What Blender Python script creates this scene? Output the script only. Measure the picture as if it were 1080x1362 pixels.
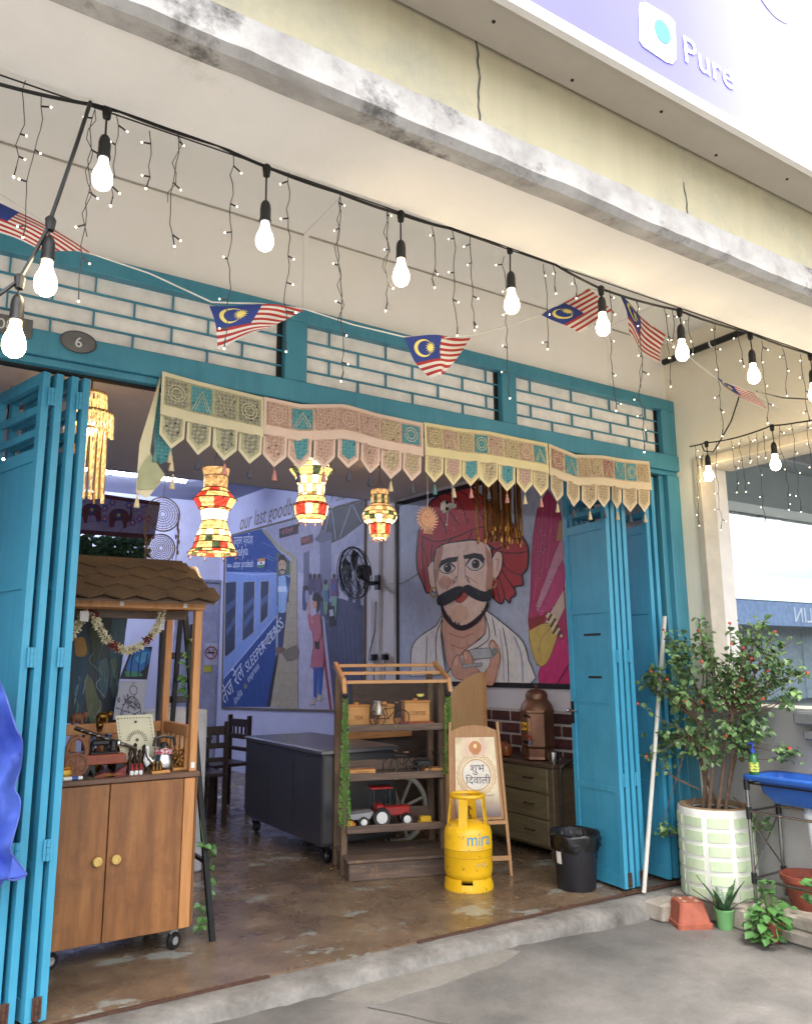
import bpy, math, random
from mathutils import Vector, Matrix
random.seed(7)
R = math.radians
sc = bpy.context.scene
for o in list(bpy.data.objects): bpy.data.objects.remove(o)
COL = sc.collection
# ------------------------------------------------------------------ camera
F_PX, PW_, PH_ = 1060.0, 1080.0, 1362.0
CLOC = Vector((0.0, -3.83, 1.45))
_p, _y, _r = R(10.7), R(32.7), R(-0.38)
_fw = Vector((math.sin(_y)*math.cos(_p), math.cos(_y)*math.cos(_p), math.sin(_p)))
_r0 = Vector((math.cos(_y), -math.sin(_y), 0)); _u0 = _r0.cross(_fw)
_rt = _r0*math.cos(_r) + _u0*math.sin(_r); _up = -_r0*math.sin(_r) + _u0*math.cos(_r)
cd = bpy.data.cameras.new('camera'); cam = bpy.data.objects.new('camera', cd); COL.objects.link(cam)
cam.matrix_world = Matrix(((_rt.x, _up.x, -_fw.x, CLOC.x), (_rt.y, _up.y, -_fw.y, CLOC.y), (_rt.z, _up.z, -_fw.z, CLOC.z), (0, 0, 0, 1)))
cd.sensor_fit = 'VERTICAL'; cd.sensor_height = 24.0; cd.lens = 24.0*F_PX/PH_; cd.clip_end = 2000; cd.clip_start = .05
sc.camera = cam
# ------------------------------------------------------------------ sky, sun, exposure
SUN_EL, SUN_AZ = R(66), R(205)      # azimuth clockwise from +Y: behind the camera, to its left
w = bpy.data.worlds.new('World'); sc.world = w; w.use_nodes = True
nt = w.node_tree; bg = nt.nodes['Background']
sky = nt.nodes.new('ShaderNodeTexSky'); sky.sky_type = 'NISHITA'; sky.sun_disc = False
sky.sun_elevation = SUN_EL; sky.sun_rotation = SUN_AZ; sky.air_density = 1.0; sky.dust_density = 6.0; sky.ozone_density = 1.0
hs = nt.nodes.new('ShaderNodeHueSaturation'); hs.inputs['Saturation'].default_value = .45
nt.links.new(sky.outputs[0], hs.inputs['Color']); nt.links.new(hs.outputs[0], bg.inputs[0]); bg.inputs[1].default_value = .15
sl = bpy.data.lights.new('sun', 'SUN'); sl.energy = .6; sl.angle = R(14); sl.color = (1, .96, .9)
so = bpy.data.objects.new('sun', sl); COL.objects.link(so); so.location = (-3, -8, 12)
_sd = Vector((math.sin(SUN_AZ)*math.cos(SUN_EL), math.cos(SUN_AZ)*math.cos(SUN_EL), math.sin(SUN_EL)))
so.rotation_euler = _sd.to_track_quat('Z', 'Y').to_euler()
sc.view_settings.view_transform = 'Standard'; sc.view_settings.look = 'None'
sc.view_settings.exposure = 2.3; sc.view_settings.gamma = 1; sc.view_settings.use_curve_mapping = False
sc.render.engine = 'CYCLES'; sc.cycles.max_bounces = 7; sc.cycles.diffuse_bounces = 4
# ------------------------------------------------------------------ measuring helpers: a sight line met with a real plane of the place
def ray(px, py): return _rt*((px-PW_/2)/F_PX) - _up*((py-PH_/2)/F_PX) + _fw
def onx(px, py, X): d = ray(px, py); return CLOC + d*((X-CLOC.x)/d.x)
def ony(px, py, Y): d = ray(px, py); return CLOC + d*((Y-CLOC.y)/d.y)
def onz(px, py, Z): d = ray(px, py); return CLOC + d*((Z-CLOC.z)/d.z)
def onpl(px, py, p0, n): d = ray(px, py); return CLOC + d*((Vector(p0)-CLOC).dot(n)/d.dot(n))
# ------------------------------------------------------------------ materials
def lin(c):
    if isinstance(c, str):
        c = tuple(int(c[i:i+2], 16)/255 for i in (0, 2, 4))
        return tuple(x/12.92 if x <= .04045 else ((x+.055)/1.055)**2.4 for x in c)
    return tuple(c)
MATS = {}
def _base(name):
    m = bpy.data.materials.new(name); m.use_nodes = True; MATS[name] = m
    return m, m.node_tree, m.node_tree.nodes['Principled BSDF']
def N(nt, t, **kw):
    n = nt.nodes.new(t)
    for k, v in kw.items():
        if k in n.inputs: n.inputs[k].default_value = v
        else: setattr(n, k, v)
    return n
def mapping(nt, scale, coord='Object'):
    tc = N(nt, 'ShaderNodeTexCoord'); mp = N(nt, 'ShaderNodeMapping'); mp.inputs['Scale'].default_value = scale
    nt.links.new(tc.outputs[coord], mp.inputs[0]); return mp.outputs[0]
def ramp(nt, fac, stops):
    r = N(nt, 'ShaderNodeValToRGB'); e = r.color_ramp.elements
    while len(e) < len(stops): e.new(.5)
    for i, (p, c) in enumerate(stops):
        e[i].position = p; c = lin(c); e[i].color = (c[0], c[1], c[2], 1)
    nt.links.new(fac, r.inputs[0]); return r.outputs[0]
def noise(nt, vec, scale, detail=5, rough=.6):
    n = N(nt, 'ShaderNodeTexNoise', Scale=scale, Detail=detail, Roughness=rough)
    if vec is not None: nt.links.new(vec, n.inputs['Vector'])
    return n.outputs['Fac']
def bump(nt, b, h, strength=.3, dist=.01):
    bp = N(nt, 'ShaderNodeBump', Strength=strength, Distance=dist); nt.links.new(h, bp.inputs['Height']); nt.links.new(bp.outputs[0], b.inputs['Normal'])
def mixc(nt, fac, a, bcol):
    m = N(nt, 'ShaderNodeMix', data_type='RGBA')
    for s, v in ((6, a), (7, bcol)):
        if isinstance(v, (tuple, str)): v = lin(v); m.inputs[s].default_value = (v[0], v[1], v[2], 1)
        else: nt.links.new(v, m.inputs[s])
    nt.links.new(fac, m.inputs[0]); return m.outputs[2]
def mat(name, col, rough=.6, metal=0, var=.14, vs=7, bs=0, bsc=60, spec=.5, trans=0, sub=0):
    if name in MATS: return MATS[name]
    m, nt, b = _base(name); c = lin(col)
    b.inputs['Roughness'].default_value = rough; b.inputs['Metallic'].default_value = metal; b.inputs['Specular IOR Level'].default_value = spec
    v = mapping(nt, (1, 1, 1)); f = noise(nt, v, vs)
    lo = tuple(x*(1-var*1.6) for x in c); hi = tuple(min(1, x*(1+var)) for x in c)
    nt.links.new(ramp(nt, f, ((.3, lo), (.7, hi))), b.inputs['Base Color'])
    if trans: b.inputs['Transmission Weight'].default_value = trans
    if bs: bump(nt, b, noise(nt, v, bsc, 4), bs, .004)
    return m
def wood(name, c1, c2, c3=None, scale=(18, 18, 1.6), rough=.5, wear=None, worn=(.62, .7)):
    if name in MATS: return MATS[name]
    m, nt, b = _base(name); v = mapping(nt, scale); f = noise(nt, v, 1.6, 7, .65)
    col = ramp(nt, f, ((.25, c1), (.5, c2), (.75, c3 or c2)))
    if wear:
        g = noise(nt, mapping(nt, (3, 3, 3)), 2.2, 6, .7)
        col = mixc(nt, ramp(nt, g, ((worn[0], (0, 0, 0)), (worn[1], (1, 1, 1)))), col, wear)
    nt.links.new(col, b.inputs['Base Color']); b.inputs['Roughness'].default_value = rough
    bump(nt, b, f, .25, .003); return m
def glow(name, col, s, base=None):
    if name in MATS: return MATS[name]
    m, nt, b = _base(name); c = lin(col); b.inputs['Emission Color'].default_value = (*c, 1); b.inputs['Emission Strength'].default_value = s
    c2 = lin(base) if base else c
    b.inputs['Base Color'].default_value = (*c2, 1); b.inputs['Roughness'].default_value = .5; return m
# ------------------------------------------------------------------ mesh builder
class MB:
    def __init__(s): s.v = []; s.f = []; s.m = []
    def add(s, vs, fs, mi=0):
        k = len(s.v); s.v += [Vector(p) for p in vs]; s.f += [tuple(k+i for i in f) for f in fs]; s.m += [mi]*len(fs); return s
    def box(s, x0, y0, z0, x1, y1, z1, mi=0, M=None):
        vs = [Vector((x, y, z)) for z in (z0, z1) for y in (y0, y1) for x in (x0, x1)]
        if M: vs = [M @ p for p in vs]
        return s.add(vs, [(0, 2, 3, 1), (4, 5, 7, 6), (0, 1, 5, 4), (2, 6, 7, 3), (0, 4, 6, 2), (1, 3, 7, 5)], mi)
    def cbox(s, c, sx, sy, sz, mi=0, M=None): x, y, z = c; return s.box(x-sx/2, y-sy/2, z-sz/2, x+sx/2, y+sy/2, z+sz/2, mi, M)
    def rbox(s, x0, y0, z0, x1, y1, z1, r=.004, mi=0):     # box with chamfered upright and level edges
        pts = []
        for z, d in ((z0, r), (z0+r, 0), (z1-r, 0), (z1, r)):
            a, b_, c, e = x0+d, y0+d, x1-d, y1-d
            pts.append([(a+r, b_, z), (c-r, b_, z), (c, b_+r, z), (c, e-r, z), (c-r, e, z), (a+r, e, z), (a, e-r, z), (a, b_+r, z)])
        return s.rings(pts, True, mi)
    def rings(s, pts, cap=True, mi=0, closed=True):
        n = len(pts[0]); vs = [p for r_ in pts for p in r_]; fs = []
        for i in range(len(pts)-1):
            for j in range(n if closed else n-1):
                k = (j+1) % n; fs.append((i*n+j, i*n+k, (i+1)*n+k, (i+1)*n+j))
        if cap: fs += [tuple(range(n-1, -1, -1)), tuple((len(pts)-1)*n+j for j in range(n))]
        return s.add(vs, fs, mi)
    def tube(s, pts, r, n=6, mi=0, cap=True):
        pts = [Vector(p) for p in pts]; rs = r if isinstance(r, (list, tuple)) else [r]*len(pts); out = []
        ref = None
        for i, p in enumerate(pts):
            t = (pts[min(i+1, len(pts)-1)] - pts[max(i-1, 0)]).normalized()
            if ref is None: ref = t.orthogonal().normalized()
            a = (ref - t*ref.dot(t)); a = a.normalized() if a.length > 1e-6 else t.orthogonal().normalized()
            ref = a; b_ = t.cross(a)
            out.append([p + (a*math.cos(2*math.pi*j/n) + b_*math.sin(2*math.pi*j/n))*rs[i] for j in range(n)])
        return s.rings(out, cap, mi)
    def lathe(s, prof, c=(0, 0, 0), n=20, mi=0, cap=True, M=None, a0=0):
        out = [[Vector((c[0]+r*math.cos(a0+2*math.pi*j/n), c[1]+r*math.sin(a0+2*math.pi*j/n), c[2]+z)) for j in range(n)] for r, z in prof]
        if M: out = [[M @ p for p in r_] for r_ in out]
        return s.rings(out, cap, mi)
    def ball(s, c, r, n=10, m=6, mi=0, sc=(1, 1, 1)):
        out = []
        for i in range(m+1):
            t = math.pi*(i/m); rr = max(math.sin(t), .02)
            out.append([Vector((c[0]+r*sc[0]*rr*math.cos(2*math.pi*j/n), c[1]+r*sc[1]*rr*math.sin(2*math.pi*j/n), c[2]-r*sc[2]*math.cos(t))) for j in range(n)])
        return s.rings(out, True, mi)
    def prism(s, poly, n, t, mi=0):                          # polygon of 3D points pushed along n by t
        n = Vector(n)*t; a = [Vector(p) for p in poly]; k = len(a)
        fs = [tuple(range(k)), tuple(range(2*k-1, k-1, -1))] + [(i, k+i, k+(i+1) % k, (i+1) % k) for i in range(k)]
        return s.add(a+[p+n for p in a], fs, mi)
    def torus(s, c, R_, r, ax='z', n=24, m=6, mi=0, M=None):
        pts = []
        for i in range(n):
            a = 2*math.pi*i/n; ring = []
            for j in range(m):
                b_ = 2*math.pi*j/m; q = R_+r*math.cos(b_); x, y, z = q*math.cos(a), q*math.sin(a), r*math.sin(b_)
                p = {'z': (x, y, z), 'y': (x, z, y), 'x': (z, x, y)}[ax]; p = Vector(c)+Vector(p)
                ring.append(M @ p if M else p)
            pts.append(ring)
        pts.append(pts[0]); return s.rings(pts, False, mi)
    def xf(s, M): s.v = [M @ p for p in s.v]; return s
    def build(s, name, mats, parent=None, world=False, smooth=False, label=None):
        if not isinstance(mats, (list, tuple)): mats = [mats]
        vs = s.v
        if world and parent is not None:
            q = parent
            while q.parent: q = q.parent
            I = q.matrix_basis.inverted()
            vs = [I @ p for p in vs]
        me = bpy.data.meshes.new(name); me.from_pydata([tuple(p) for p in vs], [], s.f)
        for m in mats: me.materials.append(m)
        if len(mats) > 1: me.polygons.foreach_set('material_index', s.m)
        me.validate(); me.update()
        if smooth:
            me.polygons.foreach_set('use_smooth', [True]*len(me.polygons))
            if smooth != 'all' and hasattr(me, 'set_sharp_from_angle'): me.set_sharp_from_angle(angle=R(38))
        o = bpy.data.objects.new(name, me); COL.objects.link(o)
        if parent is not None: o.parent = parent
        if label: o['label'] = label
        return o
def thing(name, label, cat, loc=(0, 0, 0), rz=0, group=None):
    o = bpy.data.objects.new(name, None); COL.objects.link(o); o.empty_display_size = .05
    o.location = loc; o.rotation_euler = (0, 0, rz); o['label'] = label; o['category'] = cat
    if group: o['group'] = group
    return o
def tag(o, label, cat, group=None):
    o['label'] = label; o['category'] = cat
    if group: o['group'] = group
    return o
def struct(o): o['kind'] = 'structure'; return o
def inst(src, name, parent, M):                               # another piece sharing mesh data
    o = bpy.data.objects.new(name, src.data); COL.objects.link(o); o.parent = parent; o.matrix_basis = M; return o
def copy_tree(o, parent=None):
    c = o.copy(); COL.objects.link(c)
    if parent is not None: c.parent = parent
    for ch in list(o.children): copy_tree(ch, c)
    return c
def stuff(o): o['kind'] = 'stuff'; return o
def mw(o):                                                     # world matrix of a top-level empty
    return o.matrix_basis
def T(x, y, z): return Matrix.Translation((x, y, z))
def RZ(a): return Matrix.Rotation(a, 4, 'Z')
def RX(a): return Matrix.Rotation(a, 4, 'X')
def RY(a): return Matrix.Rotation(a, 4, 'Y')
def text_mb(mb, s, O, ux, uy, size, thick=.002, mi=0, shear=0, align='LEFT', sx=1, n=None):
    cu = bpy.data.curves.new('txt', 'FONT'); cu.body = s; cu.size = 1; cu.resolution_u = 3; cu.shear = shear; cu.align_x = align
    ob = bpy.data.objects.new('txt', cu); COL.objects.link(ob)
    bpy.context.view_layer.update()
    me = bpy.data.meshes.new_from_object(ob.evaluated_get(bpy.context.evaluated_depsgraph_get()))
    ux = Vector(ux); uy = Vector(uy); O = Vector(O); nn = (ux.cross(uy).normalized() if n is None else Vector(n))*thick
    mb.add([O + ux*(v.co.x*size*sx) + uy*(v.co.y*size) + nn for v in me.vertices], [tuple(p.vertices) for p in me.polygons], mi)
    bpy.data.objects.remove(ob); bpy.data.meshes.remove(me); bpy.data.curves.remove(cu)
def jit(a): return random.uniform(-a, a)
# ------------------------------------------------------------------ setting materials
def concrete(name, c1, c2, c3, rough=.75, sc1=1.2):
    m, nt, b = _base(name); v = mapping(nt, (1, 1, 1)); big = noise(nt, v, sc1, 8, .68); fine = noise(nt, v, 48, 9, .85); stn = noise(nt, v, sc1*4.5, 9, .8)
    col = ramp(nt, big, ((.32, c1), (.5, c2), (.68, c3)))
    mx = N(nt, 'ShaderNodeMix', data_type='RGBA', blend_type='MULTIPLY'); mx.inputs[0].default_value = .5
    nt.links.new(col, mx.inputs[6]); nt.links.new(ramp(nt, fine, ((.3, (.55, .55, .55)), (.6, (1, 1, 1)))), mx.inputs[7])
    nt.links.new(mixc(nt, ramp(nt, stn, ((.56, (0, 0, 0)), (.74, (.55, .55, .55)))), mx.outputs[2], c1), b.inputs['Base Color']); b.inputs['Roughness'].default_value = rough
    bump(nt, b, fine, .4, .005); return m
GROUND = concrete('ground_concrete', '474643', '5f5d5a', '74716d', .62, 1.4)
STEPM = concrete('step_concrete', '57544f', '73706b', '8c8984', .8, 5)
PATCHM = concrete('patch_cement', '66635d', '75726b', '807c76', .85, 5)
BLOCKM = concrete('block_cement', '7f786c', '9a9285', 'aba498', .9, 9)
def floor_mat():
    m, nt, b = _base('worn_floor'); v = mapping(nt, (1, 1, 1))
    br = ramp(nt, noise(nt, v, 2.2, 8, .7), ((.3, '4d3f33'), (.5, '6b5a49'), (.7, '86755f')))
    pn = noise(nt, mapping(nt, (1.0, 1.6, 1)), 1.7, 10, .62); 
    sx_ = N(nt, 'ShaderNodeSeparateXYZ'); nt.links.new(v, sx_.inputs[0]); ft = ramp(nt, sx_.outputs[1], ((.0, (.05, .05, .05)), (.9, (.0, .0, .0)))); ad = N(nt, 'ShaderNodeMath', operation='ADD'); nt.links.new(pn, ad.inputs[0]); nt.links.new(ft, ad.inputs[1])
    pk = ramp(nt, ad.outputs[0], ((.605, (0, 0, 0)), (.625, (.85, .85, .85))))
    sp = ramp(nt, noise(nt, v, 14, 8, .7), ((.68, (0, 0, 0)), (.71, (.8, .8, .8))))
    col = mixc(nt, pk, br, '8b8f88'); col = mixc(nt, sp, col, '9a968c')
    nt.links.new(col, b.inputs['Base Color'])
    nt.links.new(ramp(nt, noise(nt, v, 5, 6), ((.3, (.14, .14, .14)), (.7, (.38, .38, .38)))), b.inputs['Roughness'])
    bump(nt, b, pk, .25, .002); return m
FLOORM = floor_mat()
def plaster(name, c1, c2, stain, rough=.8, lo=.6, hi=.8, sc_=(1.4, 1.4, 1.4)):
    m, nt, b = _base(name); v = mapping(nt, sc_); f = noise(nt, v, 1.5, 9, .7); g = noise(nt, mapping(nt, (2.2, 2.2, 2.2)), 1.1, 10, .75)
    col = mixc(nt, ramp(nt, g, ((lo, (0, 0, 0)), (hi, (1, 1, 1)))), ramp(nt, f, ((.3, c1), (.7, c2))), stain)
    nt.links.new(col, b.inputs['Base Color']); b.inputs['Roughness'].default_value = rough
    bump(nt, b, noise(nt, v, 25, 5), .18, .006); return m
WHITEW = plaster('white_plaster', 'efece6', 'f5f2ee', 'dcd7cf')
CREAMW = plaster('cream_plaster', 'e6dec9', 'eee7d5', 'cbbfa6')
SOFFITM = plaster('beam_plaster', 'dcdad6', 'e8e6e2', 'c2bdb5', lo=.6, hi=.8)
FASCIAM = plaster('fascia_paint', 'b0a88a', 'bbb395', '9d9b8a', lo=.48, hi=.7, sc_=(6, 6, .5))
LEDGEM = plaster('weathered_ledge', '8a8783', 'bcbab6', '5c5a57', lo=.55, hi=.66, sc_=(3, 3, 3))
BLUEW = plaster('blue_wall', 'aeb2d0', 'b9bdd8', '9a9fc0')
PALEW = plaster('pale_wall', 'c9c6cb', 'd3d0d5', 'b5b1b8')
CEILM = plaster('shop_ceiling', 'cbc5be', 'd3cdc7', 'bdb6ae')
REARC = plaster('rear_ceiling', '8f92ab', '9a9db5', '83869f')
GREYW = plaster('grey_wall', '9d9b97', 'a9a7a3', '84827e')
def teal_mat(name, c1, c2, chip):
    m, nt, b = _base(name); v = mapping(nt, (1, 1, 1)); f = noise(nt, v, 3, 6)
    g = noise(nt, v, 28, 7, .75)
    dr = noise(nt, mapping(nt, (16, 16, .9)), 1.3, 8, .75); bs_ = ramp(nt, f, ((.3, c1), (.7, c2))); bs_ = mixc(nt, ramp(nt, dr, ((.5, (0, 0, 0)), (.78, (.55, .55, .55)))), bs_, chip)
    lt = noise(nt, mapping(nt, (5, 5, 2)), 1.7, 9, .8); bs_ = mixc(nt, ramp(nt, lt, ((.6, (0, 0, 0)), (.85, (.45, .45, .45)))), bs_, '86b6c0')
    col = mixc(nt, ramp(nt, g, ((.665, (0, 0, 0)), (.69, (1, 1, 1)))), bs_, chip)
    nt.links.new(col, b.inputs['Base Color']); b.inputs['Roughness'].default_value = .42; bump(nt, b, noise(nt, v, 40, 4), .12, .002); return m
TEAL = teal_mat('teal_paint', '397f95', '478da2', '24596b')
TEALD = teal_mat('teal_door_paint', '368cac', '449aba', '246d87')
BLACK = mat('black_plastic', '161616', .45, var=.2)
IRON = mat('dark_iron', '2b2724', .5, .6)
RUST = mat('rust', '4a2f22', .85, var=.3, vs=30)
STEEL = mat('steel', 'b8b8b8', .22, 1, var=.06)
DSTEEL = mat('dull_steel', '5c5f63', .3, .85, var=.1)
WHITEP = mat('white_plastic', 'd8d8d4', .4, var=.04)
# ------------------------------------------------------------------ ground, step and floor
XW = 4.85; PHI = R(5.5)
WD = Vector((-math.sin(PHI), math.cos(PHI), 0)); WN = Vector((-math.cos(PHI), -math.sin(PHI), 0))     # along the right wall, and out of it into the room
WP0 = Vector((4.8, .5, 0))
def onwall(px, py, off=0): return onpl(px, py, WP0 + WN*off, WN)
def gz(x, y): return -.12+.05*max(0, min(1, (y+.75)/.55))*max(0, min(1, (4.05-x)/.9))       # the slab rises a little towards the step
gx = [-400, -3]+[-2+.3*i for i in range(22)]+[400]; gy = [-400, -.9]+[-.8+.1*i for i in range(9)]; g = MB(); g.v = [Vector((x, y, gz(x, y))) for y in gy for x in gx]
for j in range(len(gy)-1):
    for i in range(len(gx)-1): k = j*len(gx)+i; g.f.append((k, k+1, k+len(gx)+1, k+len(gx))); g.m.append(0)
struct(g.build('ground', GROUND, smooth='all'))
fl = MB(); fl.box(-.9, -.012, -.3, 5.0, 8.2, 0); struct(fl.build('floor', FLOORM))
# step: a worn edge strip in front of the rail, with an uneven broken nosing
random.seed(11); st = MB(); xs = [-.9+.06*i for i in range(0, 96)]; rows = []
nose = 0
for x in xs:
    nose = nose*.7 + jit(.012); t = max(0, min(1, (x-3.6)/1.2))
    yf = -.19 + .09*t + nose; zt = -.006 + jit(.002) - (.02*t)
    rows.append([(x, -.016, -.3), (x, -.016, zt), (x, yf+.035+jit(.006), zt), (x, yf+jit(.004), zt-.02+jit(.006)), (x, yf-.012+jit(.006), -.07+jit(.008)), (x, yf-.02+jit(.004), -.13), (x, yf-.02, -.3)])
st.rings(rows, True); struct(st.build('step', STEPM, smooth=True))
rl = MB(); rl.box(-.9, -.034, -.004, 1.66, -.014, .006); rl.box(2.5, -.034, -.004, 4.84, -.014, .006)
struct(rl.build('floor_track', RUST))
pa = MB(); pp = [(1.86, -.245), (2.05, -.2), (2.5, -.19), (2.95, -.2), (3.0, -.26), (2.8, -.33), (2.62, -.34), (2.42, -.37), (2.2, -.37), (2.06, -.39), (1.98, -.33)]
pa.prism([(x, y, gz(x, y)+.004) for x, y in pp], (0, 0, -1), .02); struct(pa.build('ground_patch', PATCHM))
cr = MB(); pts = [Vector((2.0+.1*i+jit(.03), -.4-.11*i+jit(.03), 0)) for i in range(9)]; pts = [Vector((p.x, p.y, gz(p.x, p.y)+.002)) for p in pts]
for a, b_ in zip(pts, pts[1:]):
    n_ = Vector((-(b_-a).y, (b_-a).x, 0)).normalized()*.004; cr.add([a-n_, b_-n_, b_+n_, a+n_], [(0, 1, 2, 3)])
struct(cr.build('ground_crack', mat('crack_dark', '4b4945', .9)))
# ------------------------------------------------------------------ walls and ceilings
mb = MB(); mb.box(-14, 0.02, 3.387, XW, .2, 4.2); struct(mb.build('wall_front', WHITEW))
mb = MB(); mb.box(-14, .02, -.3, .0, .2, 3.39); struct(mb.build('wall_front_left', WHITEW))
ce = struct(MB().box(-14, -1.52, 3.87, XW, .01, 4.0).build('ceiling', WHITEW))
gm = mat('joint_grey', 'b0aba1', .9)
for i, x in enumerate((-3.1, -.65, 1.8, 4.25)):                  # flat cover strips over the sheet joints of ceiling and wall
    o = MB().box(x-.016, -1.5, 3.862, x+.016, .018, 3.87).box(x-.012, .012, 3.39, x+.012, .02, 3.862).build('cover_strip', WHITEW, ce)
o = MB().box(-14, .012, 3.863, XW, .02, 3.87).build('corner_bead', gm, ce)
def wallquad(mb, y0, y1, z0, z1, off=0, t=.02, mi=0):
    a = WP0+WD*((y0-.5)/WD.y)+WN*off; b_ = WP0+WD*((y1-.5)/WD.y)+WN*off
    return mb.prism([(a.x, a.y, z0), (b_.x, b_.y, z0), (b_.x, b_.y, z1), (a.x, a.y, z1)], WN, -t, mi)
wr = struct(wallquad(wallquad(MB(), .05, 4.0, -.1, 3.9, 0, .15), 4.0, 8.2, -.1, 3.9, 0, .15, 1).build('wall_right', [PALEW, BLUEW]))
struct(MB().box(-.9, 7.75, -.1, 4.6, 7.9, 3.95).build('wall_back', BLUEW))
struct(MB().box(-.9, .2, -.1, -.75, 7.8, 3.95).build('wall_left', BLUEW))
struct(MB().box(-.9, .06, 3.2, 5.0, 3.55, 3.34).build('ceiling_front', CEILM))
struct(MB().box(-.9, 3.4, 3.86, 5.0, 7.9, 3.96).build('ceiling_rear', REARC))
struct(MB().box(-.9, 3.551, 3.201, 5.0, 3.6, 3.9).build('ceiling_drop', REARC))
# rear wall: pale band above a blue dado
MB().box(-.7, 7.742, 2.62, 4.12, 7.75, 3.8).build('upper_band', mat('pale_lilac', 'b7b8d2', .8, var=.05), bpy.data.objects['wall_back'])
# pier and end wall with the neighbour's window opening (y -.2 .. -2.6, z 1.18 .. 2.86)
ew = MB(); ew.box(XW, -.19, -.3, 5.17, .2, 3.95); ew.box(XW, -4.2, -.3, 5.17, -.19, 1.15); ew.box(XW, -4.2, 2.9, 5.17, -.19, 3.95); ew.box(XW, -4.2, 1.15, 5.17, -2.75, 2.9)
struct(ew.build('wall_end', [CREAMW]))
MB().box(XW-.008, -4.2, -.12, XW, -.12, 1.15).build('grey_dado', GREYW, bpy.data.objects['wall_end'])
# ------------------------------------------------------------------ beam along the walkway
bt = thing('walkway_beam', 'white plastered concrete beam with weathered ledge and pale green fascia above it', 'beam', (0, -1.7, 3.14))
random.seed(3)
rows = []
for i in range(0, 101):
    x = -14+.28*i; rows.append([(x, -1.5, 3.87), (x, -1.5, 3.143+jit(.0015)), (x, -1.88, 3.143+jit(.001)), (x, -1.88, 3.87)])
MB().rings(rows, True).build('soffit', SOFFITM, bt, True)
rows = []; d = 0
for i in range(0, 401):
    x = -14+.07*i; d = d*.75+jit(.004); rows.append([(x, -1.875, 3.275+d*.5), (x, -1.935+d*.4, 3.26+jit(.003)+d*.4), (x, -1.94+jit(.002), 3.15+d), (x, -1.915, 3.128+d*.7+jit(.002)), (x, -1.85, 3.13+d*.5), (x, -1.845, 3.27)])
MB().rings(rows, True).build('ledge', LEDGEM, bt, True, smooth=True)
MB().box(-14, -1.915, 3.262, 14, -1.878, 3.9).build('fascia', FASCIAM, bt, True)
for x0, z0, z1 in ((1.53, 3.27, 3.6), (2.62, 3.27, 3.42), (.35, 3.27, 3.45), (3.9, 3.3, 3.55)):
    m_ = MB(); z = z1; x = x0; pr = None
    while z > z0:
        z2 = z-.03; x2 = x+jit(.008); wd = .0025+random.random()*.002
        m_.add([(x-wd, -1.9165, z), (x+wd, -1.9165, z), (x2+wd, -1.9165, z2), (x2-wd, -1.9165, z2)], [(0, 1, 2, 3)]); x, z = x2, z2
    m_.build('crack', MATS['crack_dark'], bt, True)
# upper storey wall and slab above so that the walkway is shaded as it is
struct(MB().box(-14, -1.93, 4.0, 14, .3, 4.3).build('slab_above', WHITEW))
# ------------------------------------------------------------------ signboard above
SB = thing('shop_signboard', 'lavender shop signboard with white rounded logo and lettering above the fascia', 'signboard', (2, -2.1, 3.56))
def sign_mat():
    m, nt, b = _base('sign_lavender_washout'); tc = N(nt, 'ShaderNodeTexCoord'); sp = N(nt, 'ShaderNodeSeparateXYZ'); nt.links.new(tc.outputs['Object'], sp.inputs[0])
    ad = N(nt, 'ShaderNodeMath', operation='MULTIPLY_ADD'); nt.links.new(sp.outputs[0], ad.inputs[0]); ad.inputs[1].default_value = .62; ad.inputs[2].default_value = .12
    nt.links.new(ramp(nt, ad.outputs[0], ((.0, '6360b2'), (.35, '706ebd'), (.7, '8f90cf'), (.98, 'cfcfe8'))), b.inputs['Base Color']); b.inputs['Roughness'].default_value = .35  # lavender board; the fade to near white paints sun wash-out into the colour
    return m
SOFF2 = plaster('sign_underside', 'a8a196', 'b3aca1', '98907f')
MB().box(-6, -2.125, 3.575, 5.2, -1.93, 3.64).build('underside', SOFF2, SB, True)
MB().box(-6, -2.14, 3.555, 5.2, -2.112, 3.6).build('frame', mat('sign_frame_white', 'e4e2de', .5, var=.04), SB, True)
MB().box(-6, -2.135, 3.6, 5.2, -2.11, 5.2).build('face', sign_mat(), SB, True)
for i in range(14):
    MB().lathe([(.006, 0), (.006, .004)], (-1+.42*i, -2.03+.06*(i % 2), 3.5705), 8).build('screw', IRON, SB, True)
SW = mat('sign_white', 'fafaff', .4, var=.02)
def onsign(px, py, d=0): return ony(px, py, -2.137-d)
def signpoly(pts, m, name, d=0): return MB().prism([onsign(x, y, d) for x, y in pts], (0, -1, 0), .0015).build(name, m, SB, True)
lo = signpoly([(849, 12), (851, 4), (858, 3), (890, 22), (897, 30), (899, 78), (894, 85), (886, 83), (855, 62), (850, 54)], SW, 'logo_square')
c0 = onsign(881, 42, .003); m_ = MB(); m_.prism([c0+Vector((.046*math.cos(a*.3142), 0, .05*math.sin(a*.3142))) for a in range(20)], (0, -1, 0), .001)
o = m_.build('logo_dot', mat('logo_blue', '4a94d0', .4, var=.02), lo, True)
a = onsign(908, 80); m_ = MB(); text_mb(m_, 'Pure', a, (1, 0, 0), (0, 0, 1), .17, .002); m_.build('lettering', SW, SB, True)
m_ = MB(); cc = onsign(1030, -25); pr = None
for k in range(14):
    t = R(175+k*9); p0 = cc+Vector((.20*math.cos(t), -.002, .20*math.sin(t))); p1 = cc+Vector((.155*math.cos(t), -.002, .155*math.sin(t)))
    if pr: m_.add([pr[0], p0, p1, pr[1]], [(0, 1, 2, 3)])
    pr = (p0, p1)
m_.build('lettering', SW, SB, True)
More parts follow.
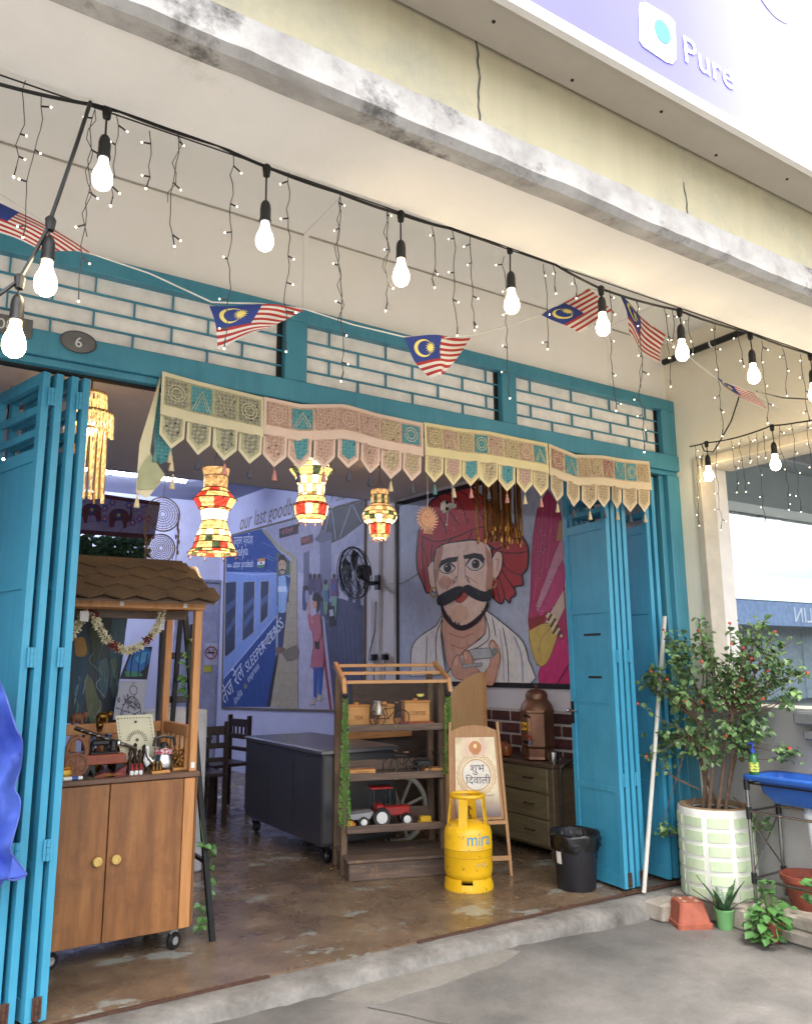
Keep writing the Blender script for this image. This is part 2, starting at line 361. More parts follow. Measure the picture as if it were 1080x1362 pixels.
# ------------------------------------------------------------------ teal transom frame with brick-pattern grille
FR = thing('shopfront_frame', 'teal painted timber shopfront frame with brick pattern grille above the opening', 'frame', (2.5, 0, 2.8))
def fbox(name, *a, m=None): return MB().rbox(*a, r=.005).build(name, m or TEAL, FR, True, smooth=False)
fbox('top_rail', -.6, -.05, 3.30, 4.85, .03, 3.386)
fbox('lintel', -.6, -.06, 2.835, 4.85, .05, 2.955)
fbox('lintel_lip', -.6, -.035, 2.80, 4.85, .06, 2.834)
for x0, x1 in ((1.66, 1.79), (3.17, 3.29), (4.70, 4.85)): fbox('mullion', x0, -.05, 2.9545, x1, .03, 3.3005)
fbox('jamb', 4.72, -.05, 0, 4.85, .06, 2.8)
fbox('jamb_edge', 4.67, -.01, 0, 4.7185, .05, 2.8)
MB().box(-.6, .012, 2.79, 4.7, .05, 2.80).build('door_track', IRON, FR, True)
MB().box(-.6, .006, 2.94, 4.85, .1, 3.36).build('backing_board', mat('white_board', 'e9e6e0', .7, var=.10, vs=9), FR, True)
bars_h = None
for x0, x1 in ((-.6, 1.66), (1.79, 3.17), (3.29, 4.70)):
    nr = 4; hz = (3.30-2.955)/nr
    for r_ in range(1, nr): MB().rbox(x0, -.010, 2.955+hz*r_-.0045, x1, .004, 2.955+hz*r_+.0045, .0015).build('grille_bar', TEAL, FR, True)
    bw = .375
    for r_ in range(nr):
        x = x0+(bw*.5 if r_ % 2 else bw*1.0)-.03
        while x < x1-.05:
            MB().rbox(x-.004, -.009, 2.955+hz*r_+.0045, x+.004, .004, 2.955+hz*(r_+1)-.0045, .001).build('grille_bar', TEAL, FR, True); x += bw
for x0 in (1.60, 3.11, 4.64): MB().box(x0+.03, -.004, 2.956, x0+.058, .0055, 3.299).build('dark_gap', BLACK, FR, True)
# number plates
def plate(cpx, rx, rz, y, s, name, label, oval=True, size=.07):
    t = thing(name, label, 'number plate', ony(*cpx, y)); PM = mat('plate_metal', '7c7c7a', .35, .7, var=.1)
    if oval:
        MB().prism([(rx*math.cos(a*math.pi/16), 0, rz*math.sin(a*math.pi/16)) for a in range(32)], (0, 1, 0), .006).build('plate', PM, t)
        m_ = MB(); m_.torus((0, 0, 0), 1, .05, 'y', 32, 5); m_.v = [Vector((p.x*rx, p.y*.06-.002, p.z*rz)) for p in m_.v]; m_.build('rim', mat('plate_rim', '57575a', .4, .6), t)
    else: MB().rbox(-rx, 0, -rz, rx, .006, rz, .002).build('plate', PM, t)
    m_ = MB(); text_mb(m_, s, (0, -.002, -size*.36), (1, 0, 0), (0, 0, 1), size, .001, align='CENTER'); m_.build('numeral', mat('numeral_white', 'd6d6d2', .5, var=.03), t)
plate((105, 455), .078, .052, -.068, '6', 'number_plate', 'oval grey metal house number plate reading 6 on the teal lintel')
plate((8, 431), .11, .045, -.075, '08', 'number_plate', 'grey rectangular number plate ending in 8 above the lintel', False)
# pipe under the walkway ceiling
p0, p1 = Vector((4.80, -.02, 3.70)), Vector((4.80, -1.47, 3.70))
pt = thing('wall_pipe', 'black pipe run along the top of the end wall', 'pipe', (4.80, -.7, 3.70))
MB().tube([p0, p1], .024, 10).build('pipe', BLACK, pt, True, smooth=True)
for y in (-.45, -1.0): MB().torus((4.80, y, 3.70), .026, .007, 'y', 12, 5).build('clip', WHITEP, pt, True)
# ------------------------------------------------------------------ opening in the end wall and the neighbour's glass shopfront beyond it
WI = thing('wall_opening_frame', 'cream painted timber frame lining the opening in the end wall', 'frame', (XW, -1.4, 1.15))
WF = mat('window_frame_paint', 'bdb4a3', .55, var=.1); WF2 = mat('window_frame_light', 'dad6d0', .5, var=.06)
MB().rbox(XW-.02, -.25, 1.15, XW+.14, -.191, 2.9, .004).build('frame', WF, WI, True)
MB().rbox(XW+.1405, -.235, 1.15, XW+.30, -.191, 2.9, .004).build('frame', WF2, WI, True)
MB().rbox(XW-.02, -2.74, 2.83, XW+.30, -.271, 2.9, .004).build('frame', WF, WI, True)
MB().rbox(XW-.14, -2.74, 1.06, XW-.009, -.86, 1.14, .012).build('sill', mat('sill_grey', '6b6d6e', .6), WI, True)
MB().rbox(XW-.12, -2.74, .97, XW-.009, -.9, 1.03, .012).build('sill', MATS['sill_grey'], WI, True)
DARKC = plaster('neighbour_ceiling', 'a5a6a5', 'b0b1b0', '949594')
struct(MB().box(5.175, -1.52, 3.6, 14, .3, 4.0).build('ceiling_neighbour', DARKC))
NS = thing('glass_shopfront', 'neighbouring glass shopfront in grey frame reflecting the street, seen past the end wall', 'shopfront', (7, -.06, -.1))
gm_, gnt, gb = _base('window_glass'); gb.inputs['Metallic'].default_value = 1; gb.inputs['Base Color'].default_value = (.66, .74, .76, 1); gb.inputs['Roughness'].default_value = .015; gb.inputs['Specular IOR Level'].default_value = 1

FRG = mat('shopfront_frame_grey', '8d9294', .4, .3)
for k in range(5): MB().box(5.18+k*1.62, -.06, .3, 5.18+(k+1)*1.62-.012, -.05, 3.1).build('pane', gm_, NS, True)
MB().rbox(5.18, -.10, 3.1, 14, -.02, 3.6, .004).build('frame', FRG, NS, True)
MB().rbox(5.18, -.10, -.1, 14, -.02, .3, .004).build('frame', FRG, NS, True)
# tyre shop across the road, seen in that glass
SH = thing('street_shop', 'tyre shop with blue canopy sign across the road', 'building', (30, -16, -.12))
MB().box(18, -24, -.12, 52, -16, 3.6).build('wall', mat('shop_white', 'b4babd', .8), SH, True)
MB().add([(17, -25, 3.7), (53, -25, 3.7), (53, -14.6, 3.7), (17, -14.6, 3.7), (17, -20, 5.6), (53, -20, 5.6)], [(0, 1, 5, 4), (3, 4, 5, 2), (1, 2, 5), (0, 4, 3), (0, 3, 2, 1)]).build('roof', mat('shop_roof', '9aa0a2', .7), SH, True)
MB().box(18, -14.7, 2.75, 52, -14.5, 3.65).build('sign_band', mat('sign_blue', '9aacce', .5), SH, True)
m_ = MB()
for k in range(4): text_mb(m_, 'MICHELIN', (24.6+6*k, -14.48, 2.9), (1, 0, 0), (0, 0, 1), .85, .002, n=(0, 1, 0))
m_.v = [Vector((76-p.x, p.y, p.z)) for p in m_.v]; m_.build('lettering', SW, SH, True)
for k in range(12):
    x0 = 18.4+k*2.8; MB().box(x0, -16.0, -.1, x0+2.3, -15.95, 2.5).build('shutter', mat('shutter_grey', 'b4bcc0', .6), SH, True)
# ------------------------------------------------------------------ folding doors
def leaf(door, near, d, wd, handle=False, slots=False, hinge=None):
    d = Vector((d[0], d[1], 0)).normalized(); nx = Vector((d.y, -d.x, 0)); t = .032
    M = Matrix(((d.x, nx.x, 0, near[0]), (d.y, nx.y, 0, near[1]), (0, 0, 1, 0), (0, 0, 0, 1)))
    mb = MB()
    for a, b_ in ((0, .042), (wd-.042, wd)): mb.box(a, -t/2, .02, b_, t/2, 2.78, 0, M)
    for z0, z1 in ((.02, .10), (.60, .635), (1.17, 1.205), (1.78, 1.815), (2.36, 2.42), (2.725, 2.78)): mb.box(.042, -t/2+.001, z0, wd-.042, t/2-.001, z1, 0, M)
    for z in (2.50, 2.61): mb.box(.042, -.008, z-.018, wd-.042, .008, z+.018, 0, M)
    L = mb.build('leaf', TEALD, door, True)
    for z0, z1 in ((.10, .60), (.635, 1.17), (1.205, 1.78), (1.815, 2.36)):
        MB().box(.042, -.007, z0, wd-.042, .007, z1, 0, M).build('panel', TEALD, L, True)
    if slots:
        MB().box(.12, -.0085, 1.625, .30, -.0072, 1.642, 0, M).box(.12, .0072, 1.625, .30, .0085, 1.642, 0, M).build('slot', BLACK, L, True)
        MB().box(.13, -.0085, 1.335, .27, -.0072, 1.35, 0, M).box(.13, .0072, 1.335, .27, .0085, 1.35, 0, M).build('slot', BLACK, L, True)
    if handle:
        h = MB(); h.box(wd-.036, -t/2-.006, 1.02, wd-.006, -t/2-.001, 1.17, 0, M).build('handle_plate', IRON, L, True)
        h = MB(); p = [M @ Vector(q) for q in ((wd-.02, -t/2-.004, 1.11), (wd-.02, -t/2-.045, 1.11), (wd-.05, -t/2-.05, 1.11), (wd-.12, -t/2-.045, 1.105))]
        h.tube(p, .007, 8).ball(p[1], .016).build('handle', STEEL, L, True, smooth=True)
    if hinge:
        for z in (2.66, 1.48, .68, .07):
            m_ = MB()
            for k in range(3): m_.lathe([(.008, k*.028), (.008, k*.028+.026)], (near[0]+hinge, near[1]-.012, z-.04), 8)
            m_.box(near[0]+.010, near[1]-.008, z-.04, near[0]+hinge*2-.010, near[1]-.003, z+.045)
            m_.build('hinge', TEALD if z > .1 else RUST, L, True)
    return L
FD = thing('folding_door', 'teal folding metal door stacked open beside the wooden cart', 'door', (.55, .2, 0))
for i, x in enumerate((.50, .557, .622, .675)):
    leaf(FD, (x, .0), (-.14, .47), .50, hinge=(.028 if i in (0, 2) else None))
FD = thing('folding_door', 'teal folding metal door stacked open behind the black bin, with lever handle', 'door', (4.3, .2, 0))
for i, x in enumerate((4.115, 4.17, 4.225, 4.28)):
    leaf(FD, (x, .0), (.05, .47), .47, handle=(i == 0), slots=(i == 0), hinge=(.027 if i in (0, 2) else None))
for i, x in enumerate((4.53, 4.60)): leaf(FD, (x, .0), (.05, .47), .44)
# ------------------------------------------------------------------ festoon bulbs
BULB_ON = glow('bulb_lit', (1, .78, .46), 9); BULB_OFF = glow('bulb_dim', (1, .95, .9), .5, 'e0e0de')
def festoon(name, label, pts, bulbs, r=.006):
    t = thing(name, label, 'string lights', bulbs[0][0])
    cab = []
    for a, b_ in zip(pts, pts[1:]):
        a, b_ = Vector(a), Vector(b_)
        for k in range(6): u = k/6; cab.append(a.lerp(b_, u)-Vector((0, 0, .05*(b_-a).length*4*u*(1-u)*.35)))
    cab.append(Vector(pts[-1])); MB().tube(cab, r, 6).build('cable', BLACK, t, True, smooth=True)
    for top, cord, lit in bulbs:
        x, y, z = top; m_ = MB(); m_.lathe([(.011, .012), (.016, .004), (.012, -.03), (.004, -.035)], top, 8)
        m_.tube([(x, y, z-.03), (x+jit(.004), y+jit(.004), z-cord)], .0035, 5)
        zb = z-cord; m_.lathe([(.006, .012), (.012, .006), (.0165, -.004), (.0185, -.02), (.0185, -.055), (.0205, -.06), (.0205, -.068), (.015, -.069)], (x, y, zb), 14)
        s_ = m_.build('socket', BLACK, t, True, smooth=True)
        b = MB(); b.lathe([(.0145, -.068), (.0155, -.085), (.021, -.102), (.028, -.118), (.0315, -.136), (.0305, -.152), (.024, -.166), (.013, -.174), (.002, -.176)], (x, y, zb), 18)
        b.build('bulb', BULB_ON if lit else BULB_OFF, s_, True, smooth='all')
    return t
YB = -1.47
def bx(px, py): return ony(px, py, YB)
random.seed(5)
festoon('festoon_light', 'black cable of globe bulbs hung along the inner edge of the walkway beam',
    [bx(-60, 95), bx(0, 112), bx(128, 140), bx(160, 148), bx(290, 193), bx(355, 222), bx(450, 256), bx(533, 285), bx(600, 304), bx(678, 328), bx(735, 350), bx(799, 384), bx(900, 412), bx(995, 442), bx(1075, 470), bx(1130, 492)],
    [(bx(143, 146), .10, False), (bx(355, 224), .135, False), (bx(533, 285), .12, True), (bx(678, 328), .125, True), (bx(799, 384), .05, True), (bx(903, 413), .085, True), (bx(997, 444), .10, True), (bx(1077, 472), .10, True)])
YL = -1.46
def lx(px, py, y=YL): return ony(px, py, y)
festoon('festoon_light', 'slanting black cable with two lit bulbs in front of the door lintel', [ony(121, 135, -1.5), lx(70, 285), lx(66, 300), lx(26, 372), lx(-20, 405), lx(-60, 425)],
    [(lx(68, 294), .06, True), (lx(27, 371), .06, True), (lx(-12, 400), .12, False)])
def wx_(px, py, X=4.72): return onx(px, py, X)
festoon('festoon_light', 'black cable with two lit bulbs strung above the end wall window', [wx_(917, 594), wx_(938, 589), wx_(975, 583), wx_(1026, 566), wx_(1060, 562), wx_(1110, 552)],
    [(wx_(939, 589), .10, True), (wx_(1026, 567), .12, True), (wx_(1105, 553), .1, True)], .005)
ct = tag(MB().tube([wx_(985, 520), wx_(972, 560), wx_(957, 587), wx_(948, 601), wx_(936, 600), wx_(933, 592)], .005, 6).build('loose_cable', BLACK, smooth=True), 'loose black cable drooping and looped over the window festoon', 'cable')
tag(MB().tube([ony(1005, 520, -1.3), ony(1040, 529, -1.3), ony(1075, 531, -1.3), ony(1110, 528, -1.3)], .004, 6).build('loose_cable', BLACK, smooth=True), 'short black cable sagging beside the end wall under the ceiling pipe', 'cable')
# ------------------------------------------------------------------ icicle fairy lights
LED = glow('led_lit', (1, .82, .55), 2.2); LED.cycles.emission_sampling = 'NONE'; WIRE = mat('fairy_wire', '24211f', .6)
def drop(par, top, length, seed, two=False):
    random.seed(seed); x, y, z = top; pts = []; n = max(4, int(length/.035)); dx = dy = 0
    for i in range(n+1):
        pts.append(Vector((x+dx, y+dy, z-length*i/n))); dx = dx*.75+jit(.009); dy = dy*.75+jit(.007)
    m_ = MB().tube(pts, .0016, 4)
    if two: m_.tube([p+Vector((.012*math.sin(i*1.7), .006, 0)) for i, p in enumerate(pts[:max(3, int(n*.75))])], .0014, 4)
    leds = MB(); k = 1+random.random()
    while k < n:
        p = pts[int(k)]; s_ = random.choice((-1, 1)); q = p+Vector((s_*random.uniform(.012, .024), jit(.01), -random.uniform(-.004, .014)))
        m_.tube([p, q], .0028, 4); leds.ball(q+(q-p)*.25, .0029, 6, 4); k += random.uniform(2.2, 4.4)
    leds.ball(pts[-1], .0034, 6, 4); m_.tube([pts[-2], pts[-1]], .0026, 4)
    d = m_.build('drop_wire', WIRE, par, True); stuff(leds.build('led', LED, d, True)); return d
IC = thing('icicle_light', 'icicle fairy light string with dark wires dangling along the beam', 'fairy lights', (2, YB, 3.1))
drops = [(35, 105, 238, 0), (56, 126, 320, 0), (128, 142, 404, 1), (156, 150, 278, 0), (200, 172, 250, 0), (237, 172, 327, 1), (312, 205, 467, 0), (386, 228, 467, 0), (455, 256, 505, 1), (517, 274, 412, 1), (576, 300, 382, 0), (603, 305, 445, 0), (627, 312, 438, 0), (672, 340, 528, 0), (724, 350, 462, 0), (737, 352, 388, 0), (765, 368, 395, 0), (812, 385, 544, 0), (848, 398, 598, 1), (884, 408, 512, 0), (895, 410, 460, 0), (918, 416, 468, 0), (952, 428, 576, 0), (982, 438, 486, 0), (1014, 452, 560, 0), (1042, 462, 524, 0), (1066, 470, 560, 0)]
for i, (px, a, b_, tw) in enumerate(drops):
    p = bx(px, a); q = bx(px, b_); drop(IC, p+Vector((0, .008, .0)), p.z-q.z, 100+i, tw)
MB().tube([bx(px, 96+.345*px*1.0)+Vector((0, .012, 0)) for px in range(-40, 1120, 40)], .0028, 5).build('lead_wire', WIRE, IC, True)
IC2 = thing('icicle_light', 'fairy light drops hanging in front of the end wall window', 'fairy lights', (4.7, -.8, 2.8))
for i, (px, a, b_) in enumerate([(924, 592, 700), (952, 588, 706), (972, 586, 656), (985, 584, 655), (1006, 576, 698), (1015, 574, 610), (1036, 566, 680), (1052, 564, 683), (1074, 560, 640), (934, 600, 640), (995, 580, 616)]):
    p = wx_(px, a, 4.715); q = wx_(px, b_, 4.715); drop(IC2, p, p.z-q.z, 300+i)
# ------------------------------------------------------------------ flag bunting
FRED, FWH, FBL, FYE = mat('flag_red', 'a8322f', .8, var=.06), mat('flag_white', 'd9d4cd', .8, var=.04), mat('flag_blue', '2c3f86', .8, var=.06), mat('flag_yellow', 'e6d77a', .8, var=.04)
BU = thing('flag_bunting', 'string of small red, white and blue striped flags with crescent and star', 'bunting', (1.6, -.9, 2.9))
def flag(c, y=-.9, sag=.01, seed=1):
    P = [ony(px, py, y) for px, py in c]
    def S(u, v, o=0):
        p = P[0].lerp(P[1], u).lerp(P[3].lerp(P[2], u), v); return p+Vector((0, sag*math.sin(u*6+seed)*1.6+sag*math.sin(v*5+u*3+seed*2)-o, 0))
    mb = MB(); nu, nv = 16, 14; vs = [S(i/nu, j/nv) for j in range(nv+1) for i in range(nu+1)]
    mb.v = vs
    for j in range(nv):
        for i in range(nu):
            k = j*(nu+1)+i; mb.f.append((k, k+1, k+nu+2, k+nu+1)); mb.m.append(2 if (i < 8 and j < 8) else (0 if j % 2 == 0 else 1))
    f = mb.build('flag', [FRED, FWH, FBL], BU, True, smooth='all')
    e = MB()
    for o in (.002, -.002):
        cres = [(.2+.13*math.cos(a), .285+.20*math.sin(a)) for a in [R(35+i*290/18) for i in range(19)]]
        inn = [(.225+.105*math.cos(a), .285+.165*math.sin(a)) for a in [R(325-i*290/18) for i in range(19)]]
        out = [S(u, v, o) for u, v in cres]; iin = [S(u, v, o) for u, v in inn[::-1]]
        for k in range(18): e.add([out[k], out[k+1], iin[k+1], iin[k]], [(0, 1, 2, 3)])
        star = [(.31+(.085 if k % 2 == 0 else .04)*math.cos(k*math.pi/14), .285+(.15 if k % 2 == 0 else .07)*math.sin(k*math.pi/14)) for k in range(28)]
        ctr = S(.31, .285, o*1.2); sp = [S(u, v, o) for u, v in star]
        for k in range(28): e.add([ctr, sp[k], sp[(k+1) % 28]], [(0, 1, 2)])
    e.build('crescent_star', FYE, f, True)
flag([(-75, 222), (121, 337), (52, 330), (-60, 285)], seed=.4)
flag([(282, 403), (405, 412), (350, 438), (294, 461)], seed=1.2, sag=.014)
flag([(537, 449), (632, 446), (590, 500), (573, 503)], seed=2.5, sag=.016)
flag([(719, 418), (781, 385), (818, 414), (768, 444)], seed=3.6)
flag([(822, 391), (881, 447), (874, 485), (836, 445)], seed=4.3)
flag([(950, 502), (1003, 524), (1018, 546), (972, 522)], seed=5.5, sag=.006)
flag([(1066, 562), (1120, 585), (1110, 630), (1080, 596)], seed=6.5)
sp = [(-90, 214), (0, 258), (121, 337), (200, 364), (282, 402), (345, 404), (405, 411), (470, 432), (537, 448), (585, 450), (632, 445), (680, 432), (719, 418), (783, 384), (822, 391), (881, 447), (950, 502), (1003, 524), (1035, 543), (1066, 562), (1120, 584)]
MB().tube([ony(x, y, -.9) for x, y in sp], .0035, 5).build('cord', mat('white_cord', 'd8d6d0', .7), BU, True)
# ------------------------------------------------------------------ embroidered door valances
def cloth(name, c, var=.1):
    if name in MATS: return MATS[name]
    m, nt, b = _base(name); v = mapping(nt, (1, 1, 1)); vo = N(nt, 'ShaderNodeTexVoronoi', Scale=85.0); nt.links.new(v, vo.inputs['Vector'])
    base = lin(c); f = noise(nt, v, 45, 4)
    col = ramp(nt, f, ((.32, tuple(x*(1-3*var) for x in base)), (.62, base)))
    col = mixc(nt, ramp(nt, vo.outputs['Distance'], ((.16, (1, 1, 1)), (.22, (0, 0, 0)))), col, tuple(x*.35 for x in base))
    nt.links.new(col, b.inputs['Base Color']); b.inputs['Roughness'].default_value = .9; bump(nt, b, vo.outputs['Distance'], .5, .004); return m
def embroid(name, bg_, fg, dots):
    if name in MATS: return MATS[name]
    m, nt, b = _base(name); v = mapping(nt, (1, 1, 1)); w1 = N(nt, 'ShaderNodeTexMagic', turbulence_depth=3, Scale=34.0, Distortion=1.6); nt.links.new(v, w1.inputs['Vector'])
    col = mixc(nt, ramp(nt, w1.outputs['Fac'], ((.4, (0, 0, 0)), (.55, (1, 1, 1)))), bg_, fg)
    vo = N(nt, 'ShaderNodeTexVoronoi', Scale=30.0); nt.links.new(v, vo.inputs['Vector'])
    col = mixc(nt, ramp(nt, vo.outputs['Distance'], ((.13, (1, 1, 1)), (.18, (0, 0, 0)))), col, dots)
    nt.links.new(col, b.inputs['Base Color']); b.inputs['Roughness'].default_value = .85; bump(nt, b, w1.outputs['Fac'], .5, .004); return m
TEALC = embroid('cloth_teal', '3f7f86', '5a9296', '1f4a50'); TASC = {'g': mat('tassel_grey', '4c4f5c', .9), 'p': mat('tassel_pink', 'c98a80', .9), 'c': mat('tassel_cream', 'd0bd98', .9), 't': mat('tassel_teal', '5f8c86', .9)}
def valance(label, top, bot_off, base, trim, patches, pend, tass, seed, lead=0):
    """top: px points of the upper hem; the band hangs from it as real cloth in front of the lintel"""
    random.seed(seed)
    P = [ony(px, py, -.075) for px, py in top]; x0, x1 = P[0].x, P[-1].x
    def zt(x):
        for a, b_ in zip(P, P[1:]):
            if x <= b_.x or b_ is P[-1]: u = (x-a.x)/(b_.x-a.x); return a.z+(b_.z-a.z)*u
    def yy(x, d): return -.078-.010*math.sin(x*9+seed)*(d*4+.2)-d*.03
    V = thing('door_valance', label, 'valance', (x0, -.08, P[0].z), group='embroidered valances over the door opening')
    H = bot_off; wdt = x1-x0
    def strip(xa, xb, da, db, off, nx=10):
        m_ = MB(); rows = []
        for i in range(nx+1):
            x = xa+(xb-xa)*i/nx; rows.append([(x, yy(x, da)-off, zt(x)-da), (x, yy(x, (da+db)/2)-off, zt(x)-(da+db)/2), (x, yy(x, db)-off, zt(x)-db)])
        return m_.rings(rows, False, 0, False)
    band = strip(x0, x1, 0, H, 0, 24).build('band', base, V, True, smooth='all')
    strip(x0, x1, H-.055, H-.004, .003, 24).build('lower_trim', trim, band, True, smooth='all')
    strip(x0, x1, .0, .02, .003, 24).build('upper_trim', trim, band, True, smooth='all')
    for e0, e1 in ((x0, x0+.014), (x1-.014, x1)): strip(e0, e1, .02, H-.055, .003, 2).build('side_trim', trim, band, True)
    n = len(patches); cw = (wdt-.03)/n
    for i, pm in enumerate(patches):
        xa = x0+.015+cw*i+.010; xb = xa+cw-.020
        pb = strip(xa, xb, .030, H-.064, .004, 5).build('patch', pm, V, True, smooth='all')
        s_ = MB(); cx, cz_ = (xa+xb)/2, (.03+H-.064)/2                      # raised stitching: ring, chevron or frame
        def q(x, d): return Vector((x, yy(x, d)-.006, zt(x)-d))
        if i % 3 == 0:
            for rr in (.026, .042): s_.tube([q(cx+rr*math.cos(a*.524), cz_+rr*math.sin(a*.524)) for a in range(13)], .0022, 4)
        elif i % 3 == 1: s_.tube([q(xa+.006, H-.07), q(cx, .05), q(xb-.006, H-.07)], .0024, 4); s_.tube([q(xa+.02, H-.07), q(cx, .075), q(xb-.02, H-.07)], .002, 4)
        else: s_.tube([q(xa+.006, .036), q(cx, H-.085), q(xb-.006, .036)], .0024, 4)
        s_.build('stitching', trim, pb, True)
    m = len(pend); pw = wdt/m
    for i in range(m):
        cx = x0+pw*(i+.5); hw = pw*.45; zt0 = H-.007; L1 = .10+jit(.006); L2 = L1+.062; tw = jit(.012)
        def sh(k, off): 
            return [(cx-hw*k, yy(cx-hw, H)+.004-off+tw, zt(cx-hw)-zt0), (cx+hw*k, yy(cx+hw, H)+.004-off-tw, zt(cx+hw)-zt0), (cx+hw*k, yy(cx+hw, H)+.01-off-tw, zt(cx+hw)-zt0-L1*(.5+.5*k)), (cx, yy(cx, H)+.012-off, zt(cx)-zt0-L2*(.25+.75*k)), (cx-hw*k, yy(cx-hw, H)+.01-off+tw, zt(cx-hw)-zt0-L1*(.5+.5*k))]
        pd = MB().prism(sh(1, 0), (0, 1, 0), .002).build('pendant', trim, V, True)
        MB().prism(sh(.80, .0026), (0, 1, 0), .002).build('panel', base, pd, True)
        MB().prism(sh(.62, .0046), (0, 1, 0), .0018).build('patch', pend[i], pd, True)
        tm = TASC[tass[i % len(tass)]]; tip = Vector(sh(1, 0)[3]); t_ = MB()
        t_.tube([tip+Vector((0, 0, .004)), tip-Vector((0, 0, .018))], .0016, 4); a0 = tip-Vector((jit(.004), 0, .016))
        t_.lathe([(.004, 0), (.0075, -.008), (.006, -.014), (.009, -.022), (.0145, -.052), (.013, -.056)], a0, 9); t_.build('tassel', tm, pd, True, smooth=True)
    return V
E1, E2, E3, E4 = embroid('emb_olive', 'a09f86', '7a7767', '2f2b28'), embroid('emb_rose', 'c2a18d', 'a3877a', '3a302c'), embroid('emb_sand', 'bfae8c', '9d8d70', '4a3b30'), embroid('emb_beige', 'b8a37f', '9a866a', '6b5640')
E5 = embroid('emb_maroon', '8a4f50', 'a98873', '3b2224')
valance('pale green embroidered valance with teal square, its loose end folded back', [(216, 494), (262, 507), (305, 518), (350, 529)], .222, cloth('cloth_green', 'b3b08c'), mat('trim_green', 'cfc6a5', .9, var=.06), [E1, TEALC, E1, E1], [E1, E1, E1, E1], 'cgpg', 1)
valance('rose pink embroidered valance between the pale green and yellow ones', [(351, 528), (400, 538), (458, 538), (500, 550), (562, 563)], .205, cloth('cloth_rose', 'cdac98'), mat('trim_rose', 'd9c0af', .9, var=.05), [E2, TEALC, E2, E2, E2, E3, TEALC], [E2, TEALC, E2, TEALC, E2, E3, E3], 'pgpggcg', 2)
valance('yellow bordered embroidered valance above the gold tassel lamp', [(563, 562), (610, 570), (650, 574), (690, 583), (727, 590)], .205, cloth('cloth_yellow', 'cfbc90'), mat('trim_yellow', 'dccd9c', .9, var=.05), [E3, E2, E3, TEALC, E2, E3, E2, TEALC], [E3, E2, TEALC, E3, TEALC, E2, E3], 'tcpgpcp', 3)
valance('beige embroidered valance with green patches beside the door jamb', [(729, 590), (765, 605), (800, 606), (830, 611), (862, 614)], .215, cloth('cloth_beige', 'c8b391'), mat('trim_beige', 'd4c1a0', .9, var=.05), [E5, TEALC, E4, E4, E5, TEALC, TEALC, E4], [E4, E4, E4, E4, E4, E4, E4], 'cgcgcgc', 4)
# the green valance's loose end, folded back and hanging
fe = thing('valance_tail', 'loose end of the pale green valance, folded back and dangling with tassels', 'valance', ony(215, 500, -.05))
a = [ony(*p, -.05) for p in ((216, 494), (213, 500), (186, 590), (181, 655), (183, 662), (196, 663), (216, 640), (207, 620), (200, 600), (204, 560))]
MB().prism(a[:2]+[a[8], a[7], a[6], a[5], a[3], a[2]], (0, 1, 0), .003).build('fold', MATS['trim_green'], fe, True)
b_ = [ony(*p, -.02) for p in ((212, 520), (205, 560), (206, 600), (213, 618), (229, 610), (230, 590), (222, 560), (216, 530))]
MB().prism(b_, (0, 1, 0), .003).build('inner_fold', TEALC, fe, True)
c_ = [ony(*p, -.06) for p in ((201, 604), (220, 632), (207, 650), (184, 651), (185, 628), (194, 612))]
MB().prism(c_, (0, 1, 0), .003).build('flap', mat('trim_olive', 'a3a481', .9), fe, True)
for px, py, k in ((183, 660, 'c'), (229, 612, 'c'), (230, 636, 'c'), (207, 600, 't')):
    t_ = MB(); p = ony(px, py, -.062); t_.lathe([(.003, .02), (.004, 0), (.007, -.008), (.009, -.022), (.014, -.05), (.012, -.055)], p, 9); t_.build('tassel', TASC[k], fe, True, smooth=True)
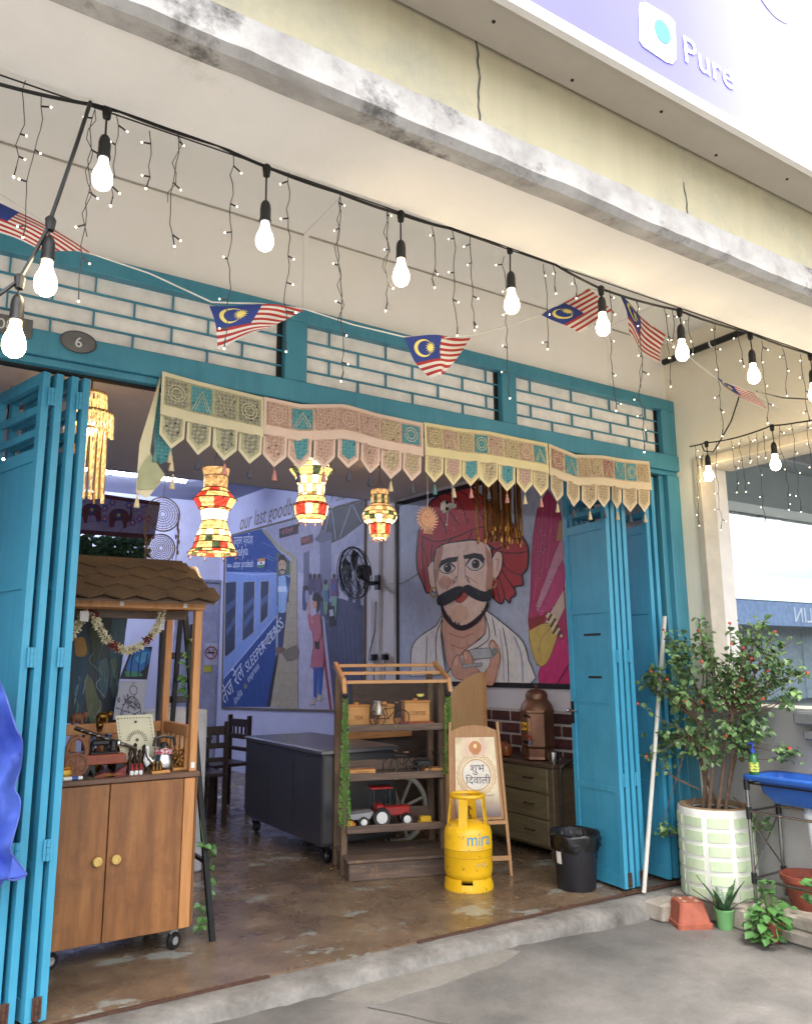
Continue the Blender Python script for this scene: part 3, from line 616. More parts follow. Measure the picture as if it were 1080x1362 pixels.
# ------------------------------------------------------------------ painted murals: flat paint on the wall, layer over layer
def paintmat(c):
    nm = 'paint_'+c
    if nm in MATS: return MATS[nm]
    m, nt, b = _base(nm); k = lin(c); v = mapping(nt, (11, 11, 8)); w2 = mapping(nt, (3, 3, 3)); f = noise(nt, v, 1.5, 6, .7)
    col = ramp(nt, f, ((.25, tuple(x*.74 for x in k)), (.5, k), (.8, tuple(min(1, x*1.14+.012) for x in k))))
    sc2 = ramp(nt, noise(nt, w2, 2.2, 9, .72), ((.62, (0, 0, 0)), (.8, (.5, .5, .5))))
    col = mixc(nt, sc2, col, tuple(x*.7+.12 for x in k)); nt.links.new(col, b.inputs['Base Color']); b.inputs['Roughness'].default_value = .62; bump(nt, b, f, .12, .001); return m
class Paint:
    def __init__(s, ox, oy, k): s.mb = MB(); s.mats = []; s.off = .004; s.ox, s.oy, s.k = ox, oy, k; s.plane = onwall
    def col(s, c, rough=.75):
        m = paintmat(c)
        if m not in s.mats: s.mats.append(m)
        return s.mats.index(m)
    def P(s, x, y): s.off += 0; return s.plane(s.ox+x*s.k, s.oy+y*s.k, s.off)
    def poly(s, pts, c): s.off += .00006; s.mb.add([s.P(*p) for p in pts], [tuple(range(len(pts)))], s.col(c))
    def line(s, pts, wd, c):
        s.off += .00006; mi = s.col(c); n = len(pts); L = []; 
        for i, p in enumerate(pts):
            a = pts[max(i-1, 0)]; b_ = pts[min(i+1, n-1)]; dx, dy = b_[0]-a[0], b_[1]-a[1]; q = math.hypot(dx, dy) or 1
            hw = wd/2*(1 if 0 < i < n-1 else .6); L.append(((p[0]-dy/q*hw, p[1]+dx/q*hw), (p[0]+dy/q*hw, p[1]-dx/q*hw)))
        for a, b_ in zip(L, L[1:]): s.mb.add([s.P(*a[0]), s.P(*b_[0]), s.P(*b_[1]), s.P(*a[1])], [(0, 1, 2, 3)], mi)
    def circ(s, x, y, r, c, ry=None, n=18): s.poly([(x+r*math.cos(2*math.pi*i/n), y+(ry or r)*math.sin(2*math.pi*i/n)) for i in range(n)], c)
    def shape(s, pts, c, lc=None, lw=4): s.poly(pts, c); lc and s.line(list(pts)+[pts[0]], lw, lc)
    def text(s, t, x0, y0, x1, y1, size, c, shear=0, sx=1):
        s.off += .00006; O = s.P(x0, y0); ux = (s.P(x1, y1)-O).normalized(); text_mb(s.mb, t, O, ux, (0, 0, 1), size, 0, s.col(c), shear, sx=sx, n=WN)
    def build(s, name, par): return s.mb.build(name, s.mats, par, True)
def sm(pts, n=4):                                             # smooth a traced outline
    out = []
    for i in range(len(pts)-1):
        p0, p1, p2, p3 = pts[max(i-1, 0)], pts[i], pts[i+1], pts[min(i+2, len(pts)-1)]
        for k in range(n):
            t = k/n; out.append(tuple(.5*(2*p1[j]+(p2[j]-p0[j])*t+(2*p0[j]-5*p1[j]+4*p2[j]-p3[j])*t*t+(3*p1[j]-p0[j]-3*p2[j]+p3[j])*t**3) for j in (0, 1)))
    return out+[pts[-1]]
def wallrect(px, py0, yb, z0, z1): pass
MU = thing('portrait_mural', 'wall mural of a moustached man in red turban holding a cup', 'mural', onwall(640, 780))
m = Paint(510, 630, 260/1080)
tl = onwall(527, 669); bz = 1.225; tz = 3.165; y_r = .75
def wp(y, z, off): a = WP0+WD*((y-.5)/WD.y)+WN*off; return Vector((a.x, a.y, z))
yl = tl.y
fr_ = MB()
for a in ((yl, yl-.045, bz, tz), (y_r, y_r+.045, bz, tz), (yl-.045, y_r+.045, tz-.045, tz), (yl-.045, y_r+.045, bz, bz+.045)):
    fr_.prism([wp(a[0], a[2], .002), wp(a[1], a[2], .002), wp(a[1], a[3], .002), wp(a[0], a[3], .002)], WN, .012)
fr_.build('border', mat('mural_border', '17151a', .6), MU, True)
m.mb.add([wp(yl-.04, bz+.04, .004), wp(y_r+.04, bz+.04, .004), wp(y_r+.04, tz-.04, .004), wp(yl-.04, tz-.04, .004)], [(0, 1, 2, 3)], m.col('aab3ca'))
K = '15110f'; RED = 'ad2b2c'; SK = 'e6c9ba'; WH = 'e0dcd9'
def top(pts): return pts
m.shape(sm([(905, 90), (960, 170), (985, 260), (985, 370), (1000, 640), (1015, 900), (1030, 1165), (860, 1165), (868, 1060), (850, 1060), (830, 1000), (805, 860), (800, 800), (810, 700), (815, 560), (825, 350), (850, 200)], 2), 'b03563', '6d1c3c', 4)
for a, b_ in (((860, 180), (830, 700)), ((880, 150), (845, 640)), ((900, 130), (870, 600)), ((930, 160), (900, 520))): m.line(sm([a, ((a[0]+b_[0])/2+6, (a[1]+b_[1])/2), b_]), 5, 'b5587c')
m.poly([(970, 260), (985, 260), (985, 370), (955, 370)], 'b08a5a')
m.shape(sm([(840, 730), (880, 620), (975, 370), (992, 470), (905, 660), (850, 770)], 3), 'c58aa2', '7d2f50', 3)
m.shape(sm([(850, 770), (905, 660), (990, 480), (996, 640), (930, 740), (870, 790)], 3), 'bd4678', '7d2f50', 3)
m.shape([(870, 860), (930, 750), (995, 640), (1002, 740), (960, 830), (900, 880)], 'cbb6a6', '7d2f50', 3)
m.poly([(865, 1055), (960, 940), (1015, 900), (1030, 1165), (860, 1165)], 'c23070')
m.shape(sm([(800, 865), (890, 825), (960, 860), (940, 960), (905, 1040), (870, 1065), (835, 1030), (805, 920)], 3), 'c9ad5c', '6d5a2a', 4)
m.shape([(800, 800), (890, 780), (892, 820), (803, 868)], '8e2b2b', None)
m.line(sm([(850, 990), (880, 900), (930, 850)]), 3, '8a7433')
for i in range(7):
    for j in range(4): m.circ(905+i*7+j*14-8, 770+i*18+j*6, 8, 'd8c7a8' if (i+j) % 2 else '5b4526')
for i in range(60): m.circ(random.uniform(835, 970), random.uniform(200, 760), 3.2, random.choice(('c9a0b5', '6d2348', '4a5c8a')), n=6)
m.line([(1025, 1050), (960, 1160)], 12, '6b2038')
# turban tail and body
m.shape(sm([(600, 300), (680, 250), (750, 330), (795, 400), (800, 470), (790, 530), (765, 560), (770, 615), (725, 625), (728, 670), (703, 688), (697, 715), (670, 690), (650, 720), (610, 690), (598, 640), (600, 480), (600, 300)], 3), RED, K, 9)
for a in (((640, 470), (700, 540), (765, 560)), ((640, 520), (690, 590), (728, 650)), ((630, 560), (660, 640), (670, 690)), ((640, 430), (720, 440), (795, 430)), ((615, 590), (630, 650), (645, 715)), ((640, 380), (720, 360), (770, 350))): m.line(sm(list(a)), 6, K)
m.shape(sm([(190, 330), (215, 270), (250, 170), (300, 125), (340, 100), (400, 85), (450, 72), (500, 85), (560, 140), (640, 200), (690, 260), (680, 330), (650, 400), (620, 420), (590, 400), (510, 366), (430, 372), (340, 388), (290, 420), (280, 480), (285, 600), (270, 640), (240, 660), (215, 600), (190, 540), (183, 470), (187, 400)], 3), RED, K, 9)
for a in (((200, 340), (290, 375), (400, 350), (520, 300), (640, 290)), ((300, 130), (360, 200), (420, 290)), ((340, 105), (420, 160), (470, 280)), ((250, 180), (310, 240), (350, 330)), ((400, 88), (500, 150), (560, 280)), ((470, 85), (560, 180), (620, 280)), ((205, 380), (240, 470), (245, 560)), ((270, 390), (262, 450), (272, 500)), ((215, 350), (215, 470), (235, 640)), ((360, 385), (375, 350)), ((470, 365), (490, 318)), ((570, 385), (600, 300))): m.line(sm(list(a)), 6, K)
for a in (((260, 230), (330, 180)), ((420, 130), (440, 190)), ((230, 430), (226, 520))): m.line(list(a), 10, 'a83a3a')
for i in range(26): m.circ(random.uniform(200, 640), random.uniform(140, 340), 3, 'c99a96', n=6)
# neck, shirt, face
m.shape(sm([(320, 770), (560, 770), (565, 880), (450, 975), (370, 1090), (335, 960), (318, 850)], 2), 'cfa28c', K, 4)
m.line(sm([(360, 880), (430, 905), (500, 880)]), 5, 'a8705c'); m.line(sm([(370, 940), (430, 965), (480, 940)]), 5, 'a8705c')
m.shape(sm([(150, 1120), (155, 970), (200, 900), (290, 840), (325, 785), (318, 900), (345, 1110)], 3), WH, K, 5)
m.shape(sm([(345, 1110), (370, 1080), (450, 975), (560, 885), (560, 765), (600, 780), (700, 860), (770, 930), (800, 1030), (808, 1165), (345, 1165)], 3), WH, K, 5)
for a in (((325, 800), (290, 900), (292, 1040)), ((560, 775), (585, 900), (520, 960), (450, 980)), ((660, 850), (685, 1000), (690, 1165)), ((240, 900), (235, 1110)), ((600, 790), (620, 900))): m.line(sm(list(a)), 5, K)
m.line(sm([(720, 900), (760, 1000), (770, 1160)]), 9, '8fa0b8'); m.line(sm([(640, 860), (660, 1000), (665, 1150)]), 7, 'a5b0c0')
m.shape(sm([(243, 520), (262, 488), (284, 500), (292, 640), (272, 650), (252, 600)], 3), SK, K, 5); m.shape(sm([(600, 470), (622, 430), (655, 445), (652, 520), (630, 570), (604, 592)], 3), SK, K, 5)
m.line(sm([(615, 470), (635, 480), (625, 540)]), 4, 'a8705c')
for x, y in ((278, 655), (605, 602)):
    m.line([(x+18*math.cos(i*.5), y+26*math.sin(i*.5)) for i in range(13)], 10, 'a98a45')
face = sm([(290, 420), (340, 388), (430, 374), (510, 369), (580, 395), (600, 470), (602, 560), (596, 640), (578, 700), (562, 760), (520, 812), (470, 850), (422, 860), (378, 842), (340, 790), (315, 720), (292, 640), (282, 560), (281, 480), (290, 420)], 3)
m.shape(face, SK, K, 5)
m.poly(sm([(560, 390), (600, 470), (602, 600), (578, 700), (565, 640), (572, 520)], 3), 'bd8a74'); m.poly(sm([(300, 600), (330, 640), (400, 600), (330, 560)], 3), 'd3a48e')
m.poly(sm([(290, 430), (330, 400), (310, 520), (295, 600), (284, 540)], 3), 'bd8a74')
m.poly(sm([(412, 440), (446, 440), (452, 600), (432, 625), (404, 615)], 3), 'e4c8b8'); m.line(sm([(412, 450), (410, 560), (398, 600)]), 4, 'a3644f'); m.line(sm([(447, 445), (455, 570), (480, 600)]), 4, 'a3644f')
m.line(sm([(388, 610), (395, 575), (412, 570)]), 4, K); m.line(sm([(470, 605), (465, 570), (450, 565)]), 4, K)
m.line(sm([(345, 650), (370, 600), (395, 585)]), 4, 'b07a66'); m.line(sm([(520, 610), (490, 585), (470, 575)]), 4, 'b07a66')
for (ex, ey, w_, h_) in ((350, 522, 46, 27), (505, 500, 50, 31)):
    m.shape(sm([(ex-w_, ey+6), (ex-w_*.4, ey-h_), (ex+w_*.3, ey-h_), (ex+w_, ey-2), (ex+w_*.35, ey+h_), (ex-w_*.4, ey+h_), (ex-w_, ey+6)], 3), 'd9d3cc', K, 5)
    m.circ(ex+4, ey-1, 22, '3a1d17', 26); m.circ(ex+4, ey-1, 12, '0c0808', 15); m.circ(ex-3, ey-10, 4, 'd9d3cc')
    m.line(sm([(ex-w_, ey+4), (ex-w_*.4, ey-h_-2), (ex+w_*.35, ey-h_-2), (ex+w_, ey-4)]), 9, K)
m.poly([(304, 512), (318, 480), (360, 464), (411, 459), (404, 487), (350, 492), (312, 516)], K); m.poly([(440, 452), (500, 438), (542, 444), (560, 470), (555, 488), (520, 466), (446, 472)], K)
m.shape(sm([(393, 680), (413, 652), (430, 645), (452, 655), (464, 680), (430, 712), (402, 706), (393, 680)], 3), 'b14a3e', '6e2a24', 4); m.line([(395, 682), (430, 676), (462, 682)], 4, '6e2a24')
m.circ(424, 772, 46, 'dfba9f', 50)
beard = sm([(312, 715), (330, 790), (380, 848), (430, 868), (480, 854), (535, 810), (580, 735), (572, 705), (552, 755), (508, 798), (460, 832), (420, 838), (380, 818), (348, 775), (326, 722)], 3)
m.poly(beard, '2a1c18')
for i in range(120):
    t = random.random(); x = 320+250*t; y = 735+118*math.sin(math.pi*t)**.8; m.line([(x, y), (x+jit(10), y-random.uniform(8, 26))], 3, '2a1c18')
m.poly(sm([(432, 622), (400, 624), (350, 648), (312, 668), (294, 690), (300, 724), (332, 730), (385, 704), (432, 664), (440, 640), (432, 622)], 3), K); m.poly(sm([(438, 624), (468, 613), (510, 634), (560, 652), (588, 636), (602, 660), (592, 696), (550, 708), (500, 692), (460, 667), (438, 644), (438, 624)], 3), K)
# hand and cup
m.shape(sm([(372, 1070), (395, 1012), (418, 1004), (432, 1050), (446, 1045), (438, 992), (460, 976), (484, 1000), (500, 1050), (545, 1105), (585, 1060), (592, 1010), (584, 945), (600, 918), (626, 948), (646, 1012), (630, 1085), (606, 1165), (560, 1165), (400, 1130), (372, 1070)], 3), 'cf9f88', '8a4b3c', 4)
m.shape([(470, 975), (520, 966), (610, 962), (630, 985), (604, 1015), (500, 1026)], 'b9bdbd', '6a6d70', 4); m.shape([(585, 962), (625, 965), (632, 985), (600, 1010)], '8d9292', '55585a', 3); m.shape([(430, 1055), (550, 1045), (545, 1062), (440, 1075)], 'a9adad', '6a6d70', 3)
for q in ((400, 1040), (452, 1008), (600, 950)): m.circ(q[0], q[1], 11, 'dcb6a2', 20)
m.build('painting', MU, )
# ------------------------------------------------------------------ railway mural
MU = thing('railway_mural', 'wall mural of a blue train and people on a platform, lettered above', 'mural', onwall(390, 800))
m = Paint(260, 640, 280/1080); B1, B2, B3 = '24427f', '6f87bd', '2f3a52'
m.poly([(155, 290), (870, 97), (865, 1180), (140, 1160)], '9395b0')
m.poly([(345, 250), (690, 152), (640, 330), (520, 400), (495, 390)], '8d8ea6'); m.poly([(160, 290), (340, 245), (420, 350), (485, 410), (480, 470), (160, 465)], B1)
m.poly([(690, 152), (868, 100), (865, 210), (760, 290), (640, 345), (640, 250)], '25262f')
for a, b_ in (((690, 152), (640, 345)), ((700, 150), (720, 300)), ((800, 120), (740, 290)), ((805, 118), (850, 210)), ((640, 240), (700, 330)), ((600, 250), (640, 330))): m.line([a, b_], 5, '9c9db0')
m.poly([(525, 470), (600, 480), (660, 700), (720, 1175), (525, 1175)], 'a9a8bd'); m.poly([(655, 640), (730, 600), (866, 620), (866, 1180), (712, 1178)], '474c66')
m.poly([(715, 380), (866, 320), (866, 640), (740, 600)], 'a2a2b6')
for x0, x1, y0, y1, c in ((637, 697, 300, 600, '6d6e86'), (555, 585, 370, 600, '5d5e74'), (585, 640, 390, 560, '9b9bb2')): m.poly([(x0, y0), (x1, y0-14), (x1, y1), (x0, y1)], c)
m.poly([(610, 300), (640, 262), (700, 262), (700, 300), (640, 318)], '54566c')
for i in range(5): m.line([(730+i*24, 700+i*14), (760+i*22, 1150)], 7, '5a6080')
m.poly([(640, 800), (656, 800), (702, 1176), (690, 1176)], '8a2f38')
m.poly([(160, 465), (480, 470), (420, 690), (145, 1020)], B2); m.poly([(145, 1012), (415, 690), (412, 900), (370, 1158), (140, 1158)], B1)
m.line([(160, 467), (300, 480), (480, 472)], 5, '98a5c9'); m.line([(145, 1014), (415, 692)], 7, 'a9b3d0')
for w_ in ([(155, 520), (212, 515), (205, 862), (150, 905)], [(247, 517), (306, 514), (300, 775), (240, 822)], [(335, 515), (379, 512), (372, 692), (332, 732)]): m.shape(w_, B3, 'a09b8e', 4)
for a in (((158, 640), (205, 600)), ((160, 760), (205, 690)), ((250, 640), (300, 590)), ((250, 720), (300, 650)), ((336, 610), (374, 575))): m.poly([a[0], a[1], (a[1][0], a[1][1]+34), (a[0][0], a[0][1]+40)], '46587e')
for i in range(16):
    x = random.uniform(165, 400); y = random.choice((random.uniform(300, 460), random.uniform(760, 1120))); L = random.uniform(30, 90)
    if y < 480 or (x-145)*.0+y > 1012-(x-145)*1.19+20: m.line([(x, y), (x+L*.7, y-L*(.9 if y > 480 else -.3))], 2, '8796c4')
m.line(sm([(345, 248), (430, 340), (505, 395), (480, 480), (440, 860), (375, 1158)]), 16, '8f8b6b')
m.poly([(500, 400), (520, 395), (527, 1168), (376, 1158), (412, 1000), (440, 870), (480, 560)], '9b917d')
for y in range(560, 1160, 70): m.line([(470-(y-560)*.14, y), (526, y+6)], 2, '7d7462')
m.poly([(413, 900), (432, 860), (385, 1158), (365, 1158)], '24262e'); m.line([(520, 400), (528, 1172)], 5, '77756f')
for y in range(700, 1160, 80): m.line([(528, y), (690, y+20)], 2, '8d8ca2')
# doorway man
m.poly([(418, 360), (486, 410), (480, 620), (418, 640)], '4d5b4d'); m.poly([(425, 670), (468, 670), (448, 860), (424, 850)], '2e3b5c')
m.shape(sm([(424, 490), (470, 478), (488, 500), (470, 600), (462, 674), (424, 672)], 2), '7f9cc4', '3a4a6a', 3); m.poly([(424, 540), (468, 540), (466, 568), (424, 568)], 'b7c3d6'); m.poly([(462, 480), (488, 500), (474, 560), (466, 520)], '34476e')
m.circ(446, 430, 20, 'a98c78', 48); m.poly(sm([(424, 420), (430, 385), (450, 375), (466, 395), (468, 425), (456, 405), (436, 405)], 2), '2b2522'); m.line([(430, 462), (446, 452), (462, 462)], 8, '241c18'); m.line([(432, 425), (442, 425)], 5, '241c18'); m.line([(450, 425), (460, 425)], 5, '241c18')
m.poly([(418, 850), (462, 856), (466, 885), (410, 880)], '6b543f'); m.poly(sm([(440, 880), (520, 840), (530, 910), (470, 925)], 2), '6c6558')
# woman waving
m.shape(sm([(596, 700), (640, 680), (652, 760), (658, 955), (592, 955), (606, 850), (600, 760)], 2), 'a9636f', '7a3f4d', 3); m.line(sm([(600, 730), (586, 690), (580, 620), (576, 590)]), 14, 'b98c78'); m.line(sm([(604, 770), (590, 740), (584, 680)]), 16, 'a9636f')
m.poly([(606, 955), (630, 955), (622, 1110), (606, 1105)], '2c4f9c'); m.poly([(632, 955), (656, 955), (646, 1100), (630, 1095)], '2c4f9c')
for x, y in ((600, 1140), (634, 1118)): m.poly([(x-10, y+10), (x, y-26), (x+12, y-20), (x+14, y+8)], 'b5a68e'); m.line([(x-10, y+8), (x+14, y+6)], 4, '3a332c')
m.circ(616, 625, 18, 'b98c78', 30); m.poly(sm([(600, 610), (606, 575), (630, 570), (642, 600), (636, 660), (622, 676), (624, 620)], 2), '1f1a1c'); m.line(sm([(640, 690), (650, 780), (628, 830)]), 5, '2a2226'); m.poly([(612, 820), (638, 826), (636, 864), (614, 858)], '2a2226')
for x, y, h_, c in ((560, 560, 100, '3e4a70'), (575, 560, 60, '8d8fa6'), (590, 500, 80, '51415c'), (612, 500, 70, '3d4460'), (634, 500, 70, '5a4a66'), (650, 620, 70, '46506e'), (668, 530, 150, '6e8a76'), (712, 500, 210, '6f9482'), (755, 470, 90, '39425f'), (795, 560, 60, '323a5a'), (832, 590, 70, '363d5c')):
    m.poly(sm([(x-10, y), (x+10, y-4), (x+14, y+h_*.5), (x+8, y+h_), (x-8, y+h_), (x-12, y+h_*.5)], 2), c); m.circ(x, y-12, 9, '2a2226', 14)
m.poly([(695, 500), (728, 500), (730, 590), (698, 590)], '5d3b66'); m.circ(711, 545, 9, '3b4c86', 22); m.poly([(660, 560), (682, 560), (680, 620), (662, 620)], '4e6590'); m.poly([(682, 640), (712, 640), (720, 740), (690, 745)], '26242c'); m.poly([(686, 660), (706, 658), (710, 690), (690, 694)], 'a2a3b0')
m.poly([(430, 245), (528, 218), (528, 268), (432, 294)], '2a2024'); m.poly([(540, 290), (600, 272), (600, 315), (542, 332)], '4c2427')
m.text('नई िदल्ली', 440, 276, 520, 254, .085, 'a8695f'); m.text('िदल्ली', 546, 318, 596, 302, .07, 'b0655c')
m.text('उत्तर प्रदेश', 195, 325, 310, 318, .17, 'c3c9da', sx=.8); m.text('palya', 205, 385, 275, 377, .2, 'c3c9da'); m.text('uttar pradesh', 195, 442, 305, 440, .155, 'c3c9da', sx=.75); m.line([(165, 430), (188, 430)], 4, 'c3c9da'); m.line([(165, 438), (188, 438)], 4, 'c3c9da'); m.line([(175, 424), (164, 434), (175, 444)], 4, 'c3c9da')
m.poly([(322, 398), (360, 394), (358, 410), (320, 414)], 'b5793f'); m.poly([(320, 414), (358, 410), (356, 426), (318, 430)], 'cfd0d2'); m.poly([(318, 430), (356, 426), (354, 442), (315, 445)], '4d7a5a'); m.circ(338, 420, 6, '3a4f88')
def tilt_text(t, a, b_, sz, c):
    m.off += .00006; O = m.P(*a); ux = (m.P(*b_)-O).normalized(); uy = ux.cross(-WN); uy = uy if uy.z > 0 else -uy
    text_mb(m.mb, t, O, ux, uy, sz, 0, m.col(c), n=WN, sx=.8)
tilt_text('SLEEPER CLASS', (265, 985), (410, 800), .22, 'c3c9da'); tilt_text('शयनयान', (345, 870), (405, 790), .16, 'c3c9da'); tilt_text('express', (272, 1035), (330, 955), .15, 'c3c9da'); tilt_text('तेज रेल', (150, 1150), (245, 1010), .34, 'c3c9da'); tilt_text('india', (205, 1150), (250, 1080), .18, 'c3c9da'); m.circ(258, 1052, 9, '77756f', 14)
m.build('painting', MU)
fr_ = MB()
for a, b_ in (((153, 287), (872, 93)), ((872, 93), (867, 1182)), ((867, 1182), (138, 1162)), ((138, 1162), (153, 287))):
    p, q = [onwall(260+x*.25926, 640+y*.25926, .006) for x, y in (a, b_)]; fr_.tube([p, q], .016, 4)
fr_.build('border', mat('mural_edge', '6e6556', .7), MU, True)
m = Paint(260, 640, 280/1080); m.text('our last goodbye', 225, 252, 540, 155, .33, '6b5c53', .25, .78); m.build('lettering', MU); m = Paint(260, 640, 280/1080); m.text('w', 508, 166, 540, 156, .3, '6b5c53', .25, .78); m.build('lettering', MU); m = Paint(260, 640, 280/1080); m.text('r Siem', 690, 112, 800, 82, .2, '6b5c53', .25, .9); m.build('lettering', MU)
# ------------------------------------------------------------------ brick facing low on the right wall
BR = thing('brick_facing', 'dark red brick facing with white joints low on the right wall', 'brick wall', wp(1.6, .5, 0))
BM = [mat('brick_a', '4a2320', .85, var=.25, vs=30, bs=.4), mat('brick_b', '552a25', .85, var=.25, vs=30, bs=.4), mat('brick_c', '3f1f1d', .85, var=.25, vs=30, bs=.4)]
wallquad(MB(), .1, 3.0, .02, 1.05, .006, .006).build('mortar', mat('mortar_white', 'b9b2aa', .9, var=.08), BR, True)
src = [MB().rbox(-.108, -.012, -.040, .108, 0, .040, .004).build('brick', b_, BR) for b_ in BM]
random.seed(21); first = [True]*3
ang = math.atan2(-WD.y, -WD.x); I = BR.matrix_basis.inverted()
for r_ in range(8):
    z = .985-r_*.1
    for c_ in range(13):
        y = .25+.233*c_+(.117 if r_ % 2 else 0)
        if y > 2.9: continue
        k = random.randrange(3); M_ = I @ (T(*wp(y, z, .0065)) @ RZ(ang))
        if first[k]: src[k].matrix_basis = M_; first[k] = False
        else: inst(src[k], 'brick', BR, M_)
# ------------------------------------------------------------------ wall fan, conduit, sockets, camera
fp = onwall(505, 775, 0); hub = onpl(471, 762, fp+WN*.42, WN)
FA = thing('wall_fan', 'black oscillating wall fan with wire guard', 'fan', fp)
fdir = (CLOC-hub); fdir.z = 0; fdir = (fdir.normalized()*.25+Vector((-.9, .15, -.18))).normalized()
Q = fdir.to_track_quat('Z', 'Y').to_matrix().to_4x4(); Mf = T(*hub) @ Q
gd = MB()
for rr, z in ((.275, .0), (.262, .045), (.2, .062), (.12, .07), (.05, .072), (.262, -.045), (.18, -.06)): gd.torus((0, 0, z), rr, .004 if rr < .27 else .010, 'z', 30, 5, M=Mf)
for k in range(36):
    a = k*math.pi/18; gd.tube([Mf @ Vector((r_*math.cos(a), r_*math.sin(a), z)) for r_, z in ((.03, .072), (.12, .07), (.2, .062), (.262, .045), (.275, 0), (.262, -.045), (.18, -.06), (.06, -.065))], .0019, 3)
gd.build('guard', BLACK, FA, True)
bl = MB()
for k in range(5):
    a0 = k*2*math.pi/5; pts = [(.03, -.2), (.08, -.35), (.235, -.3), (.25, .1), (.18, .35), (.05, .35)]
    bl.add([Mf @ Vector((r_*math.cos(a0+d), r_*math.sin(a0+d), .03*d)) for r_, d in pts], [tuple(range(6))])
bl.build('blade', mat('fan_blade', '2a2a2e', .3), FA, True)
MB().lathe([(.02, .08), (.05, .076), (.05, .06), (.02, .055)], n=16, M=Mf).build('hub', BLACK, FA, True, smooth=True)
MB().lathe([(.04, -.06), (.075, -.07), (.08, -.15), (.06, -.19), (.02, -.2)], n=18, M=Mf).build('motor', BLACK, FA, True, smooth=True)
mk = Mf @ Vector((0, 0, -.12)); wm = fp+WN*.03
MB().tube([mk-Vector((0, 0, .07)), mk.lerp(wm, .5)-Vector((0, 0, .07)), wm], .022, 8).ball(mk-Vector((0, 0, .06)), .035).build('arm', BLACK, FA, True, smooth=True)
wb = MB(); wb.cbox((0, 0, 0), .03, .07, .16, M=T(*wm) @ RZ(PHI)); wb.build('bracket', BLACK, FA, True)
CT = thing('cable_trunking', 'white cable trunking and conduit up the wall beside the fan', 'trunking', onwall(505, 880))
for px, y0, y1, r_ in ((505, 664, 960, .011), (526, 664, 892, .016), (494, 800, 960, .006)):
    a, b_ = onwall(px, y0, .016), onwall(px, y1, .016); a = Vector((b_.x, b_.y, a.z)); MB().tube([b_, a], r_, 6).build('conduit', mat('trunk_white', 'b9b6ba', .5), CT, True)
SK_ = thing('wall_socket', 'twin wall socket with two black plugs beside the shelf', 'socket', onwall(507, 875))
so_ = MB(); c = onwall(507, 875, .012); so_.cbox((0, 0, 0), .03, .2, .12, M=T(*c) @ RZ(PHI)); so_.build('plate', MATS['trunk_white'], SK_, True)
for px in (498, 512):
    c = onwall(px, 874, .05); a = MB(); a.cbox((0, 0, 0), .06, .05, .06, M=T(*c) @ RZ(PHI)); a.tube([c, c-Vector((0, 0, .15)), c-Vector((.02, 0, .5))], .005, 5); a.build('plug', BLACK, SK_, True)
tag(MB().tube([onwall(500, 800, .01), onwall(499, 840, .02), onwall(492, 866, .03), onwall(491, 878, .03), onwall(498, 878, .05)], .006, 5).build('fan_cable', BLACK), 'black cable running from the wall fan down to the socket', 'cable')
tag(MB().tube([onwall(512, 777, .03), onwall(535, 776, .01), onwall(553, 765, .01), onwall(566, 752, .01)], .003, 4).build('thin_cable', BLACK), 'thin black cable from the wall fan across the portrait mural', 'cable')
cc = ony(592, 674, 1.2); CV = thing('security_camera', 'white twin lens security camera in front of the red turban', 'camera', cc)
b = MB(); b.rbox(-.035, -.03, -.05, .035, .03, .05, .02); b.build('housing', WHITEP, CV, smooth=True); 
b = MB(); b.lathe([(.001, -.036), (.02, -.034), (.022, -.02)], n=14, M=RX(R(90)) @ T(0, 0, 0)); 
for z in (-.022, .028): MB().ball((-.004, -.03, z), .015).build('lens', BLACK, CV, smooth=True)
MB().box(.03, -.012, .0, .10, .05, .03).tube([(.09, .02, .02), (.09, .02, 3.2-cc.z)], .008, 8).build('bracket', WHITEP, CV)
MB().tube([(.02, -.005, -.045), (.015, -.005, -.1), (.005, -.01, -.14)], .003, 4).ball((.005, -.01, -.145), .01).build('lead', WHITEP, CV)
# ------------------------------------------------------------------ LED batten in the rear bay
LB = thing('led_batten', 'cool white LED batten light in the rear bay above the drop', 'light', (2.0, 6.3, 3.8))
MB().rbox(-1.1, -.03, .02, 1.1, .03, .055, .004).build('housing', WHITEP, LB)
MB().lathe([(.016, -1.08), (.016, 1.08)], n=10, M=RY(R(90))).build('tube', glow('led_tube', (.80, .86, 1), 62), LB)
# ------------------------------------------------------------------ lamps under the shop ceiling
def lampmat(name, c, s):
    m = glow(name, c, s, c); nt = m.node_tree; b = nt.nodes['Principled BSDF']; v = mapping(nt, (1, 1, 1)); mg = N(nt, 'ShaderNodeTexMagic', turbulence_depth=2, Scale=22.0, Distortion=2.0); nt.links.new(v, mg.inputs['Vector'])
    col = ramp(nt, mg.outputs['Fac'], ((.2, tuple(x*.42 for x in c)), (.55, c), (.9, tuple(min(1, x*1.25+.03) for x in c)))); nt.links.new(col, b.inputs['Emission Color']); nt.links.new(col, b.inputs['Base Color']); return m
LY, LR, LG, LO = lampmat('shade_yellow', (.85, .55, .18), .42), lampmat('shade_red', (.5, .04, .02), .45), lampmat('shade_green', (.06, .08, .03), .35), lampmat('shade_ochre', (.5, .27, .10), .4)
LW = glow('shade_hot', (1, .76, .36), 1.6); LB_ = mat('shade_rib', '5a2a1c', .8)
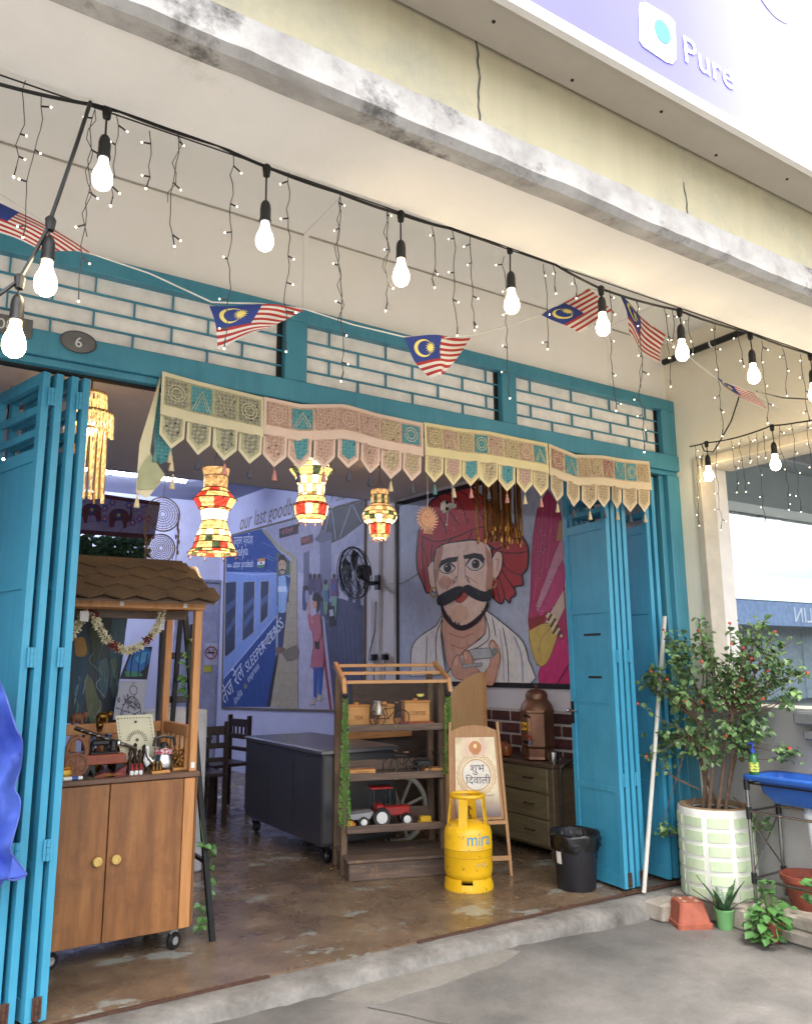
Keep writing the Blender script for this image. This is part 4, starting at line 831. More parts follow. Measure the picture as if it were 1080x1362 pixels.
def lantern(label, top, prof, bands, cord_to, n=16, tassels=8):
    """prof: list of (radius, z) down from the top; bands: colour list per segment (cycled round)"""
    t = thing('hanging_lantern', label, 'lantern', top, group=None)
    for (r0, z0), (r1, z1), cs in zip(prof, prof[1:], bands):
        mb = MB(); ms = []
        for j in range(n):
            c = cs[j % len(cs)]; 
            if c not in ms: ms.append(c)
            a0, a1 = 2*math.pi*j/n, 2*math.pi*(j+1)/n
            mb.add([(r0*math.cos(a0), r0*math.sin(a0), z0), (r0*math.cos(a1), r0*math.sin(a1), z0), (r1*math.cos(a1), r1*math.sin(a1), z1), (r1*math.cos(a0), r1*math.sin(a0), z1)], [(0, 1, 2, 3)], ms.index(c))
        sh = mb.build('shade', ms, t)
        MB().torus((0, 0, z1), r1+.001, .0035, 'z', 20, 5).build('rib', LB_, sh)
    zb = prof[-1][1]; rb = prof[-1][0]
    for k in range(tassels):
        a = 2*math.pi*k/tassels; p = Vector((rb*math.cos(a), rb*math.sin(a), zb))
        MB().tube([p, p-Vector((0, 0, .022))], .0012, 4).ball(p-Vector((0, 0, .028)), .006, 6, 4).ball(p-Vector((0, 0, .014)), .004, 6, 4, 1).build('bead', [LB_, MATS['tassel_cream']], t)
    r0 = prof[0][0]
    m_ = MB().tube([(0, 0, cord_to), (0, 0, .09)], .003, 5)
    for k in range(3): a = k*2.09; m_.tube([(0, 0, .09), (r0*math.cos(a), r0*math.sin(a), 0)], .0015, 4)
    m_.build('cord', BLACK, t); MB().lathe([(.045, cord_to), (.05, cord_to-.03), (.012, cord_to-.04)], n=14).build('ceiling_cap', BLACK, t)
    MB().ball((0, 0, prof[-1][1]*.72), .035, 12, 8).build('bulb', glow('lantern_bulb', (1, .86, .66), 60), t, smooth='all')
    return t
def sc_(prof, k): return [(r*k, z*k) for r, z in prof]
def lan_at(px, py, y): return ony(px, py, y)
p = lan_at(288, 624, 1.0); lantern('tall lit bell shaped patchwork lantern nearest the wooden cart', p, sc_([(.085, 0), (.075, -.05), (.075, -.13), (.10, -.16), (.135, -.20), (.10, -.26), (.085, -.27), (.075, -.34), (.095, -.40), (.11, -.44), (.12, -.48), (.14, -.525), (.155, -.545)], 1.0),
    [[LO], [LO], [LY, LY, LR, LR], [LY, LY, LY, LR, LR], [LR, LY, LY, LR], [LY, LR], [LW], [LY], [LW, LY], [LY, LY, LR, LY, LG, LY], [LR, LY, LY, LG], [LY, LG, LY, LR]], 3.2-p.z)
p = lan_at(415, 612, 1.2); lantern('brightest lit lantern with flared top, under the rose pink valance', p, sc_([(.06, 0), (.12, -.03), (.13, -.06), (.16, -.075), (.115, -.13), (.095, -.19), (.09, -.25), (.095, -.27), (.11, -.32), (.122, -.335), (.11, -.41), (.09, -.44)], 1.0),
    [[LR, LW, LY], [LG, LY, LW], [LW], [LY, LY, LG], [LY, LW], [LW, LY], [LW, LY, LO], [LY], [LR], [LR, LR, LW, LY], [LY]], 3.2-p.z)
p = lan_at(505, 652, 2.1); lantern('smaller pot bellied lit lantern hung near the wall fan', p, sc_([(.075, 0), (.085, -.05), (.085, -.13), (.12, -.16), (.15, -.205), (.155, -.24), (.14, -.275), (.10, -.305), (.095, -.31), (.088, -.40), (.06, -.43)], 1.0),
    [[LO], [LO, LG], [LO], [LY, LO], [LG, LY, LO, LY], [LY, LG, LW, LO], [LW, LY], [LR, LY], [LR, LR, LY, LY], [LY, LO]], 3.2-p.z)
# sun ornament
p = ony(569, 690, .25); SU = thing('sun_ornament', 'round carved sun face ornament hung on a thread', 'ornament', p)
m_ = MB(); n = 24
m_.prism([(.052*math.cos(a*math.pi/n), 0, .052*math.sin(a*math.pi/n)) for a in range(2*n)], (0, 1, 0), .012); m_.torus((0, -.002, 0), .05, .006, 'y', 24, 5); m_.torus((0, -.002, 0), .033, .003, 'y', 20, 4)
SUNM = mat('sun_terracotta', 'd2a07e', .7, var=.12, vs=40); m_.build('disc', SUNM, SU)
for k in range(22):
    a = k*2*math.pi/22; q = MB(); q.prism([Vector((r_*math.cos(a+d), .004, r_*math.sin(a+d))) for r_, d in ((.055, -.10), (.078, .10), (.086, .22), (.070, .18), (.055, .12))], (0, 1, 0), .006); q.build('sun_ray', SUNM, SU)
q = MB(); q.ball((-.014, -.004, .012), .007).ball((.014, -.004, .012), .007).ball((0, -.006, -.002), .007, sc=(.6, .8, 1.4)); q.tube([(-.014, -.004, -.018), (0, -.004, -.024), (.014, -.004, -.018)], .003, 5); q.build('face', SUNM, SU)
MB().tube([(0, 0, .06), (0, 0, 2.8-p.z)], .0018, 4).build('thread', WHITEP, SU)
for k in range(5): MB().tube([(-.03+.015*k, 0, -.055), (-.03+.015*k, 0, -.085)], .001, 4).ball((-.03+.015*k, 0, -.09), .006, 6, 4).build('bead', SUNM, SU)
# gold tassel lamp
p = ony(662, 600, .55); GT = thing('gold_tassel_lamp', 'lamp of long gold metallic fringe strands below the yellow valance', 'lamp', p)
random.seed(4); GOLD = mat('gold_fringe', '9a6a2c', .35, .7, var=.35, vs=15); GOLD2 = mat('copper_fringe', '70441f', .35, .7, var=.35, vs=15)
for k in range(64):
    a = k*2*math.pi/64*3.0; rr = (.17, .12, .07)[k % 3]; x, y = rr*math.cos(a), rr*math.sin(a)*.8; L = .62+jit(.05)-(.17-rr)*.3
    s_ = MB().tube([(x, y, .0), (x+jit(.008), y+jit(.008), -L*.5), (x+jit(.012), y+jit(.012), -L)], [.004, .0045, .0055], 4); s_.lathe([(.005, 0), (.009, -.012), (.010, -.04)], (x+jit(.01), y+jit(.01), -L), 5); s_.build('fringe_strand', GOLD if k % 2 else GOLD2, GT)
for rr in (.17, .12, .07): MB().torus((0, 0, 0), rr, .005, 'z', 28, 5).build('hoop', GOLD, GT)
MB().tube([(0, 0, 3.2-p.z), (0, 0, 0)], .004, 5).build('cord', BLACK, GT); MB().ball((0, 0, -.05), .035, 12, 8).build('bulb', LW, GT, smooth='all')
# macrame lamp
p = ony(122, 525, .95); ML = thing('macrame_lamp', 'lit cream macrame lamp with long fringe behind the folded door', 'lamp', p)
MC = lampmat('macrame_cord', (.8, .5, .2), .28); MC2 = mat('macrame_pale', 'c9ad7c', .9); random.seed(9)
for rr, z0, z1, n, r_ in ((.085, 0, -.14, 26, .007), (.125, -.12, -.24, 34, .009), (.10, -.22, -.62, 30, .006)):
    for k in range(n):
        a = k*2*math.pi/n; x, y = rr*math.cos(a), rr*math.sin(a); q = MB(); e = z1+jit(.03)
        q.tube([(x, y, z0), (x+jit(.01), y+jit(.01), (z0+e)/2), (x+jit(.008), y+jit(.008), e)], r_, 5); q.build('macrame_strand', MC if z0 > -.2 or k % 2 else MC2, ML)
    MB().torus((0, 0, z0), rr, .01, 'z', 26, 6).build('hoop', MC2, ML)
MB().tube([(0, 0, 3.2-p.z), (0, 0, 0)], .004, 5).build('cord', BLACK, ML); MB().ball((0, 0, -.2), .045, 12, 8).build('bulb', glow('macrame_bulb', (1, .8, .5), 12), ML, smooth='all')
# dream catcher
p = ony(217, 684, 2.2); DC = thing('dream_catcher', 'double ring woven dream catcher with feathers behind the cart roof', 'dream catcher', p)
DM = mat('jute', '7d6a58', .9, var=.2, vs=40)
for zc, RR in ((0, .13), (-.26, .105)):
    q = MB()
    for k in range(7): q.torus((0, 0, zc), RR*(1-k*.14), .006 if k == 0 else .0032, 'y', 26, 5)
    for k in range(20):
        a = k*math.pi/10; q.tube([(RR*math.cos(a), 0, zc+RR*math.sin(a)), (.2*RR*math.cos(a+.5), 0, zc+.2*RR*math.sin(a+.5))], .0014, 3)
    q.build('hoop', DM, DC)
for x, z0, L in ((-.12, -.02, .32), (.125, -.02, .34), (.118, .02, .28), (-.11, -.26, .25), (0, -.365, .28), (.09, -.3, .32), (-.125, .03, .25)):
    q = MB(); zz = z0; q.tube([(x, 0, z0), (x+jit(.01), 0, z0-L)], .003, 4)
    for k in range(5): q.ball((x+jit(.01), 0, z0-L*(.3+.12*k)), .009, 5, 4, sc=(1, .5, 2.4))
    q.build('feather', DM, DC)
MB().tube([(0, 0, .13), (0, 0, 3.2-p.z)], .002, 4).build('cord', DM, DC)
# pendant hat lamp seen through the door bars
p = ony(14, 535, 1.6); HL = thing('straw_hat_lamp', 'small dark pendant with a flat brim seen through the door bars', 'lamp', p)
MB().lathe([(.03, .02), (.03, .0), (.1, -.012), (.1, -.018), (.02, -.018)], n=18).build('shade', DM, HL); MB().tube([(0, 0, .02), (0, 0, 3.2-p.z)], .003, 4).build('cord', BLACK, HL); MB().tube([(0, 0, -.018), (0, 0, -.14)], .01, 6).build('stem', BLACK, HL)
# ------------------------------------------------------------------ steel counter on castors
def castor(par, x, y, r=.045, h=.13, metal=STEEL, yaw=0.6):
    M_ = T(x, y, 0) @ RZ(yaw); w_ = MB(); w_.lathe([(r*.5, -.013), (r*.92, -.014), (r, -.008), (r, .008), (r*.92, .014), (r*.5, .013)], n=18, M=M_ @ T(0, -.02, r) @ RX(R(90)))
    k = MB(); k.box(-.03, -.035, h-.008, .035, .03, h, 0, M_)
    for s_ in (-1, 1): k.add([M_ @ Vector(q) for q in ((.03, s_*.02, h-.008), (-.03, s_*.02, h-.008), (-.012, -.02+s_*.019, r-.01), (.012, -.02+s_*.019, r-.01))], [(0, 1, 2, 3)])
    k.lathe([(.02, -.016), (.02, .016)], n=10, M=M_ @ T(0, -.02, r) @ RX(R(90)))
    c = k.build('castor', metal, par); w_.build('wheel', BLACK, c, smooth=True); return c
CO = thing('steel_counter', 'dark stainless steel counter cabinet on castors behind the display shelf', 'counter', (2.8, 1.7, 0))
def brushed(name, c, rough, sc__):
    m, nt, b = _base(name); v = mapping(nt, sc__); f = noise(nt, v, 4, 6)
    nt.links.new(ramp(nt, f, ((.3, tuple(x*.93 for x in lin(c))), (.7, lin(c)))), b.inputs['Base Color']); b.inputs['Metallic'].default_value = .9
    nt.links.new(ramp(nt, f, ((.3, (rough,)*3), (.7, (rough+.12,)*3))), b.inputs['Roughness']); return m
BS = brushed('brushed_dark', '6a6c70', .3, (2, 2, 60)); BS2 = brushed('brushed_top', '9a9ca0', .22, (60, 2, 2))
MB().rbox(0, 0, .13, .64, 1.5, .775, .004).build('body', BS, CO)
for y in (.0, .5, 1.0): MB().rbox(-.006, y+.006, .15, -.0005, y+.494, .755, .002).build('side_panel', BS, CO)
MB().rbox(.012, -.006, .15, .628, -.0005, .755, .002).build('front_panel', mat('steel_front', '7a7c80', .36, .9, var=.05), CO)
MB().rbox(-.02, -.02, .776, .66, 1.52, .81, .006).build('top', mat('steel_top', '8f9195', .34, .9, var=.05), CO)
for x, y in ((.06, .06), (.58, .06), (.06, 1.42), (.58, 1.42)): castor(CO, x, y, .05, .13)
# ------------------------------------------------------------------ plank bar, half-round board, wheel
DKW = wood('dark_plank', '4a3a30', '5f4b3e', '6f5a4a', (4, 4, 30)); PINE = wood('pine', 'a87443', 'c08a56', 'cd9c68', (4, 30, 30)); BIRCH = wood('birch', 'b38a5c', 'c39a6c', 'cba77c', (40, 40, 2))
BA = thing('wooden_bar', 'brown timber bar counter behind the display shelf', 'bar counter', (3.55, 2.5, 0))
a = ony(425, 962, 3.0)
MB().rbox(-.06, 0, .0, .98, .04, 1.27, .004).build('back_panel', wood('bar_panel', '4d4340', '5b504b', '685c56', (4, 4, 20)), BA)
MB().rbox(-.1, -.12, .90, .62, .0, .96, .004).build('ledge', PINE, BA); MB().rbox(-.12, -.1, .80, .5, -.01, .895, .004).build('apron', PINE, BA)
MB().rbox(-.15, -.11, 0, -.1, -.05, .94, .004).build('leg', PINE, BA)
HB = thing('half_round_board', 'pale plywood board with rounded top edge leaning behind the easel', 'board', (3.85, 1.75, 0))
y = 1.75; pts = [(588, 962), (590, 946), (596, 930), (606, 915), (618, 904), (630, 897), (642, 894)]; pp = [ony(px, py, y) for px, py in pts]; rb = ony(643, 960, y)
pp += [Vector((pp[-1].x, y, 0)), Vector((pp[0].x, y, 0))]
MB().prism(pp, (0, 1, 0), .02).build('board', BIRCH, HB, True); MB().rbox(pp[-2].x+.001, y-.01, 0, pp[-2].x+.03, y+.03, pp[6].z, .003).build('edge_post', PINE, HB, True)
WHL = thing('cart_wheel', 'whitewashed spoked wheel standing behind the steel counter', 'wheel', (3.66, 2.0, 0))
c = Vector((0, 0, .27)); WWM = mat('whitewash', 'a8a69f', .8)
q = MB(); q.rings([[(math.cos(a)*r_, y_, .27+math.sin(a)*r_) for r_, y_ in ((.27, -.015), (.27, .015), (.235, .015), (.235, -.015))] for a in [2*math.pi*i/36 for i in range(37)]], False); q.build('rim', WWM, WHL)
for k in range(8): a = k*math.pi/4+.3; MB().tube([(.05*math.cos(a), 0, .27+.05*math.sin(a)), (.24*math.cos(a), 0, .27+.24*math.sin(a))], .013, 6).build('spoke', WWM, WHL)
MB().lathe([(.055, -.03), (.055, .03)], n=14, M=T(0, 0, .27) @ RX(R(90))).build('hub', WWM, WHL)
# ------------------------------------------------------------------ display shelf
SA = R(-18.2); SHF = thing('display_shelf', 'weathered dark wood display shelf with pale slatted top and hanging greenery', 'shelf', (2.8, 1.38, 0), SA)
WEA = wood('weathered_wood', '3d342f', '5c4c42', '7c6654', (2.5, 20, 30), .75, 'a07a55', (.6, .72)); WEAV = wood('weathered_post', '42352d', '62503f', '8a6a4c', (22, 22, 2.5), .75)
def sb(name, *a, m=WEA): return MB().rbox(*a, r=.004).build(name, m, SHF)
for x0, y0, h in ((-.01, .0, 1.30), (.715, .0, 1.30), (-.01, .30, 1.36), (.715, .30, 1.36)): sb('post', x0, y0, 0, x0+.045, y0+.05, h, m=WEAV)
for z, nm in ((1.0, 0), (.665, 1), (.315, 2)):
    sb('shelf_board', .035, -.03, z-.03, .715, .30, z-.008); sb('shelf_lip', .02, -.055, z-.035, .735, -.031, z+.015)
    if nm: sb('back_lip', .036, .285, z-.007, .714, .299, z+.07, m=DKW)
sb('base_box', .015, -.17, .0, .745, .34, .115); sb('base_top', .0, -.19, .1155, .755, .345, .135)
RODM = wood('rod_wood', 'a8794a', 'bd8d5b', 'c99c6c', (2, 30, 30))
for y_, z in ((-.10, 1.315), (.08, 1.375), (.24, 1.43)): MB().rbox(.0, y_-.012, z-.012, .75, y_+.012, z+.012, .003).build('top_rod', RODM, SHF)
for x in (-.03, .752): MB().prism([(x, -.14, 1.24), (x, -.10, 1.34), (x, .27, 1.46), (x, .27, 1.42), (x, -.08, 1.30), (x, -.11, 1.24)], (1, 0, 0), .028).build('top_arm', RODM, SHF)
SM = mw(SHF)
def onshelf(x, y, z): return SM @ Vector((x, y, z))
def sthing(name, label, cat, x, y, z, rz=0, group=None): return thing(name, label, cat, onshelf(x, y, z), SA+rz, group)
random.seed(31)
def garland(name, label, x, y, z0, L, mirror=1):
    t = sthing(name, label, 'garland', x, y, z0); st_ = MB(); LF = mat('string_leaf', '5f9a3a', .6, var=.3, vs=25)
    for k in range(5): a = k*1.25; st_.tube([(0, 0, 0), (.012*math.cos(a), .012*math.sin(a), -L*.4), (.02*math.cos(a)+jit(.01), .02*math.sin(a), -L*(.8+.05*k))], .0022, 4)
    st_.build('stem', mat('stem_green', '4f7a34', .7), t); lv = MB()
    for k in range(620):
        u = random.random(); a = random.uniform(0, 6.28); r0 = .008+.02*u; p = Vector((r0*math.cos(a), r0*math.sin(a), -L*u)); d = Vector((math.cos(a), math.sin(a), random.uniform(-.2, 1.0))).normalized()*random.uniform(.012, .026); s_ = d.orthogonal().normalized()*.0028
        lv.add([p-s_, p+d*.6-s_*1.2, p+d, p+d*.6+s_*1.2, p+s_], [(0, 1, 2, 3, 4)])
    stuff(lv.build('leaves', LF, t)); MB().ball((0, 0, .02), .022, 8, 6).build('holder', BLACK, t)
garland('trailing_garland', 'long bright green trailing garland on the shelf post beside the steel counter', .0, -.075, 1.20, .86)
garland('trailing_garland', 'shorter green trailing garland on the shelf post beside the easel', .765, -.075, 1.20, .55)
OAK = wood('box_oak', 'a8743c', 'bb8649', 'c99659', (2, 2, 22))
for x, w_, tx, lb, rz in ((.04, .17, 'TEA', 'small wooden canister box lettered TEA on the top shelf', .1), (.27, .12, '', 'plain small wooden box behind the toy milk bicycle', 0), (.47, .19, 'COFFEE', 'small wooden canister box lettered COFFEE on the red book', -.05)):
    z0 = .995 if tx != 'COFFEE' else 1.018
    t = sthing('canister_box', lb, 'box', x, .06, z0, rz); MB().rbox(0, 0, 0, w_, .13, .14, .004).build('body', OAK, t)
    MB().rbox(-.004, -.004, .1405, w_+.004, .134, .152, .003).lathe([(.02, .152), (.02, .165), (.012, .17)], (w_/2, .065, 0), 10).build('lid', OAK, t)
    if tx: q = MB(); text_mb(q, tx, (w_*.5, -.001, .05), (1, 0, 0), (0, 0, 1), .038, .001, align='CENTER'); q.build('lettering', mat('burnt_brown', '5c3a1c', .8), t)
tag(MB().rbox(.0, 0, 0, .235, .15, .02, .003).xf(SM @ T(.455, .045, .995)).build('red_book', mat('book_red', 'b5574a', .6)), 'flat red book under the coffee canister on the top shelf', 'book')
def wheel_mb(mb, M_, r, spokes=12, tyre=.004):
    mb.torus((0, 0, 0), r, tyre, 'z', 24, 5, M=M_)
    for k in range(spokes): a = k*2*math.pi/spokes; mb.tube([M_ @ Vector((0, 0, 0)), M_ @ Vector((r*math.cos(a), r*math.sin(a), 0))], .0009, 3)
    mb.lathe([(.008, -.008), (.008, .008)], n=8, M=M_)
def toybike(name, label, x, y, z, rz, s=1.0, milk=False, rick=False):
    t = sthing(name, label, 'toy bicycle', x, y, z, rz); r = .055*s; wb_ = .17*s
    for wx in (0, wb_):
        q = MB(); wheel_mb(q, T(wx, 0, r+.004) @ RX(R(90)), r); q.build('wheel', BLACK, t)
    q = MB(); S_ = s
    P = lambda a, b_: (a*S_, 0, b_*S_)
    for a, b_ in (((0, .059), (.055, .125)), ((.055, .14), (.075, .055)), ((.075, .055), (.14, .125)), ((.055, .122), (.14, .13)), ((.14, .15), (.17, .059)), ((0, .059), (.075, .055))): q.tube([P(*a), P(*b_)], .0035*s, 5)
    q.build('frame', BLACK, t)
    MB().tube([(.135*s, -.045*s, .165*s), (.138*s, 0, .16*s), (.135*s, .045*s, .165*s)], .004*s, 5).build('handlebar', mat('toy_wood', '9c7a5c', .6), t)
    MB().ball((.052*s, 0, .148*s), .018*s, 8, 5, sc=(1.3, .7, .4)).build('saddle', mat('saddle_tan', '7d5a42', .6), t)
    if milk:
        for yy_ in (-.035, .035): MB().lathe([(.026, .0), (.030, .004), (.030, .055), (.017, .072), (.017, .082), (.021, .086), (.021, .095)], (0, yy_*s, .085*s), 14).build('milk_can', mat('toy_tin', 'b7b0a4', .35, .6), t, smooth=True)
    if rick:
        for yy_ in (-.05, .05):
            q = MB(); wheel_mb(q, T(-.07*s, yy_*s, r+.004) @ RX(R(90)), r); q.build('wheel', BLACK, t)
        MB().rbox(-.12*s, -.045*s, .05*s, -.02*s, .045*s, .09*s, .005).build('seat', BLACK, t)
        q = MB(); q.rings([[(-.1*s+.06*s*math.cos(a)-.01, y_, .1*s+.06*s*math.sin(a)) for a in [R(60+15*i) for i in range(9)]] for y_ in (-.045*s, .045*s)], False, 0, False); q.build('hood', BLACK, t)
toybike('milk_bicycle', 'toy bicycle carrying tin milk cans on the top shelf', .245, -.02, .993, 0, 1.05, True)
toybike('cycle_rickshaw', 'toy black cycle rickshaw on the middle shelf', .52, .02, .66, math.pi, 1.0, False, True)
for x, w_, lb in ((.045, .19, 'flat pale wooden box with lettering on the middle shelf'), (.60, .14, 'small open wooden tray beside the toy rickshaw')):
    t = sthing('wooden_tray', lb, 'box', x, -.01, .658); MB().rbox(0, 0, 0, w_, .1, .045 if x < .1 else .035, .003).build('body', OAK, t)
    if x < .1: q = MB(); [q.box(.05+.012*k, -.0015, z_, .058+.012*k, 0, z_+.006) for k in range(8) for z_ in (.014, .026)]; stuff(q.build('worn_print', MATS['burnt_brown'], t))
# tractor and trailer
TS = 1.3
TR = sthing('toy_tractor', 'toy red tractor with canopy on the lower shelf', 'toy tractor', .365, .05, .31); TRED = mat('tractor_red', '8e1f1f', .3); q = MB()
MB().rbox(-.05, -.03, .05, .1, .03, .10, .006).build('bonnet', TRED, TR); MB().rbox(-.10, -.05, .05, -.051, .05, .115, .008).build('mudguard', TRED, TR)
for x, y_, r in ((-.07, -.06, .05), (-.07, .06, .05), (.075, -.045, .033), (.075, .045, .033)):
    w_ = MB().lathe([(r*.6, -.012), (r*.95, -.014), (r, -.01), (r, .01), (r*.95, .014), (r*.6, .012)], n=18, M=T(x, y_, r) @ RX(R(90))).build('wheel', BLACK, TR); MB().lathe([(r*.2, -.016), (r*.62, -.0135), (r*.62, .0135), (r*.2, .016)], n=16, M=T(x, y_, r) @ RX(R(90))).build('hub', mat('hub_white', 'c9c9c9', .4), w_)
MB().rbox(-.13, -.055, .195, .0, .055, .205, .003).build('canopy', TRED, TR)
for x, y_ in ((-.11, -.045), (-.11, .045), (-.02, -.045), (-.02, .045)): MB().tube([(x, y_, .1), (x, y_, .195)], .0025, 4).build('canopy_post', BLACK, TR)
MB().tube([(.05, 0, .1), (.05, 0, .14)], .004, 5).build('exhaust', BLACK, TR); MB().torus((-.02, 0, .125), .016, .002, 'x', 12, 4).build('steering_wheel', BLACK, TR)
TR.scale = (TS, TS, TS); TL = sthing('toy_trailer', 'toy silver trailer hitched behind the red tractor', 'toy trailer', .125, .05, .31); TL.scale = (1.2, 1.2, 1.2)
MB().add([(-.05, -.04, .045), (.06, -.04, .045), (.06, .04, .045), (-.05, .04, .045), (-.065, -.05, .075), (.08, -.05, .085), (.08, .05, .085), (-.065, .05, .075)], [(0, 3, 2, 1), (0, 1, 5, 4), (1, 2, 6, 5), (2, 3, 7, 6), (3, 0, 4, 7), (4, 5, 6, 7)]).build('bed', mat('trailer_silver', 'b5b8bc', .4, .4), TL)
for y_ in (-.05, .05): w_ = MB().lathe([(.015, -.01), (.03, -.01), (.03, .01), (.015, .01)], n=16, M=T(.02, y_, .03) @ RX(R(90))).build('wheel', BLACK, TL); MB().lathe([(.003, -.013), (.019, -.011), (.019, .011), (.003, .013)], n=14, M=T(.02, y_, .03) @ RX(R(90))).build('hub', MATS['hub_white'], w_)
MB().tube([(.06, 0, .05), (.13, 0, .05)], .004, 5).build('tow_bar', BLACK, TL)
t = sthing('toy_cart', 'small orange wooden toy at the end of the lower shelf', 'toy', .05, .03, .31); MB().rbox(-.03, -.025, 0, .03, .025, .045, .008).build('body', mat('toy_orange', 'c98a35', .5), t); MB().rbox(.031, -.02, .005, .045, .02, .03, .003).build('nose', MATS['toy_orange'], t)
t = sthing('toy_block', 'small stepped yellow toy on the lower shelf', 'toy', .60, .0, .31); MB().rbox(-.05, -.03, 0, .05, .03, .022, .003).build('base', mat('toy_yellow', 'd1a524', .5), t); MB().rbox(-.04, -.025, .0225, .04, .025, .055, .003).build('top', MATS['toy_yellow'], t)
t = sthing('tea_light', 'small yellow hanging tea light under the slatted top', 'ornament', .545, -.10, 1.225); MB().lathe([(.003, -.022), (.022, -.016), (.03, 0), (.026, .002), (.003, .0)], n=14).build('bowl', mat('lime_glaze', 'd5cc6a', .4), t); MB().tube([(-.015, 0, .005), (0, 0, .03), (.015, 0, .005)], .0025, 4).tube([(0, 0, .03), (0, 0, .085)], .0012, 4).build('hanger', BLACK, t)
# ------------------------------------------------------------------ easel
pr, plf = onz(680, 1165, 0), onz(600, 1168, 0); dx = (pr-plf); dx.z = 0; wE = dx.length; EA = math.atan2(dx.y, dx.x)
EZ = thing('poster_easel', 'wooden easel holding a cream festival greeting poster', 'easel', (plf.x, plf.y, 0), EA)
LEAN = .16; EW = wood('easel_wood', '8a6138', 'a07445', 'ad8350', (25, 25, 2))
def ez(x, z, off=0): return Vector((x, LEAN*z-off, z))
TW = .035
for x0, x1 in ((0.0, TW), (wE, wE-TW)): MB().tube([ez(x0, 0), ez(x1, 1.02)], .014, 4).build('leg', EW, EZ)
for x in (.1, wE-.1): MB().tube([(x, .5, 0), ez(x, .9, -.02)], .011, 4).build('rear_leg', EW, EZ)
xa = lambda z: TW*z/1.02
def quad(name, z0, z1, off, m, i0=0, par=EZ, arch=False):
    pts = [ez(xa(z0)+i0, z0, off), ez(wE-xa(z0)-i0, z0, off), ez(wE-xa(z1)-i0, z1, off)]
    if arch: pts += [ez(wE*.72, z1+.03, off), ez(wE*.5, z1+.04, off), ez(wE*.28, z1+.03, off)]
    pts += [ez(xa(z1)+i0, z1, off)]; return MB().prism(pts, (0, 1, -LEAN), .008).build(name, m, par)
quad('board', .36, .96, .0, EW, .012, arch=True); quad('ledge', .335, .36, .03, EW, .012); quad('lower_bar', .10, .13, .012, EW, .0)
def poster_mat():
    m, nt, b = _base('poster_print'); v = mapping(nt, (1, 1, 1)); f = noise(nt, v, 7, 6); sp = N(nt, 'ShaderNodeSeparateXYZ'); nt.links.new(v, sp.inputs[0])
    col = ramp(nt, f, ((.3, 'c3a883'), (.5, 'd8c6a2'), (.7, 'e0d3b4'))); g = ramp(nt, sp.outputs[2], ((.4, (1, 1, 1)), (.56, (0, 0, 0))))
    nt.links.new(mixc(nt, g, col, '6d5a58'), b.inputs['Base Color']); b.inputs['Roughness'].default_value = .4; return m
PO = quad('poster', .385, .915, .012, poster_mat(), .035)
def pz(x, z, o=.0142): return ez(x, z, o)
cx = wE/2
def ring(mb, r0, r1, zc, n=40, o=.0142, sc=0):
    L = []
    for k in range(n+1): a = 2*math.pi*k/n; f = 1+(sc*(k % 2)); L.append((pz(cx+r0*f*math.cos(a), zc+r0*f*math.sin(a), o), pz(cx+r1*f*math.cos(a), zc+r1*f*math.sin(a), o)))
    for a, b_ in zip(L, L[1:]): mb.add([a[0], b_[0], b_[1], a[1]], [(0, 1, 2, 3)])
q = MB(); ring(q, .132, .137, .66, 48, sc=.06); ring(q, .118, .122, .66, 48, sc=.05); ring(q, .1, .106, .66); q.build('mandala', mat('print_gold', 'b98c58', .5), PO)
q = MB(); q.add([pz(cx+.098*math.cos(a*.2618), .66+.098*math.sin(a*.2618), .0138) for a in range(24)], [tuple(range(24))]); q.build('medallion', mat('print_cream', 'd9d2c4', .5), PO)
q = MB(); text_mb(q, 'शुभ', pz(cx-.045, .68), (1, 0, 0), (0, LEAN, 1), .075, .0008, n=(0, -1, 0)); text_mb(q, 'िदवाली', pz(cx-.08, .60), (1, 0, 0), (0, LEAN, 1), .07, .0008, n=(0, -1, 0)); q.build('greeting', mat('print_navy', '2e2f4a', .5), PO)
q = MB()
for s_ in (-1, 1): q.add([pz(cx+s_*a, b_, .0145) for a, b_ in ((.03, .91), (.075, .91), (.06, .885), (.078, .84), (.07, .80), (.02, .775), (.03, .80), (.055, .83), (.045, .87))], [tuple(range(9))])
q.build('hands', mat('print_pink', 'e0bda8', .5), PO)
q = MB(); q.add([pz(cx+.046*math.cos(a*.3142), .845+.046*math.sin(a*.3142), .0148) for a in range(20)], [tuple(range(20))]); q.build('lamp_bowl', mat('print_orange', 'c07f4a', .5), PO); q = MB(); q.add([pz(cx+.012*math.cos(a*.6283), .855+.016*math.sin(a*.6283), .0152) for a in range(10)], [tuple(range(10))]); q.build('flame', mat('print_flame', 'f0d9a0', .5), PO)
q = MB()
for k, (x, w_) in enumerate(((.07, .07), (.18, .06), (.27, .06))): q.tube([pz(x, .525), pz(x+w_*.5, .518), pz(x+w_, .53)], .0022, 3)
for r_ in range(4): [q.add([pz(x_, .452-.018*r_), pz(x_+.02, .452-.018*r_), pz(x_+.02, .457-.018*r_), pz(x_, .457-.018*r_)], [(0, 1, 2, 3)]) for x_ in (.05, .08, .105, .135, .17, .195, .225, .26)] if r_ < 2 else None
q.build('small_print', mat('print_brown', 'a98d80', .5), PO)
